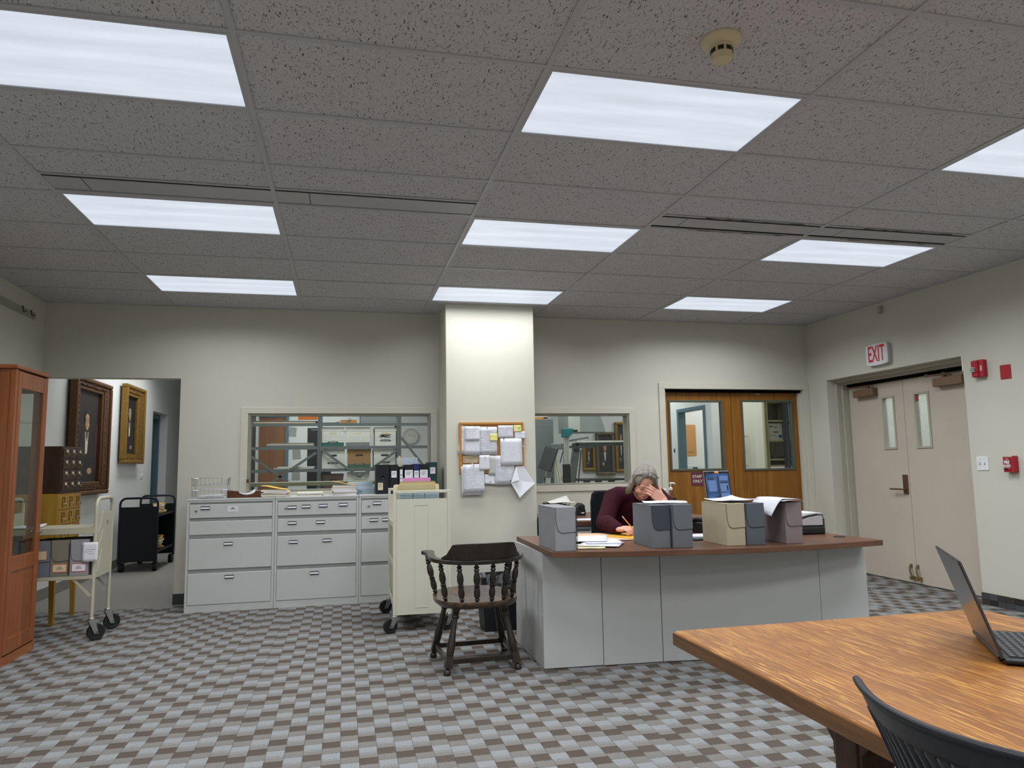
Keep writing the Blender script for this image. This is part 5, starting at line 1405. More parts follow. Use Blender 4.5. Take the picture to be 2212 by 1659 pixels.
for (fx, fy, tx, ty) in feet:
    P0 = Vector((fx, fy, 0)); P1 = Vector((tx, ty, .40))
    mb = MB()
    mb.ring([(P0, .020), (P0.lerp(P1, .02), .023), (P0.lerp(P1, .06), .021), (P0.lerp(P1, .085), .013), (P0.lerp(P1, .10), .016)], 14)
    a = P0.lerp(P1, .10); b = P0.lerp(P1, .26)
    mb.bar(a, b, .046, .046, up=(0, 1, 0))
    mb.ring([(P0.lerp(P1, t), r) for t, r in [(.255, .019), (.28, .0225), (.40, .0255), (.62, .0175), (.78, .0165), (.80, .023), (.825, .0235), (.845, .0185), (.865, .0225), (.88, .019), (.92, .026), (1.0, .028)]], 14)
    mb.build('leg', M_walnut, ch, True, angle=35)
def at(f, t):
    return Vector((f[0], f[1], 0)).lerp(Vector((f[2], f[3], .40)), t)
for i, j in ((0, 1), (2, 3), (0, 2), (1, 3)):
    MB().bar(at(feet[i], .19), at(feet[j], .19), .022, .032).build('stretcher', M_walnut, ch, bevel=.003)
# seat
def seatr(a):
    # superellipse outline, wider at the front
    c, s_ = math.cos(a), math.sin(a)
    n_ = 2.7
    r = (abs(c) ** n_ + abs(s_) ** n_) ** (-1 / n_)
    return Vector((.262 * r * c, .285 * r * s_ + .01, 0))
mb = MB(); NA, NR = 40, 7
rows = []
for k in range(NR + 1):
    t = k / NR
    ring = []
    for i in range(NA):
        p = seatr(2 * PI * i / NA) * t
        d = .018 * (1 - t ** 2) * (1 + .0 * p.y)
        ridge = .012 * max(0, 1 - abs(p.x) / .05) * max(0, (p.y - .02) / .26) * (1 - t ** 4)
        ring.append((p.x, p.y, .428 - d + ridge + .010 * max(0, p.y / .28) ** 2))
    rows.append(ring)
base0 = len(mb.v)
for ring in rows[1:]: mb.v += ring
mb.v.append((0, .0, .41)); ctr = len(mb.v) - 1
for k in range(NR - 1):
    for i in range(NA):
        mb.f.append((base0 + k * NA + i, base0 + k * NA + (i + 1) % NA, base0 + (k + 1) * NA + (i + 1) % NA, base0 + (k + 1) * NA + i))
for i in range(NA): mb.f.append((ctr, base0 + (i + 1) % NA, base0 + i))
last = base0 + (NR - 1) * NA
for (sc_k, zz) in ((1.012, .420), (1.0, .400), (.93, .385)):
    st = len(mb.v)
    for i in range(NA):
        p = seatr(2 * PI * i / NA) * sc_k; mb.v.append((p.x, p.y, zz))
    for i in range(NA): mb.f.append((last + i, last + (i + 1) % NA, st + (i + 1) % NA, st + i))
    last = st
mb.f.append(tuple(last + i for i in range(NA)))
mb.build('seat', M_walnut2, ch, True, angle=50)
# arm rail (horseshoe) as flat band
path = []
for i in range(29):
    a = PI + .0 + PI * i / 28
    path.append((.283 * math.cos(a), -.05 + .235 * math.sin(a)))
arms = [(-.305, .20), (-.288, .13), (-.284, .05)]
cl = [(-.266, .235), (-.270, .20), (-.268, .12), (-.278, .03)] + path[1:-1] + [(.284, .03), (.287, .12), (.30, .20), (.30, .235)]
wd = [.036, .036, .024, .024] + [.024] * (len(path) - 2) + [.024, .024, .036, .036]
zz = lambda i: .668 + .014 * min(1, abs(i - (len(cl) - 1) / 2) / (len(cl) / 2)) ** 2
mb = MB()
for i, (x, y) in enumerate(cl):
    p0 = Vector(cl[max(0, i - 1)]); p1 = Vector(cl[min(len(cl) - 1, i + 1)])
    d = (p1 - p0).normalized(); nrm = Vector((-d.y, d.x))
    for s_, h in ((1, -.013), (-1, -.013), (-1, .013), (1, .013)):
        q = Vector((x, y)) + nrm * wd[i] * s_
        mb.v.append((q.x, q.y, zz(i) + h))
n_ = len(cl)
for i in range(n_ - 1):
    for k in range(4):
        mb.f.append((i * 4 + k, i * 4 + (k + 1) % 4, (i + 1) * 4 + (k + 1) % 4, (i + 1) * 4 + k))
mb.f.append((0, 3, 2, 1)); mb.f.append(tuple((n_ - 1) * 4 + k for k in range(4)))
for sx in (-1, 1): mb.lathe([(0, -.013), (.038, -.013), (.041, -.008), (.041, .008), (.038, .013), (0, .013)], (-.276 if sx < 0 else .305, .245, zz(0)), 18)
mb.build('arm_rail', M_walnut, ch, True, bevel=.005, angle=50)
# back crest
mb = MB(); N = 24; A0, A1 = PI + .60, 2 * PI - .52
prev = None
for i in range(N + 1):
    t = i / N; a = A0 + (A1 - A0) * t
    e = min(t, 1 - t)
    h = .028 + .012 * min(1, e / .05) if e < .07 else (.035 + .07 * min(1, (e - .07) / .10) ** .8)
    h += .012 * math.sin(PI * t) if e > .16 else 0
    lean = .022 * h / .11
    for (rr, hz) in ((.297, .008), (.272, .008), (.272, h), (.297, h)):
        k = lean if hz > .01 else 0
        r2 = rr + k; b = .235 / .283
        mb.v.append((r2 * math.cos(a), -.05 + r2 * b * math.sin(a), .668 + hz))
for i in range(N):
    for k in range(4): mb.f.append((i * 4 + k, i * 4 + (k + 1) % 4, (i + 1) * 4 + (k + 1) % 4, (i + 1) * 4 + k))
mb.f.append((0, 3, 2, 1)); mb.f.append(tuple(N * 4 + k for k in range(4)))
mb.build('back_crest', M_walnut, ch, True, bevel=.004, angle=45)
SP = [(0, .010), (.06, .011), (.085, .019), (.12, .011), (.16, .0185), (.20, .012), (.30, .0195), (.42, .021), (.52, .0145), (.535, .020), (.555, .0145), (.57, .020), (.60, .0155), (.70, .0205), (.80, .019), (.86, .012), (.885, .0185), (.92, .011), (1, .0105)]
for a in (.50, 1.03, 1.42, 1.80, 2.18, 2.62, -.02, PI + .02):
    ax = PI + a if 0 < a < PI else (PI if a < 0 else 2 * PI)
    top = Vector((.283 * math.cos(ax), -.05 + .235 * math.sin(ax), .660)); 
    bot = Vector((.240 * math.cos(ax), -.03 + .235 * math.sin(ax), .415))
    if a < 0 or a > PI:
        sx = -1 if a < 0 else 1
        top = Vector((sx * .29, .16, .668)); bot = Vector((sx * .232, .13, .415))
    MB().ring([(bot.lerp(top, 1 - t), r) for t, r in SP], 12).build('spindle', M_walnut, ch, True, angle=40)

# waste bin behind the chair
wb_ = thing('waste_bin', 'black waste bin with a clear plastic liner behind the chair', 'bin', (.39, 3.0, 0))
MB().add([(-.13, -.11, 0), (.13, -.11, 0), (.13, .11, 0), (-.13, .11, 0), (-.16, -.14, .41), (.16, -.14, .41), (.16, .14, .41), (-.16, .14, .41)], [(3, 2, 1, 0), (0, 1, 5, 4), (1, 2, 6, 5), (2, 3, 7, 6), (3, 0, 4, 7)]).build('bin_body', M_black, wb_, bevel=.01, solid=.004)
def liner_mat():
    t = NT('plastic_liner'); t.b.inputs['Base Color'].default_value = (.42, .44, .47, 1); t.set(.12, 0, .6)
    tr = t.n('ShaderNodeBsdfTransparent'); mx = t.n('ShaderNodeMixShader')
    n = t.noise(t.coord('Object'), 30, 3, .6, 1)
    t.l(t.ramp(n, [(.38, (.04, .04, .04, 1)), (.72, (.42, .42, .42, 1))]), mx.inputs[0]); t.l(tr.outputs[0], mx.inputs[1]); t.l(t.b.outputs[0], mx.inputs[2]); t.l(mx.outputs[0], t.out.inputs[0])
    t.bump(n, .6, .01)
    return t.m
r = random.Random(4)
def liner(u, v):
    a = 2 * PI * u; c, s_ = math.cos(a), math.sin(a); k = (abs(c) ** 4 + abs(s_) ** 4) ** -.25
    w_ = .006 * math.sin(a * 11) + .005 * math.sin(a * 23 + 1)
    if v < .5: return Vector(((.168 + w_) * k * c, (.148 + w_) * k * s_, .33 + .095 * v * 2 + w_ * .5))
    return Vector(((.166 + w_ - .03 * (v - .5)) * k * c, (.146 + w_ - .03 * (v - .5)) * k * s_, .427 + w_ - .25 * (v - .5)))
MB().grid(liner, 64, 6).build('bin_liner', liner_mat(), wb_, True, angle=180)

# ================================================================== credenza against the back wall
cr = thing('credenza', 'brown topped credenza with grey drawers under the right window', 'desk', (1.85, 4.24, 0))
B(-.76, .78, -.60, .585, ZD - .034, ZD).build('desk_top', M_dtop, cr, bevel=.002)
pd = B(-.70, -.36, -.56, .55, .02, ZD - .036).build('drawer_pedestal', M_dgrey, cr)
for z0, z1 in ((.52, .69), (.30, .51), (.04, .29)):
    d = B(-.695, -.365, -.575, -.56, z0, z1).build('drawer', M_dgrey, cr, bevel=.002, seg=1)
    B(-.60, -.46, -.582, -.575, z1 - .03, z1 - .015).build('handle', M_steel, d)
B(.42, .76, -.56, .55, .02, ZD - .036).build('drawer_pedestal', M_dgrey, cr)
B(-.36, .42, .52, .54, .1, ZD - .036).build('kneehole_shade', M_dark, cr)  # near-black sheet painting the shade inside the kneehole
sheet('desk_paper', 'white paper lying on the credenza below the pencil sharpener', 'paper', (1.37, 3.86, ZD + .002), .30, .22, -.25, M_paper, seed=61, th=.002)
sh_ = thing('pencil_sharpener', 'black electric pencil sharpener on the credenza', 'pencil sharpener', (1.545, 4.42, ZD), .0)
MB().prism([(-.045, 0), (.048, 0), (.046, .03), (.042, .06), (.030, .10), (.012, .124), (-.012, .124), (-.026, .108), (-.05, .085), (-.052, .03)], -.06, .06, Matrix.Translation((0, 0, 0)) @ Matrix(((1, 0, 0, 0), (0, 0, 1, 0), (0, 1, 0, 0), (0, 0, 0, 1)))).build('body', M_black, sh_, True, bevel=.012, seg=3)
MB().lathe([(0, 0), (.027, 0), (.025, .008), (0, .010)], (.008, -.060, .088), 24, Matrix.Rotation(PI / 2, 4, 'X')).build('face_disc', plain('dark_plastic', '22242A', .35), sh_, True)
MB().lathe([(0, 0), (.006, 0), (.006, .003), (0, .003)], (.012, -.070, .088), 12, Matrix.Rotation(PI / 2, 4, 'X')).build('pencil_hole', M_dark, sh_, True)
B(-.005, .025, -.062, -.060, .022, .032).build('name_badge', plain('label_white', 'E6E8EF', .6), sh_)
og = thing('desk_organizer', 'black desk organizer beside the pillar under curled papers', 'organizer', (1.15, 4.0, ZD))
B(-.07, .07, -.16, .16, 0, .008).build('base', M_black, og)
for x in (-.07, .064): B(x, x + .006, -.16, .16, .008, .15).build('side', M_black, og)
for zz_ in (.07, .145): B(-.064, .064, -.155, .16, zz_, zz_ + .005).build('tray', M_black, og)
B(-.064, .064, .154, .16, .008, .145).build('back', M_black, og)
sheet('curled_papers', 'curled newspaper sheets on the black organizer by the pillar', 'paper', (1.19, 3.98, ZD + .154), .26, .22, .1, plain('newsprint', 'C9C6C2', .8), (0, 0), .045, seed=71, th=.004)
for i, x in enumerate((1.475, 1.561)):
    o = thing('wall_outlet', ('left', 'right')[i] + ' small brass framed outlet under the right window', 'outlet', (x, YB, .845))
    k = MB(); k.box(-.021, .021, -.006, 0, -.022, -.017); k.box(-.021, .021, -.006, 0, .017, .022); k.box(-.021, -.016, -.006, 0, -.017, .017); k.box(.016, .021, -.006, 0, -.017, .017)
    k.build('frame', M_brass, o); B(-.016, .016, -.003, 0, -.017, .017).build('plate', M_trim, o)
# soap bottles
def bottle(label, x, y, prof, mat, liq=None, pump=True, cap='white_plastic'):
    o = thing('pump_bottle', label, 'bottle', (x, y, ZD))
    MB().lathe(prof, n=24).build('bottle_body', mat, o, True, angle=50)
    zt_ = prof[-1][1]; W = plain('white_plastic', 'E4E6EA', .4)
    if liq:
        MB().lathe([(0, .004), (prof[1][0] - .004, .004), (prof[1][0] - .003, liq), (0, liq)], n=24).build('liquid', plain('dark_soap', '3A1420', .2, 0, .6), o, True, angle=40)
    MB().lathe([(0, zt_ - .004), (.019, zt_ - .004), (.019, zt_ + .018), (.012, zt_ + .024), (0, zt_ + .024)], n=18).build('cap', W, o, True)
    if pump:
        MB().tube([(0, 0, zt_ + .02), (0, 0, zt_ + .062), ], .005, 8).build('pump_stem', W, o, True)
        MB().tube([(-.012, 0, zt_ + .066), (.02, 0, zt_ + .068), (.05, 0, zt_ + .060)], .0085, 8).build('pump_nozzle', W, o, True)
    return o
M_clearpl = plain('clear_bottle', 'C9CCD0', .15, 0, .6)
bottle('clear pump bottle with dark red soap behind the woman', 2.545, 4.40, [(0, 0), (.060, 0), (.060, .12), (.052, .16), (.032, .195), (.018, .215), (.016, .235)], glass('bottle_plastic', (.9, .9, .9, 1)), .15)
bottle('white bottle beside the pump bottle behind the woman', 2.440, 4.33, [(0, 0), (.036, 0), (.038, .02), (.038, .165), (.034, .185), (.026, .20), (.020, .225)], plain('white_translucent', 'D3D6DB', .3, 0, .5), None, False)
# office chair behind the woman
oc = thing('office_chair', 'black office chair behind the woman at the desk', 'chair', (1.50, 3.02, 0), -.03)
M_fab = plain('black_fabric', '14161C', .85, 0, .15, .15, 40, .2, 300)
mb = MB()
pr = [(-.24, .0), (.24, .0), (.255, .05), (.258, .40), (.245, .47), (.215, .495), (-.215, .495), (-.245, .47), (-.258, .40), (-.255, .05)]
mb.prism(pr, -.03, .03, Matrix(((1, 0, 0, 0), (0, 0, 1, .20), (0, 1, 0, .535), (0, 0, 0, 1)))).build('backrest', M_fab, oc, True, bevel=.02, seg=3)
B(-.25, .25, -.25, .22, .42, .50).build('seat', M_fab, oc, bevel=.03, seg=3)
MB().bar((0, .2, .40), (0, .245, .66), .06, .02, up=(1, 0, 0)).build('back_bracket', M_black, oc)
MB().cyl((0, 0, .09), (0, 0, .43), .028).build('gas_lift', M_black, oc, True)
for i in range(5):
    a = 2 * PI * i / 5 + .3
    l = MB().bar((0, 0, .10), (.29 * math.cos(a), .29 * math.sin(a), .075), .045, .03).build('base_leg', M_black, oc, bevel=.008)
    MB().cyl((.29 * math.cos(a) - .02 * math.sin(a), .29 * math.sin(a) + .02 * math.cos(a), .03), (.29 * math.cos(a) + .02 * math.sin(a), .29 * math.sin(a) - .02 * math.cos(a), .03), .03).build('wheel', M_rubber, l, True)
# ================================================================== oak library table in the foreground
def quarter_oak():
    t = NT('quartersawn_oak')
    v = t.coord('Object', (1, 1 / 16, 1))
    n1 = t.noise(v, 18, 5, .6, 1.0)
    n2 = t.noise(v, 160, 2, .6)
    f = t.math('ADD', t.math('MULTIPLY', n1, .7), t.math('MULTIPLY', n2, .3))
    base = t.ramp(f, [(.32, lin('6E431A')), (.5, lin('855322')), (.68, lin('98662E'))])
    big = t.noise(t.coord('Object', (1, .35, 1)), 3.2, 2)
    base = t.mix(t.ramp(big, [(.35, (0, 0, 0, 1)), (.7, (.45, .45, .45, 1))]), base, lin('805222'))
    # ray flecks: long pale streaks
    w1 = t.coord('Object', (1, .05, 1), (0, 0, .06))
    r1 = t.noise(w1, 210, 1.5, .5, .6)
    fl = t.ramp(r1, [(.54, (0, 0, 0, 1)), (.60, (1, 1, 1, 1))])
    msk = t.ramp(t.noise(t.coord('Object', (1, .5, 1)), 7, 2), [(.35, (.25, .25, .25, 1)), (.6, (.85, .85, .85, 1))])
    t.base(t.mix(t.math('MULTIPLY', fl, msk), base, lin('BE8C45')))
    t.set(.40, 0, .42, .10)
    t.bump(n2, .05, .001)
    return t.m
M_qoak = quarter_oak()
M_legoak = wood('dark_table_oak', ['3A2218', '4D3022', '5E3D2A'], 'z', 12, 12, .4, .3, .4)
TZ = .76
tb = thing('library_table', 'golden oak library table in the right foreground', 'table', (.702, -1.85, 0))
hx = .546; y0t, y1t = -1.35, 1.226
tt = B(-hx, hx, y0t, y1t, TZ - .046, TZ).build('table_top', M_qoak, tb, bevel=.010, seg=3)
M_qedge = wood('shaded_edge_oak', ['4E331B', '634223', '75502C'], 'y', 22, 14, .35, .3, .45, .15)  # darker side strips: stained edge wood with shade put into its colour
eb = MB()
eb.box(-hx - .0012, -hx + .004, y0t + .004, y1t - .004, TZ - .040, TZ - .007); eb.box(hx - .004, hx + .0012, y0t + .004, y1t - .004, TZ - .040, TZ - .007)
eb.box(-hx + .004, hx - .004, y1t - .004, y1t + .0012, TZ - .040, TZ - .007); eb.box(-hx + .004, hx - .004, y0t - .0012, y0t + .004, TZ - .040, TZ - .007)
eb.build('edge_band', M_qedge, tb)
B(-hx + .16, hx - .16, y0t + .5, y1t - .5, TZ - .12, TZ - .047).build('apron', M_legoak, tb, bevel=.004)
for yy in (.70, -.85):
    for sx in (-1, 1):
        px = sx * .325
        B(px - .05, px + .05, yy - .04, yy + .04, .07, TZ - .12).build('leg', M_legoak, tb, bevel=.006)
        MB().prism([(-.05, 0), (.05, 0), (.05, .03), (.075, .055), (.10, .062), (.10, .075), (-.10, .075), (-.10, .062), (-.075, .055), (-.05, .03)], -.045, .045,
                   Matrix(((0, 0, 1, px), (1, 0, 0, yy), (0, 1, 0, TZ - .195), (0, 0, 0, 1)))).build('leg_bracket', M_legoak, tb, bevel=.004)
    B(-.42, .42, yy - .05, yy + .05, 0, .08).build('foot', M_legoak, tb, bevel=.015)
    B(-.37, .37, yy - .06, yy + .06, TZ - .085, TZ - .047).build('bearer', M_legoak, tb, bevel=.006)
    B(-.34, .34, yy - .025, yy + .025, .28, .36).build('cross_rail', M_legoak, tb, bevel=.004)
B(-.03, .03, -.83, .68, .26, .36).build('stretcher', M_legoak, tb, bevel=.004)

# laptop on the table
M_lap = plain('laptop_grey', '44474D', .22, .6, .5, .03)
M_lapd = plain('laptop_dark', '15171B', .35, .2, .5)
lt_ = thing('laptop', 'dark grey laptop open on the oak table', 'laptop', (.741, -1.20, TZ + .0005), .957)
# own frame: x along the hinge (towards the far end), y towards the lid's back
WL, DL_, HB = .336, .238, .016
B(0, WL, -DL_, 0, .003, HB).build('base', M_lapd, lt_, bevel=.006, seg=3)
for x in (.02, WL - .03):
    for y in (-.03, -DL_ + .02): B(x, x + .02, y - .005, y + .005, 0, .004).build('rubber_foot', M_black, lt_)
kb = B(.022, WL - .022, -.125, -.016, HB - .001, HB + .0006).build('keyboard_deck', plain('key_well', '0B0C0F', .5), lt_)
keys = MB()
M_key = plain('key_cap', '24262B', .45)
shared_key = B(-.0088, .0088, -.0078, .0078, 0, .0016).mesh('key', M_key)
legend = MB(); M_leg = plain('key_legend', '9EA3AA', .5)
for r_ in range(6):
    for c_ in range(15):
        xx = .033 + c_ * .0193; yy = -.024 - r_ * .0182
        o = bpy.data.objects.new('key', shared_key); C.objects.link(o); o.parent = kb; o.location = (xx, yy, HB + .0005)
        legend.box(xx - .003, xx + .002, yy - .001, yy + .0014, HB + .0021, HB + .00225)
legend.build('key_legends', M_leg, kb)
B(.115, WL - .115, -DL_ + .012, -.135, HB - .001, HB + .0004).build('trackpad', M_lapd, lt_, bevel=.0003)
pt = MB()
for i in range(4): pt.box(-.0006, .001, -.15 + i * .022, -.138 + i * .022, .006, .011)
pt.build('side_port', M_chrome, lt_)
ML = Matrix.Translation((0, .004, .010)) @ Matrix.Rotation(-.318, 4, 'X')
ld = B(.0, WL, -.0065, 0, .004, .246, ML).build('lid', M_lap, lt_, bevel=.0055, seg=3)
B(.006, WL - .006, -.0078, -.0062, .012, .238, ML).build('screen', plain('screen_black', '05070A', .1, 0, .6), ld)
B(.02, WL - .02, -.009, .004, -.004, .008, ML).build('hinge', M_lapd, lt_, bevel=.003)

# black plastic chair at the table
M_navyp = plain('navy_black_plastic', '141821', .38, 0, .5, .05)
fc = thing('slatted_chair', 'black plastic chair with slatted back pushed up to the oak table', 'chair', (.25, -1.80, 0))
ox, oy = -.25, 1.80
def bx(z):   # recline profile of the back
    pts = [(.43, .135), (.55, .105), (.65, .078), (.75, .036), (.82, .006), (.90, -.032), (.93, -.045)]
    for (a, xa), (b, xb) in zip(pts, pts[1:]):
        if z <= b: return xa + (xb - xa) * (z - a) / (b - a)
    return pts[-1][1]
def bp(u, z, d=0):
    hw = .168 + .015 * (z - .43) / .47
    return Vector((bx(z) + .054 * u * u + d + ox, u * hw - 1.79 + oy, z - .004 * (1 - u * u) * max(0, (z - .82) / .08)))
def band(zf0, zf1, nu=28, nv=4, u0=-1, u1=1, th=.012):
    mb = MB()
    for side in (0, 1):
        pass
    def fn(u, v):
        uu = u0 + (u1 - u0) * u; z0, z1 = zf0(uu), zf1(uu)
        return bp(uu, z0 + (z1 - z0) * v)
    return MB().grid(fn, nu, nv)
band(lambda u: .856, lambda u: .898).build('top_rail', M_navyp, fc, True, solid=.010, angle=180)
band(lambda u: .47, lambda u: .53).build('bottom_rail', M_navyp, fc, True, solid=.010, angle=180)
for s_ in (-1, 1):
    band(lambda u:   .53, lambda u: .857, 3, 8, s_ * .90 if s_ > 0 else -1, 1 if s_ > 0 else -.90).build('side_rail', M_navyp, fc, True, solid=.014, angle=180)
NS = 15
for i in range(NS):
    uc = -.86 + 1.72 * i / (NS - 1)
    band(lambda u: .525, lambda u: .86, 2, 8, uc - .034, uc + .034).build('slat', M_navyp, fc, True, solid=.009, angle=180)
MB().tube([tuple(bp(-1 + 2 * i / 30, 0.899, -.003)) for i in range(31)], .0058, 10).build('rolled_edge', M_navyp, fc, True)
def seatf(u, v):
    return Vector((.13 + .42 * v + ox, (u - .5) * (.40 + .04 * v) - 1.805 + oy, .455 - .018 * math.sin(PI * u) * math.sin(PI * v) - .03 * max(0, v - .85) ** 2 * 40 * .5 + .02 * (1 - v) ** 4))
MB().grid(seatf, 14, 14).build('seat', M_navyp, fc, True, solid=.014, angle=180)
for sy in (-1, 1):
    MB().tube([(.10 + ox, -1.805 + oy + sy * .215, 0), (.15 + ox, -1.805 + oy + sy * .20, .44), (.125 + ox, -1.805 + oy + sy * .195, .56)], .012, 10).build('leg', M_steel, fc, True)
    MB().tube([(.56 + ox, -1.805 + oy + sy * .215, 0), (.52 + ox, -1.805 + oy + sy * .20, .44)], .012, 10).build('leg', M_steel, fc, True)
    MB().tube([(.15 + ox, -1.805 + oy + sy * .20, .435), (.52 + ox, -1.805 + oy + sy * .20, .435)], .011, 8).build('seat_rail', M_steel, fc, True)

# ================================================================== things on the right wall
M_red = plain('alarm_red', 'A41E2B', .38, 0, .45, .03)
M_wp = plain('white_plastic', 'E4E6EA', .4)
RY = Matrix(((0, 0, -1, 0), (-1, 0, 0, 0), (0, 1, 0, 0), (0, 0, 0, 1)))   # local x,y -> wall plane (x: towards viewer's right), z out of the wall
ex = thing('exit_sign', 'white exit sign with red letters above the grey double doors', 'exit sign', (XR, 3.655, 2.335))
rr = lambda w_, h_, r_: [(sx * (w_ / 2 - r_) + r_ * math.cos(a), sy * (h_ / 2 - r_) + r_ * math.sin(a)) for sx, sy, a0 in ((1, 1, 0), (-1, 1, PI / 2), (-1, -1, PI), (1, -1, 1.5 * PI)) for a in [a0 + PI / 2 * i / 4 for i in range(5)]]
bow = [(-.148, -.103), (-.05, -.112), (.05, -.112), (.148, -.103), (.156, -.05), (.156, .05), (.148, .103), (.05, .112), (-.05, .112), (-.148, .103), (-.156, .05), (-.156, -.05)]
MB().prism(bow, 0, .040, RY).build('housing', plain('sign_grey', 'B9BABB', .45), ex, bevel=.006)
MB().prism([(x * 1.01, y * 1.01) for x, y in bow], .040, .052, RY).build('face', M_wp, ex, bevel=.006)
text('exit_lettering', 'EXIT', .235, plain('exit_red', 'D22A38', .5), ex, (-.0528, 0, 0), (PI / 2, 0, -PI / 2), .0008, 'CENTER', .003, .50)
st_ = thing('alarm_strobe', 'red fire alarm strobe with a clear flash lens beside the exit doors', 'alarm', (XR, 2.462, 2.026))
MB().prism(rr(.115, .15, .012), 0, .045, RY).build('housing', M_red, st_, bevel=.006)
MB().prism([(-.055, -.07), (.01, -.07), (.01, .07), (-.055, .07)], .045, .056, RY).build('raised_face', M_red, st_, bevel=.004)
mb = MB()
for i in range(3):
    for k in range(3): mb.box(-.078, -.05, .012 + i * .014, .024 + i * .014, -.03 + k * .015, -.017 + k * .015)
mb.build('flash_lens', plain('crystal_lens', 'D9DCDF', .08, .5, .9), st_, bevel=.004)
text('fire_lettering', 'FIRE', .026, M_wp, st_, (-.0458, -.034, 0), (PI / 2, PI / 2, -PI / 2), .0006, 'CENTER', .0005)
rp = thing('red_blank_plate', 'red square blank cover plate right of the alarm strobe', 'wall plate', (XR, 2.231, 1.969))
MB().prism([(-.051, -.06), (.049, -.062), (.05, .058), (-.05, .06)], 0, .006, RY).build('plate', M_red, rp, bevel=.002)
mb = MB()
for sx in (-1, 1):
    for sy in (-1, 1): mb.prism([(sx * .042 + .004 * math.cos(a * PI / 4), sy * .051 + .004 * math.sin(a * PI / 4)) for a in range(8)], .006, .008, RY)
mb.build('screw', M_chrome, rp)
sw = thing('switch_plate', 'white double light switch plate below the alarm strobe', 'light switch', (XR, 2.535, 1.206))
MB().prism(rr(.116, .118, .006), 0, .007, RY).build('plate', M_wp, sw, bevel=.002)
for x in (-.024, .024):
    MB().prism([(x - .005, -.012), (x + .005, -.012), (x + .005, .012), (x - .005, .012)], .007, .009, RY).build('toggle_slot', plain('slot_grey', '8C8E92', .5), sw)
    B(-.018, -.007, -x - .0035, -x + .0035, -.002, .009).build('toggle', M_wp, sw)
    MB().prism([(x + .003 * math.cos(a * PI / 4), .038 + .003 * math.sin(a * PI / 4)) for a in range(8)], .007, .0082, RY).build('screw', M_steel, sw)
    MB().prism([(x + .003 * math.cos(a * PI / 4), -.038 + .003 * math.sin(a * PI / 4)) for a in range(8)], .007, .0082, RY).build('screw', M_steel, sw)
fa = thing('fire_alarm_pull', 'red fire alarm pull station with white lettering', 'fire alarm', (XR, 2.243, 1.20))
MB().prism(rr(.10, .135, .008), 0, .05, RY).build('housing', M_red, fa, bevel=.005)
MB().prism([(-.042, -.052), (.022, -.052), (.022, .048), (-.042, .048)], .05, .054, RY).build('face_plate', plain('alarm_dark_red', '8E1622', .4), fa, bevel=.002)
text('alarm_lettering', 'FIRE', .030, M_wp, fa, (-.0548, .010, .012), (PI / 2, 0, -PI / 2), .0006, 'CENTER', .0012, .9)
text('alarm_lettering', 'ALARM', .024, M_wp, fa, (-.0548, .010, -.014), (PI / 2, 0, -PI / 2), .0006, 'CENTER', .0010, .9)
text('lift_lettering', 'LIFT', .013, M_wp, fa, (-.0548, .004, .041), (PI / 2, 0, -PI / 2), .0004, 'CENTER')
MB().prism([(-.042, .028), (.022, .028), (.022, .031), (-.042, .031)], .054, .055, RY).build('white_rule', M_wp, fa)
MB().prism([(-.042, -.030), (.022, -.030), (.022, -.027), (-.042, -.027)], .054, .055, RY).build('white_rule', M_wp, fa)
MB().prism([(-.02 + .009 * math.cos(a * PI / 6), -.041 + .009 * math.sin(a * PI / 6)) for a in range(12)], .054, .058, RY).build('key_lock', M_black, fa)
MB().prism([(-.045, .056), (.04, .056), (.034, .068), (-.04, .068)], .012, .052, RY).build('clear_cap', plain('cap_clear', 'B9B0A6', .2, 0, .6), fa, bevel=.003)
sn = thing('wall_sensor', 'small grey sensor box high on the right wall', 'sensor', (XR, 3.598, 2.79))
MB().prism(rr(.05, .075, .006), 0, .03, RY).build('housing', plain('sensor_grey', '9D9A92', .45), sn, bevel=.004)
MB().prism([(-.012, -.02), (.008, -.02), (.008, .02), (-.012, .02)], .03, .034, RY).build('lens', plain('sensor_lens', 'C6C3BA', .3), sn)
ss = thing('staff_only_sign', 'maroon sign reading staff only on the wooden door', 'sign', (3.140, YB + .08, 1.068))
B(-.075, .075, -.004, 0, -.078, .078).build('plate', plain('sign_maroon', '5E2A40', .45), ss, bevel=.002)
text('staff_lettering', 'STAFF', .047, plain('sign_cream', 'DDD3C4', .6), ss, (0, -.0045, .026), (PI / 2, 0, 0), .0006, 'CENTER', .0006, .95)
text('only_lettering', 'ONLY', .047, plain('sign_cream', 'DDD3C4', .6), ss, (0.004, -.0045, -.026), (PI / 2, 0, 0), .0006, 'CENTER', .0006, .95)

# ================================================================== workroom behind the right window
M_eq = plain('equipment_grey', '6F7574', .45, .1, .4, .04)
M_eql = plain('equipment_pale', 'BDBFB8', .45, .1, .4, .04)
o = thing('grey_cabinet', 'tall grey metal cabinet behind the right window', 'cabinet', (1.66, 7.2, 0))
B(-.40, .44, 0, .5, 0, 1.90).build('body', M_eq, o, bevel=.004)
for xa, xb in ((-.395, .018), (.022, .435)): B(xa, xb, -.012, 0, .05, 1.82).build('door', M_eq, o, bevel=.003)
B(-.02, .06, -.016, -.01, 1.845, 1.865).build('badge', M_eql, o)
o = thing('banker_carton', 'white printed carton on top of the grey cabinet', 'box', (1.58, 7.22, 1.90))
B(-.18, .14, 0, .4, 0, .15).build('body', plain('carton_E0DFD6', 'DDDCD0', .7), o, bevel=.003)
mb = MB()
for (x0, x1, z0, z1) in ((-.14, -.02, .10, .115), (-.14, -.05, .08, .085), (.03, .12, .06, .12), (-.14, .0, .05, .055), (-.03, .02, .09, .095)): mb.box(x0, x1, -.0012, 0, z0, z1)
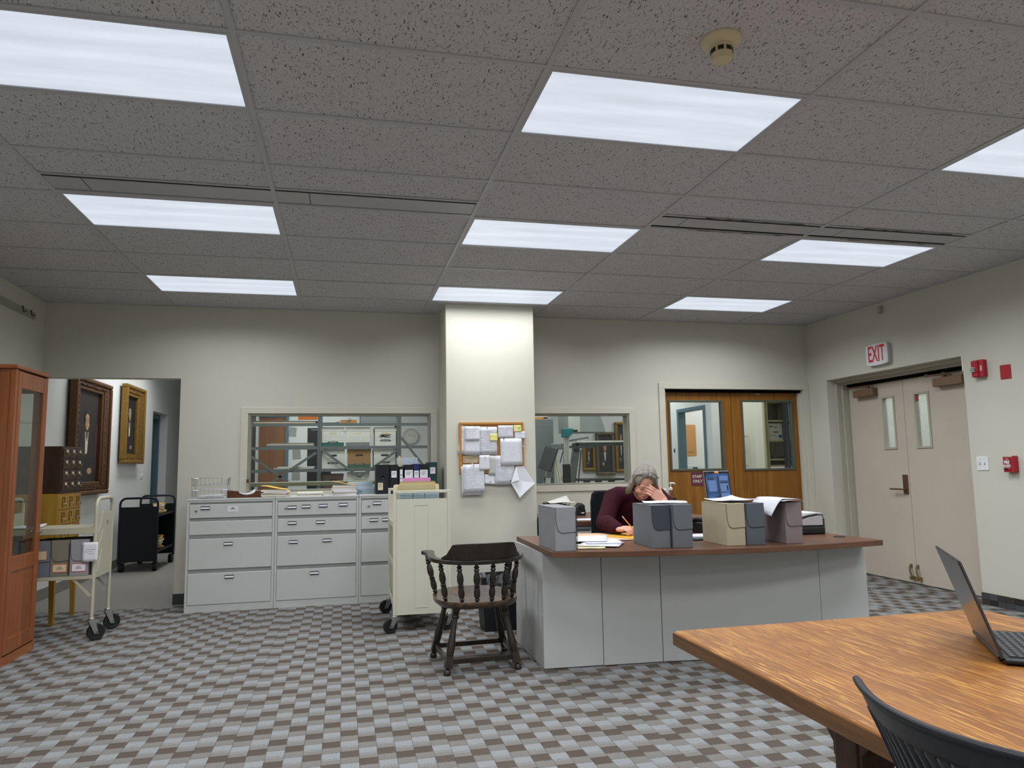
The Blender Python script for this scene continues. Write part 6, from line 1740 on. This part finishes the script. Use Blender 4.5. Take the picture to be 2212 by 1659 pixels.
mb.build('print', plain('carton_print', '6F706C', .7), o)
for i in range(3):
    o = thing('tape_box', ('bottom', 'middle', 'top')[i] + ' orange and white cassette box on the grey cabinet', 'box', (1.905, 7.22, 1.90 + i * .052), .0, 'orange cassette boxes')
    B(-.12, .12, 0, .2, 0, .046).build('body', plain('tape_white', 'DAD8D2', .6), o); B(-.118, .06, -.002, 0, .003, .034).build('orange_label', plain('tape_orange', 'C98428', .6), o); B(.06, .118, -.002, 0, .008, .034).build('black_label', M_black, o)
cp = thing('copy_stand', 'grey scanning stand with a teal head behind the right window', 'scanner', (1.97, 6.2, 0))
B(-.04, .04, -.04, .04, .75, 1.26).build('lower_column', M_black, cp); B(-.033, .033, -.03, .03, 1.26, 1.61).build('column', M_eql, cp)
for x in (-.012, .012): B(x - .003, x + .003, -.032, -.030, 1.26, 1.61).build('column_groove', M_eq, cp)
MB().prism([(-.045, 1.715), (.085, 1.715), (.085, 1.655), (.03, 1.605), (-.045, 1.605)], -.06, .06, XZ).build('teal_head', plain('teal_plastic', '1D6A70', .4), cp, bevel=.006)
B(.085, .16, -.01, .01, 1.672, 1.70).build('head_bracket', M_black, cp)
B(-.30, .6, -.35, .35, .72, .75).build('base_table', M_eq, cp)
for x in (-.28, .56):
    for y in (-.33, .31): B(x, x + .03, y, y + .03, 0, .72).build('leg', M_eq, cp)
mo = thing('monitor', 'dark monitor turned sideways on a pale arm', 'monitor', (1.72, 6.2, .75))
Mm = Matrix.Translation((.01, 0, .585)) @ Matrix.Rotation(.36, 4, 'Y') @ Matrix.Rotation(-.7, 4, 'Z')
B(-.09, .09, -.02, .02, -.15, .15, Mm).build('screen_housing', plain('monitor_dark', '34393A', .4), mo, bevel=.006)
B(-.03, .03, -.03, .03, .26, .34).build('arm_clamp', M_eql, mo); MB().bar((-.03, 0, 0), (-.045, 0, .30), .035).build('arm_post', M_eql, mo); MB().bar((-.035, 0, .32), (.0, 0, .60), .012).build('arm_strut', M_eql, mo)
MB().tube([(-.04, -.02, .36), (-.06, -.03, .28), (.0, -.04, .24), (.04, -.03, .27), (.05, -.02, .34)], .006, 6).build('cable', M_black, mo, True)
la = thing('copy_lamp', 'pale double tube lamp leaning beside the monitor', 'lamp', (1.84, 6.22, .75))
for d in (-.014, .014):
    MB().bar((.04 + d, 0, .27), (-.03 + d, 0, .70), .020, .03).build('lamp_tube', plain('lamp_cream', 'D9D8C2', .4), la)
B(-.07, .10, -.02, .03, .70, .775).build('lamp_head', M_eq, la, bevel=.008); MB().bar((.04, 0, 0), (.04, 0, .28), .02).build('lamp_post', M_eq, la)
MB().bar((.09, 0, .73), (.52, 0, .73), .018, .03).build('cross_arm', plain('arm_dark', '3C4142', .4), la)
lb_ = thing('light_bar', 'long white strip light on a dark beam across the workroom', 'lamp', (2.13, 6.35, 0))
B(.0, .70, -.05, .05, 1.495, 1.535).build('beam', plain('arm_dark', '3C4142', .4), lb_, bevel=.006)
B(.02, .69, -.055, .05, 1.538, 1.562).build('tube', plain('strip_white', 'D8DAD2', .4), lb_)
B(-.02, .06, -.05, .05, 1.43, 1.535).build('end_block', plain('arm_dark', '3C4142', .4), lb_, bevel=.01)
MB().bar((.02, 0, 1.44), (-.10, 0, .72), .09, .06, up=(0, 1, 0)).build('stand', M_eq, lb_); MB().bar((.08, -.04, 1.44), (-.01, -.04, .72), .012, .012).build('stand_rod', M_black, lb_)
MB().tube([(-.20, 0, 1.28), (-.12, 0, 1.55), (.20, 0, 1.60), (.16, 0, 1.50)], .007, 6).build('articulated_arm', M_black, lb_, True)
MB().tube([(-.12, 0, 1.56), (.20, 0, 1.615)], .005, 6).build('articulated_arm', M_black, lb_, True)
MB().bar((-.19, 0, 1.06), (-.05, 0, 1.26), .045, .03, up=(0, 1, 0)).build('side_tube', plain('lamp_cream', 'D9D8C2', .4), lb_)
ho = thing('scanner_hood', 'large pale grey slanted hood hanging in the workroom', 'hood', (2.33, 6.6, 1.68))
MB().prism([(-.26, .0), (.26, 0), (.18, .26), (-.26, .26)], -.2, .25, XZ).build('hood', plain('hood_grey', '8C918F', .5), ho, bevel=.004)
MB().add([(-.26, -.205, .0), (-.10, -.205, 0), (-.10, -.205, .26), (-.26, -.205, .26)], [(0, 1, 2, 3)]).build('front_plate', plain('hood_pale', 'B4B6AF', .5), ho, solid=.006)
B(-.02, .02, 0, .04, .26, 1.32).build('hanger', M_eq, ho)
wt_ = thing('work_table', 'dark narrow table top in the workroom', 'table', (2.42, 6.3, 0))
B(-.30, .30, -.2, .3, 1.044, 1.073).build('top', plain('arm_dark', '3C4142', .4), wt_, bevel=.006)
for x in (-.18, -.02, .16): B(x, x + .07, -.02, .05, 0, 1.044).build('leg', M_eq, wt_)
def wport(label, x0, x1, z0, z1, m, y=8.195):
    o = thing('framed_portrait', label, 'painting', ((x0 + x1) / 2, y, z0))
    w_, h_ = x1 - x0, z1 - z0; fw = .05
    k = MB(); k.box(-w_ / 2, w_ / 2, -.05, 0, 0, fw); k.box(-w_ / 2, w_ / 2, -.05, 0, h_ - fw, h_); k.box(-w_ / 2, -w_ / 2 + fw, -.05, 0, fw, h_ - fw); k.box(w_ / 2 - fw, w_ / 2, -.05, 0, fw, h_ - fw)
    k.build('frame', m, o, bevel=.012)
    cv = B(-w_ / 2 + fw, w_ / 2 - fw, -.02, -.005, fw, h_ - fw).build('canvas', plain('canvas_work', '3B3A38', .5, 0, .3, .2, 4), o)
    el = lambda px, pz, rx, rz: [(px + rx * math.cos(t * PI / 8), pz + rz * math.sin(t * PI / 8)) for t in range(16)]
    iw, ih = w_ - 2 * fw, h_ - 2 * fw
    def flat(nm, pts, c, d): MB().prism([(px * iw, fw + pz * ih) for px, pz in pts], -.021 - d, -.0205, XZ).build(nm, plain('wp_' + c, c, .6), cv)
    flat('painted_coat', [(-.4, 0), (-.36, .4), (-.1, .55), (.1, .55), (.36, .4), (.4, 0)], '26282A', .0005)
    flat('painted_shirt', [(-.05, .3), (-.1, .54), (.08, .54), (.04, .32)], 'BDB9AC', .001)
    flat('painted_face', el(0, .68, .13, .12), 'A4836B', .001)
    flat('painted_hand', el(-.15, .22, .1, .05), '9A7C66', .001)
    B(-.04, .04, -.053, -.049, .015, .035).build('name_plate', M_brass, o)
wport('small gilt portrait on the workroom wall', 2.85, 3.065, 1.15, 1.58, M_gilt)
wport('tall dark framed portrait in the middle of the workroom wall', 3.075, 3.385, 1.08, 1.76, plain('brown_frame', '5B5044', .5))
B0 = 0
wport('large gilt portrait at the right of the workroom wall', 3.40, 3.61, 1.12, 1.92, M_gilt)

# ================================================================== corridor and shelf bay behind the wooden doors
d5 = struct(thing('door_5', '', 'door')); del d5['label']; del d5['category']
f = MB(); f.box(4.86, 5.0, 7.95, 8.01, 0, 2.18); f.box(4.86, 5.0, 8.89, 8.95, 0, 2.18); f.box(4.86, 5.0, 8.01, 8.89, 2.12, 2.18)
f.build('door_frame', M_teal, d5, bevel=.004)
sk = tag(B(-.022, .022, -.006, 0, -.03, .03).build('card_reader', M_black), 'small black switch on the corridor wall by the teal frame', 'switch'); sk.location = (4.88, 9.12, 1.47); sk.rotation_euler = (0, 0, -PI / 2)
M_maple = wood('maple_cabinet', ['B9854C', 'C8935A', 'D2A068'], 'z', 5, 10, .4, .2, .4)
kc = thing('kitchen_cabinet', 'maple wall cabinet seen through the teal door frame', 'cabinet', (5.30, 9.55, 1.37))
B(-.20, .22, 0, .32, 0, .58).build('body', M_maple, kc); dd = B(-.185, .215, -.02, -.001, .005, .575).build('door', M_maple, kc, bevel=.003)
B(-.12, .15, -.026, -.02, .08, .50).build('raised_panel', M_maple, dd, bevel=.006); MB().tube([(-.15, -.02, .10), (-.155, -.04, .10), (-.145, -.04, .085)], .006, 6).build('knob', M_brass, dd, True)
mw = thing('microwave', 'white microwave on the kitchen counter beyond the teal frame', 'microwave', (5.28, 9.45, .93))
B(-.26, .26, 0, .4, 0, .28).build('body', M_wp, mw, bevel=.006); B(.10, .20, -.004, 0, .20, .24).build('display', M_black, mw); B(-.25, .09, -.006, 0, .03, .25).build('door', plain('micro_door', 'D5D7DA', .3), mw)
kk_ = thing('kitchen_counter', 'pale counter below the microwave', 'counter', (5.5, 9.34, 0))
B(-.5, .8, 0, .5, 0, .88).build('base', M_wp, kk_); B(-.5, .8, -.03, .5, .88, .93).build('counter_top', plain('counter_top', 'C7C6C0', .4), kk_)
o = tag(B(-.13, .13, -.003, 0, -.28, .28).build('calendar_poster', printed('poster_print', 'D9D4C2', 'A09C8E', .05, .02, .02, .2, .7, .26, .56)), 'tall white calendar poster on the cream wall', 'poster'); o.location = (5.40, 7.748, 1.405)
k = MB()
for i in range(11):
    a = PI * i / 10; k.bar((.10 * .25 * math.cos(a), -.0035, -.02 + .03 * math.sin(a)), (.11 * math.cos(a), -.0035, -.02 + .15 * math.sin(a)), .005, .0008, up=(0, 1, 0))
k.build('sunburst_print', plain('poster_grey', '9A9C9A', .7), o)
text('poster_title', 'EASTERN RESERVE', .022, plain('poster_ink', '6A6C70', .7), o, (0, -.004, .25), (PI / 2, 0, 0), .0004)
o.children[-1].name = 'poster_title'
text('poster_caption', '2026 Calendar', .026, plain('poster_ink', '6A6C70', .7), o, (0, -.004, -.21), (PI / 2, 0, 0), .0004)
sb = thing('bay_shelving', 'cream steel shelving with perforated posts behind the right wooden door', 'shelving', (5.3, 6.5, 0))
M_yst = plain('cream_steel', 'BDB58E', .5, .1, .4, .04); M_dst = plain('dark_steel_post', '3E474E', .45, .2, .4, .05)
B(-.29, -.235, -.02, .03, 0, 2.5).build('post', M_yst, sb); B(.0, .075, -.05, .0, 0, 2.5).build('post', M_dst, sb); B(.9, .95, -.02, .03, 0, 2.5).build('post', M_yst, sb)
k = MB()
for i in range(44): k.box(-.268, -.258, -.0215, -.02, 1.1 + i * .024, 1.111 + i * .024)
B(-.262, -.250, .03, .30, 0, 2.5).build('end_sheet', plain('cream_wall', 'E2DFCE', .7, 0, .2, .02, 2), sb)
h = k.build('post_holes', M_dark, sb); h['kind'] = 'stuff'
k = MB()
for i in range(44): k.box(.032, .043, -.0515, -.05, 1.1 + i * .024, 1.111 + i * .024)
h = k.build('post_holes', M_steel, sb); h['kind'] = 'stuff'
for z in (2.10, 1.825, 1.545, 1.278, 1.19): B(-.24, .95, -.015, .30, z - .012, z + .012).build('shelf', M_yst, sb)
B(-.24, .95, .29, .30, 1.19, 2.4).build('back_sheet', plain('dim_steel', '8E8F84', .6), sb)
o = thing('storage_box', 'white box with printed label on the bay shelving', 'box', (5.19, 6.51, 1.557))
B(-.115, .115, 0, .27, 0, .235).build('body', plain('carton_DAD9CF', 'DAD9CF', .7), o, bevel=.003)
k = MB()
for (x0, x1, z0, z1) in ((-.09, -.04, .18, .20), (-.01, .03, .17, .185), (-.05, .07, .12, .125), (-.04, .05, .10, .115), (-.07, .02, .06, .066), (0, .02, .03, .04)): k.box(x0, x1, -.0012, 0, z0, z1)
k.build('print', plain('carton_print', '6F706C', .7), o); B(.05, .10, -.0015, 0, .03, .07).build('blue_logo', plain('logo_blue', '2B4A86', .6), o)
o = thing('storage_box', 'white box beyond the dark post on the bay shelving', 'box', (5.53, 6.51, 1.557))
B(-.12, .12, 0, .27, 0, .22).build('body', plain('carton_DAD9CF', 'DAD9CF', .7), o, bevel=.003); B(-.06, .06, -.0012, 0, .12, .16).build('print', plain('carton_print', '6F706C', .7), o)
o = thing('storage_box', 'white box on the upper shelf beyond the dark post', 'box', (5.53, 6.51, 1.838))
B(-.12, .12, 0, .27, 0, .24).build('body', plain('carton_DAD9CF', 'DAD9CF', .7), o, bevel=.003); B(-.06, .06, -.0012, 0, .12, .16).build('print', plain('carton_print', '6F706C', .7), o)
o = tag(B(-.085, .085, 0, .2, 0, .038).build('dark_book', plain('dark_book', '3B3F45', .5), None, bevel=.002), 'dark book lying on the lower bay shelf', 'book'); o.location = (5.24, 6.52, 1.29)
# ================================================================== the woman at the desk
pw = thing('person', 'woman in a maroon sweater writing with her head propped on one hand', 'person', (1.47, 2.93, 0))
PL = (-1.47, -2.93, 0)
V3 = Vector
M_skin = None
def skin_mat():
    t = NT('skin')
    n = t.noise(t.coord('Object'), 22, 4)
    t.base(t.ramp(n, [(.3, lin('D29C88')), (.7, lin('DFAF9C'))]))
    t.set(.5, 0, .35)
    t.b.inputs['Subsurface Weight'].default_value = .08
    t.b.inputs['Subsurface Radius'].default_value = (.01, .004, .002)
    return t.m
M_skin = skin_mat()
f0 = V3((-.21, -.82, -.53)).normalized()
rgt = V3((.975, -.16, -.12)); rgt = (rgt - f0 * rgt.dot(f0)).normalized()    # her left, our right
upv = rgt.cross(f0).normalized()
if upv.z < 0: upv = -upv
hc = V3((1.425, 2.485, 1.112))
HM = Matrix((( rgt.x, f0.x, upv.x, hc.x), (rgt.y, f0.y, upv.y, hc.y), (rgt.z, f0.z, upv.z, hc.z), (0, 0, 0, 1)))
HR = HM.to_3x3().to_4x4()
def hp(r, f, u): return HM @ V3((r, f, u))
sk = MB()
def hball(r, f, u, rad, n=16, m=12): sk.ball(hp(r, f, u), rad, n, m, HR)
def limb(mb, pts, n=14):
    mb.ring([(V3(p), r) for p, r in pts], n)
    for p, r in (pts[0], pts[-1]): mb.ball(p, r, n, 8)
# skull, face, jaw
hball(0, -.008, .022, (.073, .092, .090), 24, 16)
hball(0, .030, -.030, (.060, .062, .078), 22, 14)
hball(0, .048, -.082, (.040, .040, .034))
hball(0, .062, -.094, (.020, .022, .018))
for s in (-1, 1):
    hball(s * .034, .064, -.040, (.024, .022, .026))       # cheek
    hball(s * .030, .080, .012, (.022, .014, .009))        # brow
    hball(s * .031, .076, -.006, (.015, .013, .011))       # closed lid
    hball(s * .050, .020, -.060, (.018, .036, .024))       # jaw side
    hball(s * .074, -.004, -.018, (.008, .016, .028))      # ear
    hball(s * .076, -.006, -.038, (.006, .010, .010))
    hball(s * .010, .093, -.038, (.008, .009, .007))       # nostril wing
limb(sk, [(hp(0, .084, .004), .0085), (hp(0, .094, -.018), .0095), (hp(0, .103, -.034), .0115)])
hball(0, .086, -.064, (.022, .009, .0055)); hball(0, .084, -.073, (.019, .009, .006))
# neck and trunk (under the sweater)
limb(sk, [(hp(0, -.02, -.05), .052), (V3((1.435, 2.585, 1.045)), .054), (V3((1.45, 2.66, .995)), .062)])
limb(sk, [(V3((1.455, 2.70, .93)), .10), (V3((1.47, 2.82, .75)), .115), (V3((1.47, 2.93, .56)), .125)], 18)
RS, RE, RWr = V3((1.255, 2.70, .995)), V3((1.115, 2.54, .812)), V3((1.135, 2.295, .790))
LS, LE, LW = V3((1.635, 2.70, .985)), V3((1.705, 2.41, .800)), V3((1.525, 2.365, .975))
limb(sk, [(RS, .05), (RE, .042)]); limb(sk, [(RE, .041), (RE.lerp(RWr, .4), .037), (RWr, .025)])
limb(sk, [(LS, .05), (LE, .042)]); limb(sk, [(LE, .041), (LE.lerp(LW, .4), .036), (LW, .025)])
limb(sk, [(V3((1.455, 2.70, .97)), .06), (RS, .05)]); limb(sk, [(V3((1.455, 2.70, .97)), .06), (LS, .05)])
# hips and legs down to the feet
for s in (-1, 1):
    limb(sk, [(V3((1.47 + s * .085, 2.95, .54)), .10), (V3((1.47 + s * .11, 2.56, .53)), .068), ])
    limb(sk, [(V3((1.47 + s * .11, 2.56, .53)), .062), (V3((1.47 + s * .12, 2.58, .28)), .055), (V3((1.47 + s * .12, 2.60, .08)), .038)])
# hands: finger chains
def finger(a, pts, rads):
    limb(sk, [(V3(p), r) for p, r in zip([a] + pts, rads)], 8)
# her left hand (our right) against the brow; wrist LW, knuckle row towards the forehead
d = (hp(-.012, .118, .030) - LW).normalized()
out = (-f0 * -1).normalized()
nrm = V3((-.25, -.93, .25)); nrm = (nrm - d * nrm.dot(d)).normalized()      # back of the hand faces the viewer
side = d.cross(nrm).normalized()
if side.z < 0: side = -side                                                  # towards the index finger (up)
kn = LW + d * .088
for k in range(5):
    t = k / 4
    limb(sk, [(LW + side * (.016 * (t - .5) * 2) * .9, .0185), (LW + d * .045 + side * (.030 * (t - .5) * 2), .0165), (kn + side * (.030 * (t - .5) * 2), .0128)], 8)
FL = [(.072, .030, .0090), (.080, .010, .0092), (.074, -.0105, .0088), (.060, -.029, .0080)]
for (ln, o_, rr_) in FL:
    b = kn + side * o_ - d * .004
    fan = side * (o_ * .02)
    p1 = b + d * ln * .46 + fan * .4 + nrm * .006
    p2 = p1 + d * ln * .30 + fan * .3 - nrm * .004
    p3 = p2 + d * ln * .24 + fan * .2 - nrm * .010
    finger(b, [p1, p2, p3], [rr_ * 1.12, rr_, rr_ * .93, rr_ * .78])
tb0 = LW + d * .025 + side * .022 - nrm * .008
finger(tb0, [tb0 + d * .025 + side * .026 - nrm * .012, tb0 + d * .045 + side * .044 - nrm * .018, tb0 + d * .06 + side * .058 - nrm * .022], [.0125, .0110, .0100, .0082])
RING = kn - d * .004 + side * -.012 + d * .018
RINGD = d; RINGN = nrm
# her right hand writing
d2 = V3((.40, -.88, -.10)).normalized(); n2_ = V3((-.12, -.10, 1)); n2_ = (n2_ - d2 * n2_.dot(d2)).normalized(); s2 = d2.cross(n2_).normalized()
if s2.x < 0: s2 = -s2                                                       # towards the thumb/index side
k2 = RWr + d2 * .080 + n2_ * .014
for k in range(5):
    t = k / 4
    limb(sk, [(RWr + s2 * (.015 * (t - .5) * 2), .0195), (RWr + d2 * .042 + s2 * (.029 * (t - .5) * 2) + n2_ * .006, .0175), (k2 + s2 * (.032 * (t - .5) * 2), .0130)], 8)
PT = V3((1.225, 2.155, .7505))     # pencil point on the pad
PE = V3((1.130, 2.215, .885))
grip = PT.lerp(PE, .25)
for (ln, o_, rr_, curl) in ((.070, .030, .0088, 0), (.074, .009, .0090, 1), (.070, -.012, .0086, 1.5), (.056, -.032, .0078, 1.7)):
    b = k2 + s2 * o_
    if curl == 0:
        p1 = b + d2 * .030 + n2_ * .008; p3 = grip + V3((.006, .004, .008)); p2 = (p1 + p3) / 2 + n2_ * .008
    else:
        p1 = b + d2 * .032 - n2_ * .006; p2 = p1 + d2 * .014 - n2_ * .022; p3 = p2 - d2 * .012 - n2_ * .012
    finger(b, [p1, p2, p3], [rr_ * 1.15, rr_, rr_ * .94, rr_ * .80])
tb1 = RWr + d2 * .025 + s2 * .024
finger(tb1, [tb1 + d2 * .028 + s2 * .018 - n2_ * .004, tb1 + d2 * .055 + s2 * .016 - n2_ * .006, grip + V3((.010, -.006, .004))], [.0130, .0112, .0100, .0082])
body = sk.build('body', M_skin, pw, True, loc=PL, angle=180)
m = body.modifiers.new('fuse', 'REMESH'); m.mode = 'VOXEL'; m.voxel_size = .0036; m.use_smooth_shade = True
m = body.modifiers.new('relax', 'SMOOTH'); m.factor = .5; m.iterations = 3
# face details
M_lip = plain('lip', 'B56A66', .45); M_lash = plain('lash', '4A3A34', .7); M_brow = plain('brow_hair', '8A8078', .8)
MB().tube([hp(-.021, .0905, -.068), hp(-.010, .0945, -.066), hp(0, .0955, -.0675), hp(.010, .0945, -.066), hp(.021, .0905, -.068)], .0024, 6).build('lips', M_lip, pw, True, loc=PL)
for s in (-1, 1):
    MB().tube([hp(s * .018, .0855, -.010), hp(s * .030, .0885, -.014), hp(s * .044, .080, -.010)], .0014, 5).build('eyelid_line', M_lash, pw, True, loc=PL)
    MB().tube([hp(s * .014, .0935, .016), hp(s * .030, .0935, .022), hp(s * .048, .082, .016)], .0028, 5).build('eyebrow', M_brow, pw, True, loc=PL)
MB().ring([(RING + RINGD * -.0022, .0102), (RING + RINGD * .0022, .0102)], 14).build('finger_ring', plain('gold_ring', 'C7A24A', .25, .9), pw, True, loc=PL)
# hair: cap plus hanging strands
def hair_mat():
    t = NT('grey_hair')
    tc = t.n('ShaderNodeTexCoord'); sp = t.n('ShaderNodeSeparateXYZ'); t.l(tc.outputs['Object'], sp.inputs[0])
    n = t.noise(t.coord('Object', (1, 1, .25)), 130, 2)
    g = t.ramp(n, [(.3, lin('77716B')), (.7, lin('A9A49E'))])
    b = t.ramp(n, [(.3, lin('5E5146')), (.7, lin('8A7B6C'))])
    z = t.ramp(sp.outputs[2], [(0, (0, 0, 0, 1)), (1, (1, 1, 1, 1))])
    mr = t.n('ShaderNodeMapRange'); t.l(sp.outputs[2], mr.inputs[0]); mr.inputs[1].default_value = 1.07; mr.inputs[2].default_value = 1.17
    t.base(t.mix(mr.outputs[0], b, g)); t.set(.45, 0, .4)
    return t.m
M_hair = hair_mat()
hb = MB()
R0 = V3((.083, .104, .106))
def scalp(phi, fpos, k=1.0):
    # phi: from the parting (0) to the side, fpos -1 (back) .. 1 (front)
    c = math.sqrt(max(0, 1 - fpos * fpos))
    return V3((R0.x * k * c * math.sin(phi), -.010 + R0.y * k * fpos, .022 + R0.z * k * c * math.cos(phi)))
# cap
NP, NF = 22, 18
base = len(hb.v)
cap = MB()
def capf(u, v):
    phi = (u - .5) * 2 * 1.75; fp = -1 + 1.77 * v
    return HM @ scalp(phi, fp, .965)
cap.grid(capf, NP, NF)
rh = random.Random(12)
for s in (-1, 1):
    for i in range(95):
        fp = -.97 + 1.71 * (i % 48) / 47 + rh.uniform(-.02, .02)
        fp = max(-.98, min(.76, fp))
        lay = 1.0 + .05 * rh.random()
        side_end = 1.45 + .25 * rh.random()
        pts = []
        steps = 7
        ph0 = rh.uniform(-.05, .12)
        for k in range(steps):
            t = k / (steps - 1)
            # strands from the front sweep back towards the ear
            f_here = fp - (max(0, fp - .05)) * t ** 1.2 * (1.0 if s < 0 else .35)
            pts.append(HM @ scalp(s * (ph0 + (side_end - ph0) * t), f_here, lay))
        p = pts[-1].copy()
        # then hang down
        zend = (1.035 + rh.uniform(-.012, .03)) if s < 0 else (1.035 + rh.uniform(-.01, .03))
        outw = rgt * (s * .012)
        n_h = 4
        if p.z > zend + .01:
            for k in range(1, n_h + 1):
                t = k / n_h
                pts.append(V3((p.x + outw.x * t + (-.042 * (.4 + rh.random()) if s < 0 else .0) * t, p.y + outw.y * t + .006 * t, p.z + (zend - p.z) * t)))
        m_ = len(pts)
        w0 = .0072 + .002 * rh.random()
        hb.ring([(q, w0 * (1 if j < m_ - 2 else (.75 if j == m_ - 2 else .25))) for j, q in enumerate(pts)], 6)
hair = hb.build('hair', M_hair, pw, True, loc=PL, angle=180)
cap.build('hair_cap', M_hair, pw, True, loc=PL, angle=180, solid=.006)
# sweater
sw_ = MB()
def ell(mb, rings, n=26):
    base = len(mb.v)
    for (c, ax, ay, tilt) in rings:
        for k in range(n):
            t = 2 * PI * k / n
            x, y = ax * math.cos(t), ay * math.sin(t)
            mb.v.append((c[0] + x, c[1] + y * math.cos(tilt), c[2] + y * math.sin(tilt)))
    m_ = len(rings)
    for i in range(m_ - 1):
        for k in range(n): mb.f.append((base + i * n + k, base + i * n + (k + 1) % n, base + (i + 1) * n + (k + 1) % n, base + (i + 1) * n + k))
    mb.f.append(tuple(base + k for k in reversed(range(n)))); mb.f.append(tuple(base + (m_ - 1) * n + k for k in range(n)))
ell(sw_, [((1.47, 2.93, .50), .205, .150, .2), ((1.47, 2.90, .62), .205, .145, .35), ((1.468, 2.83, .76), .200, .135, .45), ((1.462, 2.76, .88), .205, .125, .55), ((1.455, 2.70, .97), .190, .105, .6), ((1.45, 2.665, 1.02), .120, .085, .65), ((1.447, 2.640, 1.045), .082, .075, .65)])
limb(sw_, [(V3((1.40, 2.685, 1.00)), .075), (RS + V3((.03, 0, .005)), .080), (RS, .078), (RS.lerp(RE, .5), .068), (RE, .066)], 18)
limb(sw_, [(RE, .066), (RE.lerp(RWr, .35) + V3((0, 0, .004)), .060), (RE.lerp(RWr, .75), .048), (RE.lerp(RWr, .96), .041)], 18)
limb(sw_, [(V3((1.50, 2.685, 1.00)), .075), (LS, .078), (LS.lerp(LE, .5), .068), (LE + V3((0, 0, .012)), .064)], 18)
limb(sw_, [(LE + V3((0, 0, .012)), .064), (LE.lerp(LW, .4), .056), (LE.lerp(LW, .72), .047)], 18)
for t, r_ in ((.30, .070), (.55, .069), (.78, .070)):
    p = RS.lerp(RE, t); sw_.ball(p + V3((-.008, -.012, 0)), (r_, r_, .030), 14, 8)
for t in (.25, .55): sw_.ball(RE.lerp(RWr, t) + V3((-.006, 0, .006)), (.060, .026, .054), 14, 8)
def knit_mat():
    t = NT('maroon_knit')
    v = t.coord('Object', (1, 1, 1), (0, .25, .1))
    sp = t.n('ShaderNodeSeparateXYZ'); t.l(v, sp.inputs[0])
    nz = t.noise(t.coord('Object'), 20, 3)
    wv = t.math('SINE', t.math('ADD', t.math('MULTIPLY', sp.outputs[2], 640), t.math('MULTIPLY', nz, 9)))
    n2 = t.noise(t.coord('Object', (1, 1, 3)), 90, 3)
    f = t.math('ADD', t.math('MULTIPLY', wv, .07), n2)
    t.base(t.ramp(f, [(.3, lin('260B14')), (.75, lin('471A27'))])); t.set(.9, 0, .15)
    t.bump(wv, .25, .002)
    return t.m
M_knit = knit_mat()
so = sw_.build('sweater', M_knit, pw, True, loc=PL, angle=180)
m = so.modifiers.new('fuse', 'REMESH'); m.mode = 'VOXEL'; m.voxel_size = .007; m.use_smooth_shade = True
m = so.modifiers.new('relax', 'SMOOTH'); m.factor = .5; m.iterations = 4
MB().ring([((1.447, 2.640, 1.047), .078), ((1.446, 2.632, 1.058), .072)], 28, False).build('collar', M_knit, pw, True, loc=PL, solid=.008)
tr_ = MB()
for s in (-1, 1):
    limb(tr_, [(V3((1.47 + s * .085, 2.95, .545)), .112), (V3((1.47 + s * .11, 2.56, .535)), .080)], 16)
    limb(tr_, [(V3((1.47 + s * .11, 2.56, .535)), .078), (V3((1.47 + s * .12, 2.58, .28)), .068), (V3((1.47 + s * .12, 2.60, .11)), .060)], 16)
tro = tr_.build('trousers', plain('dark_trousers', '1C1E26', .85), pw, True, loc=PL, angle=180)
m = tro.modifiers.new('fuse', 'REMESH'); m.mode = 'VOXEL'; m.voxel_size = .012; m.use_smooth_shade = True
for s in (-1, 1):
    MB().ball((1.47 + s * .12, 2.545, .045), (.046, .125, .044), 16, 10).build('shoe', M_black, pw, True, loc=PL)
# glasses pushed up on the hair
gl = thing('eyeglasses', 'thin dark eyeglasses pushed up on the woman\'s grey hair', 'glasses', tuple(hp(0, .06, .11)))
GL = tuple(-x for x in hp(0, .06, .11))
M_rim = plain('dark_rim', '2B2624', .3, .4)
def lensring(s):
    c = V3((s * .034, .088, .112)); pts = []
    ex_ = V3((1, -.22 * s, -.10)).normalized(); ez = V3((0, -.62, .78)).normalized()
    for k in range(20):
        a = 2 * PI * k / 20
        pts.append(HM @ (c + ex_ * (.025 * math.cos(a)) + ez * (.017 * math.sin(a))))
    return pts
for s in (-1, 1):
    P_ = lensring(s)
    MB().tube(P_, .0018, 6, True).build('rim', M_rim, gl, True, loc=GL)
    mb = MB(); mb.v = [tuple(p) for p in P_]; mb.f = [tuple(range(20))]
    mb.build('lens', M_glass, gl, loc=GL)
    MB().tube([hp(s * .058, .080, .108), hp(s * .088, .055, .092), hp(s * .098, .0, .055), hp(s * .092, -.03, .012)], .0018, 6).build('temple', M_rim, gl, True, loc=GL)
MB().tube([hp(-.010, .093, .115), hp(0, .096, .118), hp(.010, .093, .115)], .0014, 6).build('bridge', M_rim, gl, True, loc=GL)
# pencil in the writing hand
pc = thing('pencil', 'yellow pencil held in the woman\'s writing hand', 'pencil', tuple(PT))
dv = PE - PT; L_ = dv.length; dn = dv.normalized()
PL2 = tuple(-x for x in PT)
MB().ring([(PT + dn * .018, .0036), (PT + dn * (L_ - .022), .0036)], 6).build('shaft', plain('pencil_yellow', 'E0962A', .4), pc, loc=PL2)
MB().ring([(PT, .0006), (PT + dn * .018, .0036)], 8).build('sharpened_tip', plain('pencil_wood', 'D9B083', .6), pc, loc=PL2)
MB().ring([(PT + dn * (L_ - .022), .0038), (PT + dn * (L_ - .010), .0038)], 10).build('ferrule', M_chrome, pc, True, loc=PL2)
MB().ring([(PT + dn * (L_ - .010), .0035), (PT + dn * L_, .0032)], 10).build('eraser', plain('eraser_pink', 'E3B6A0', .7), pc, True, loc=PL2)
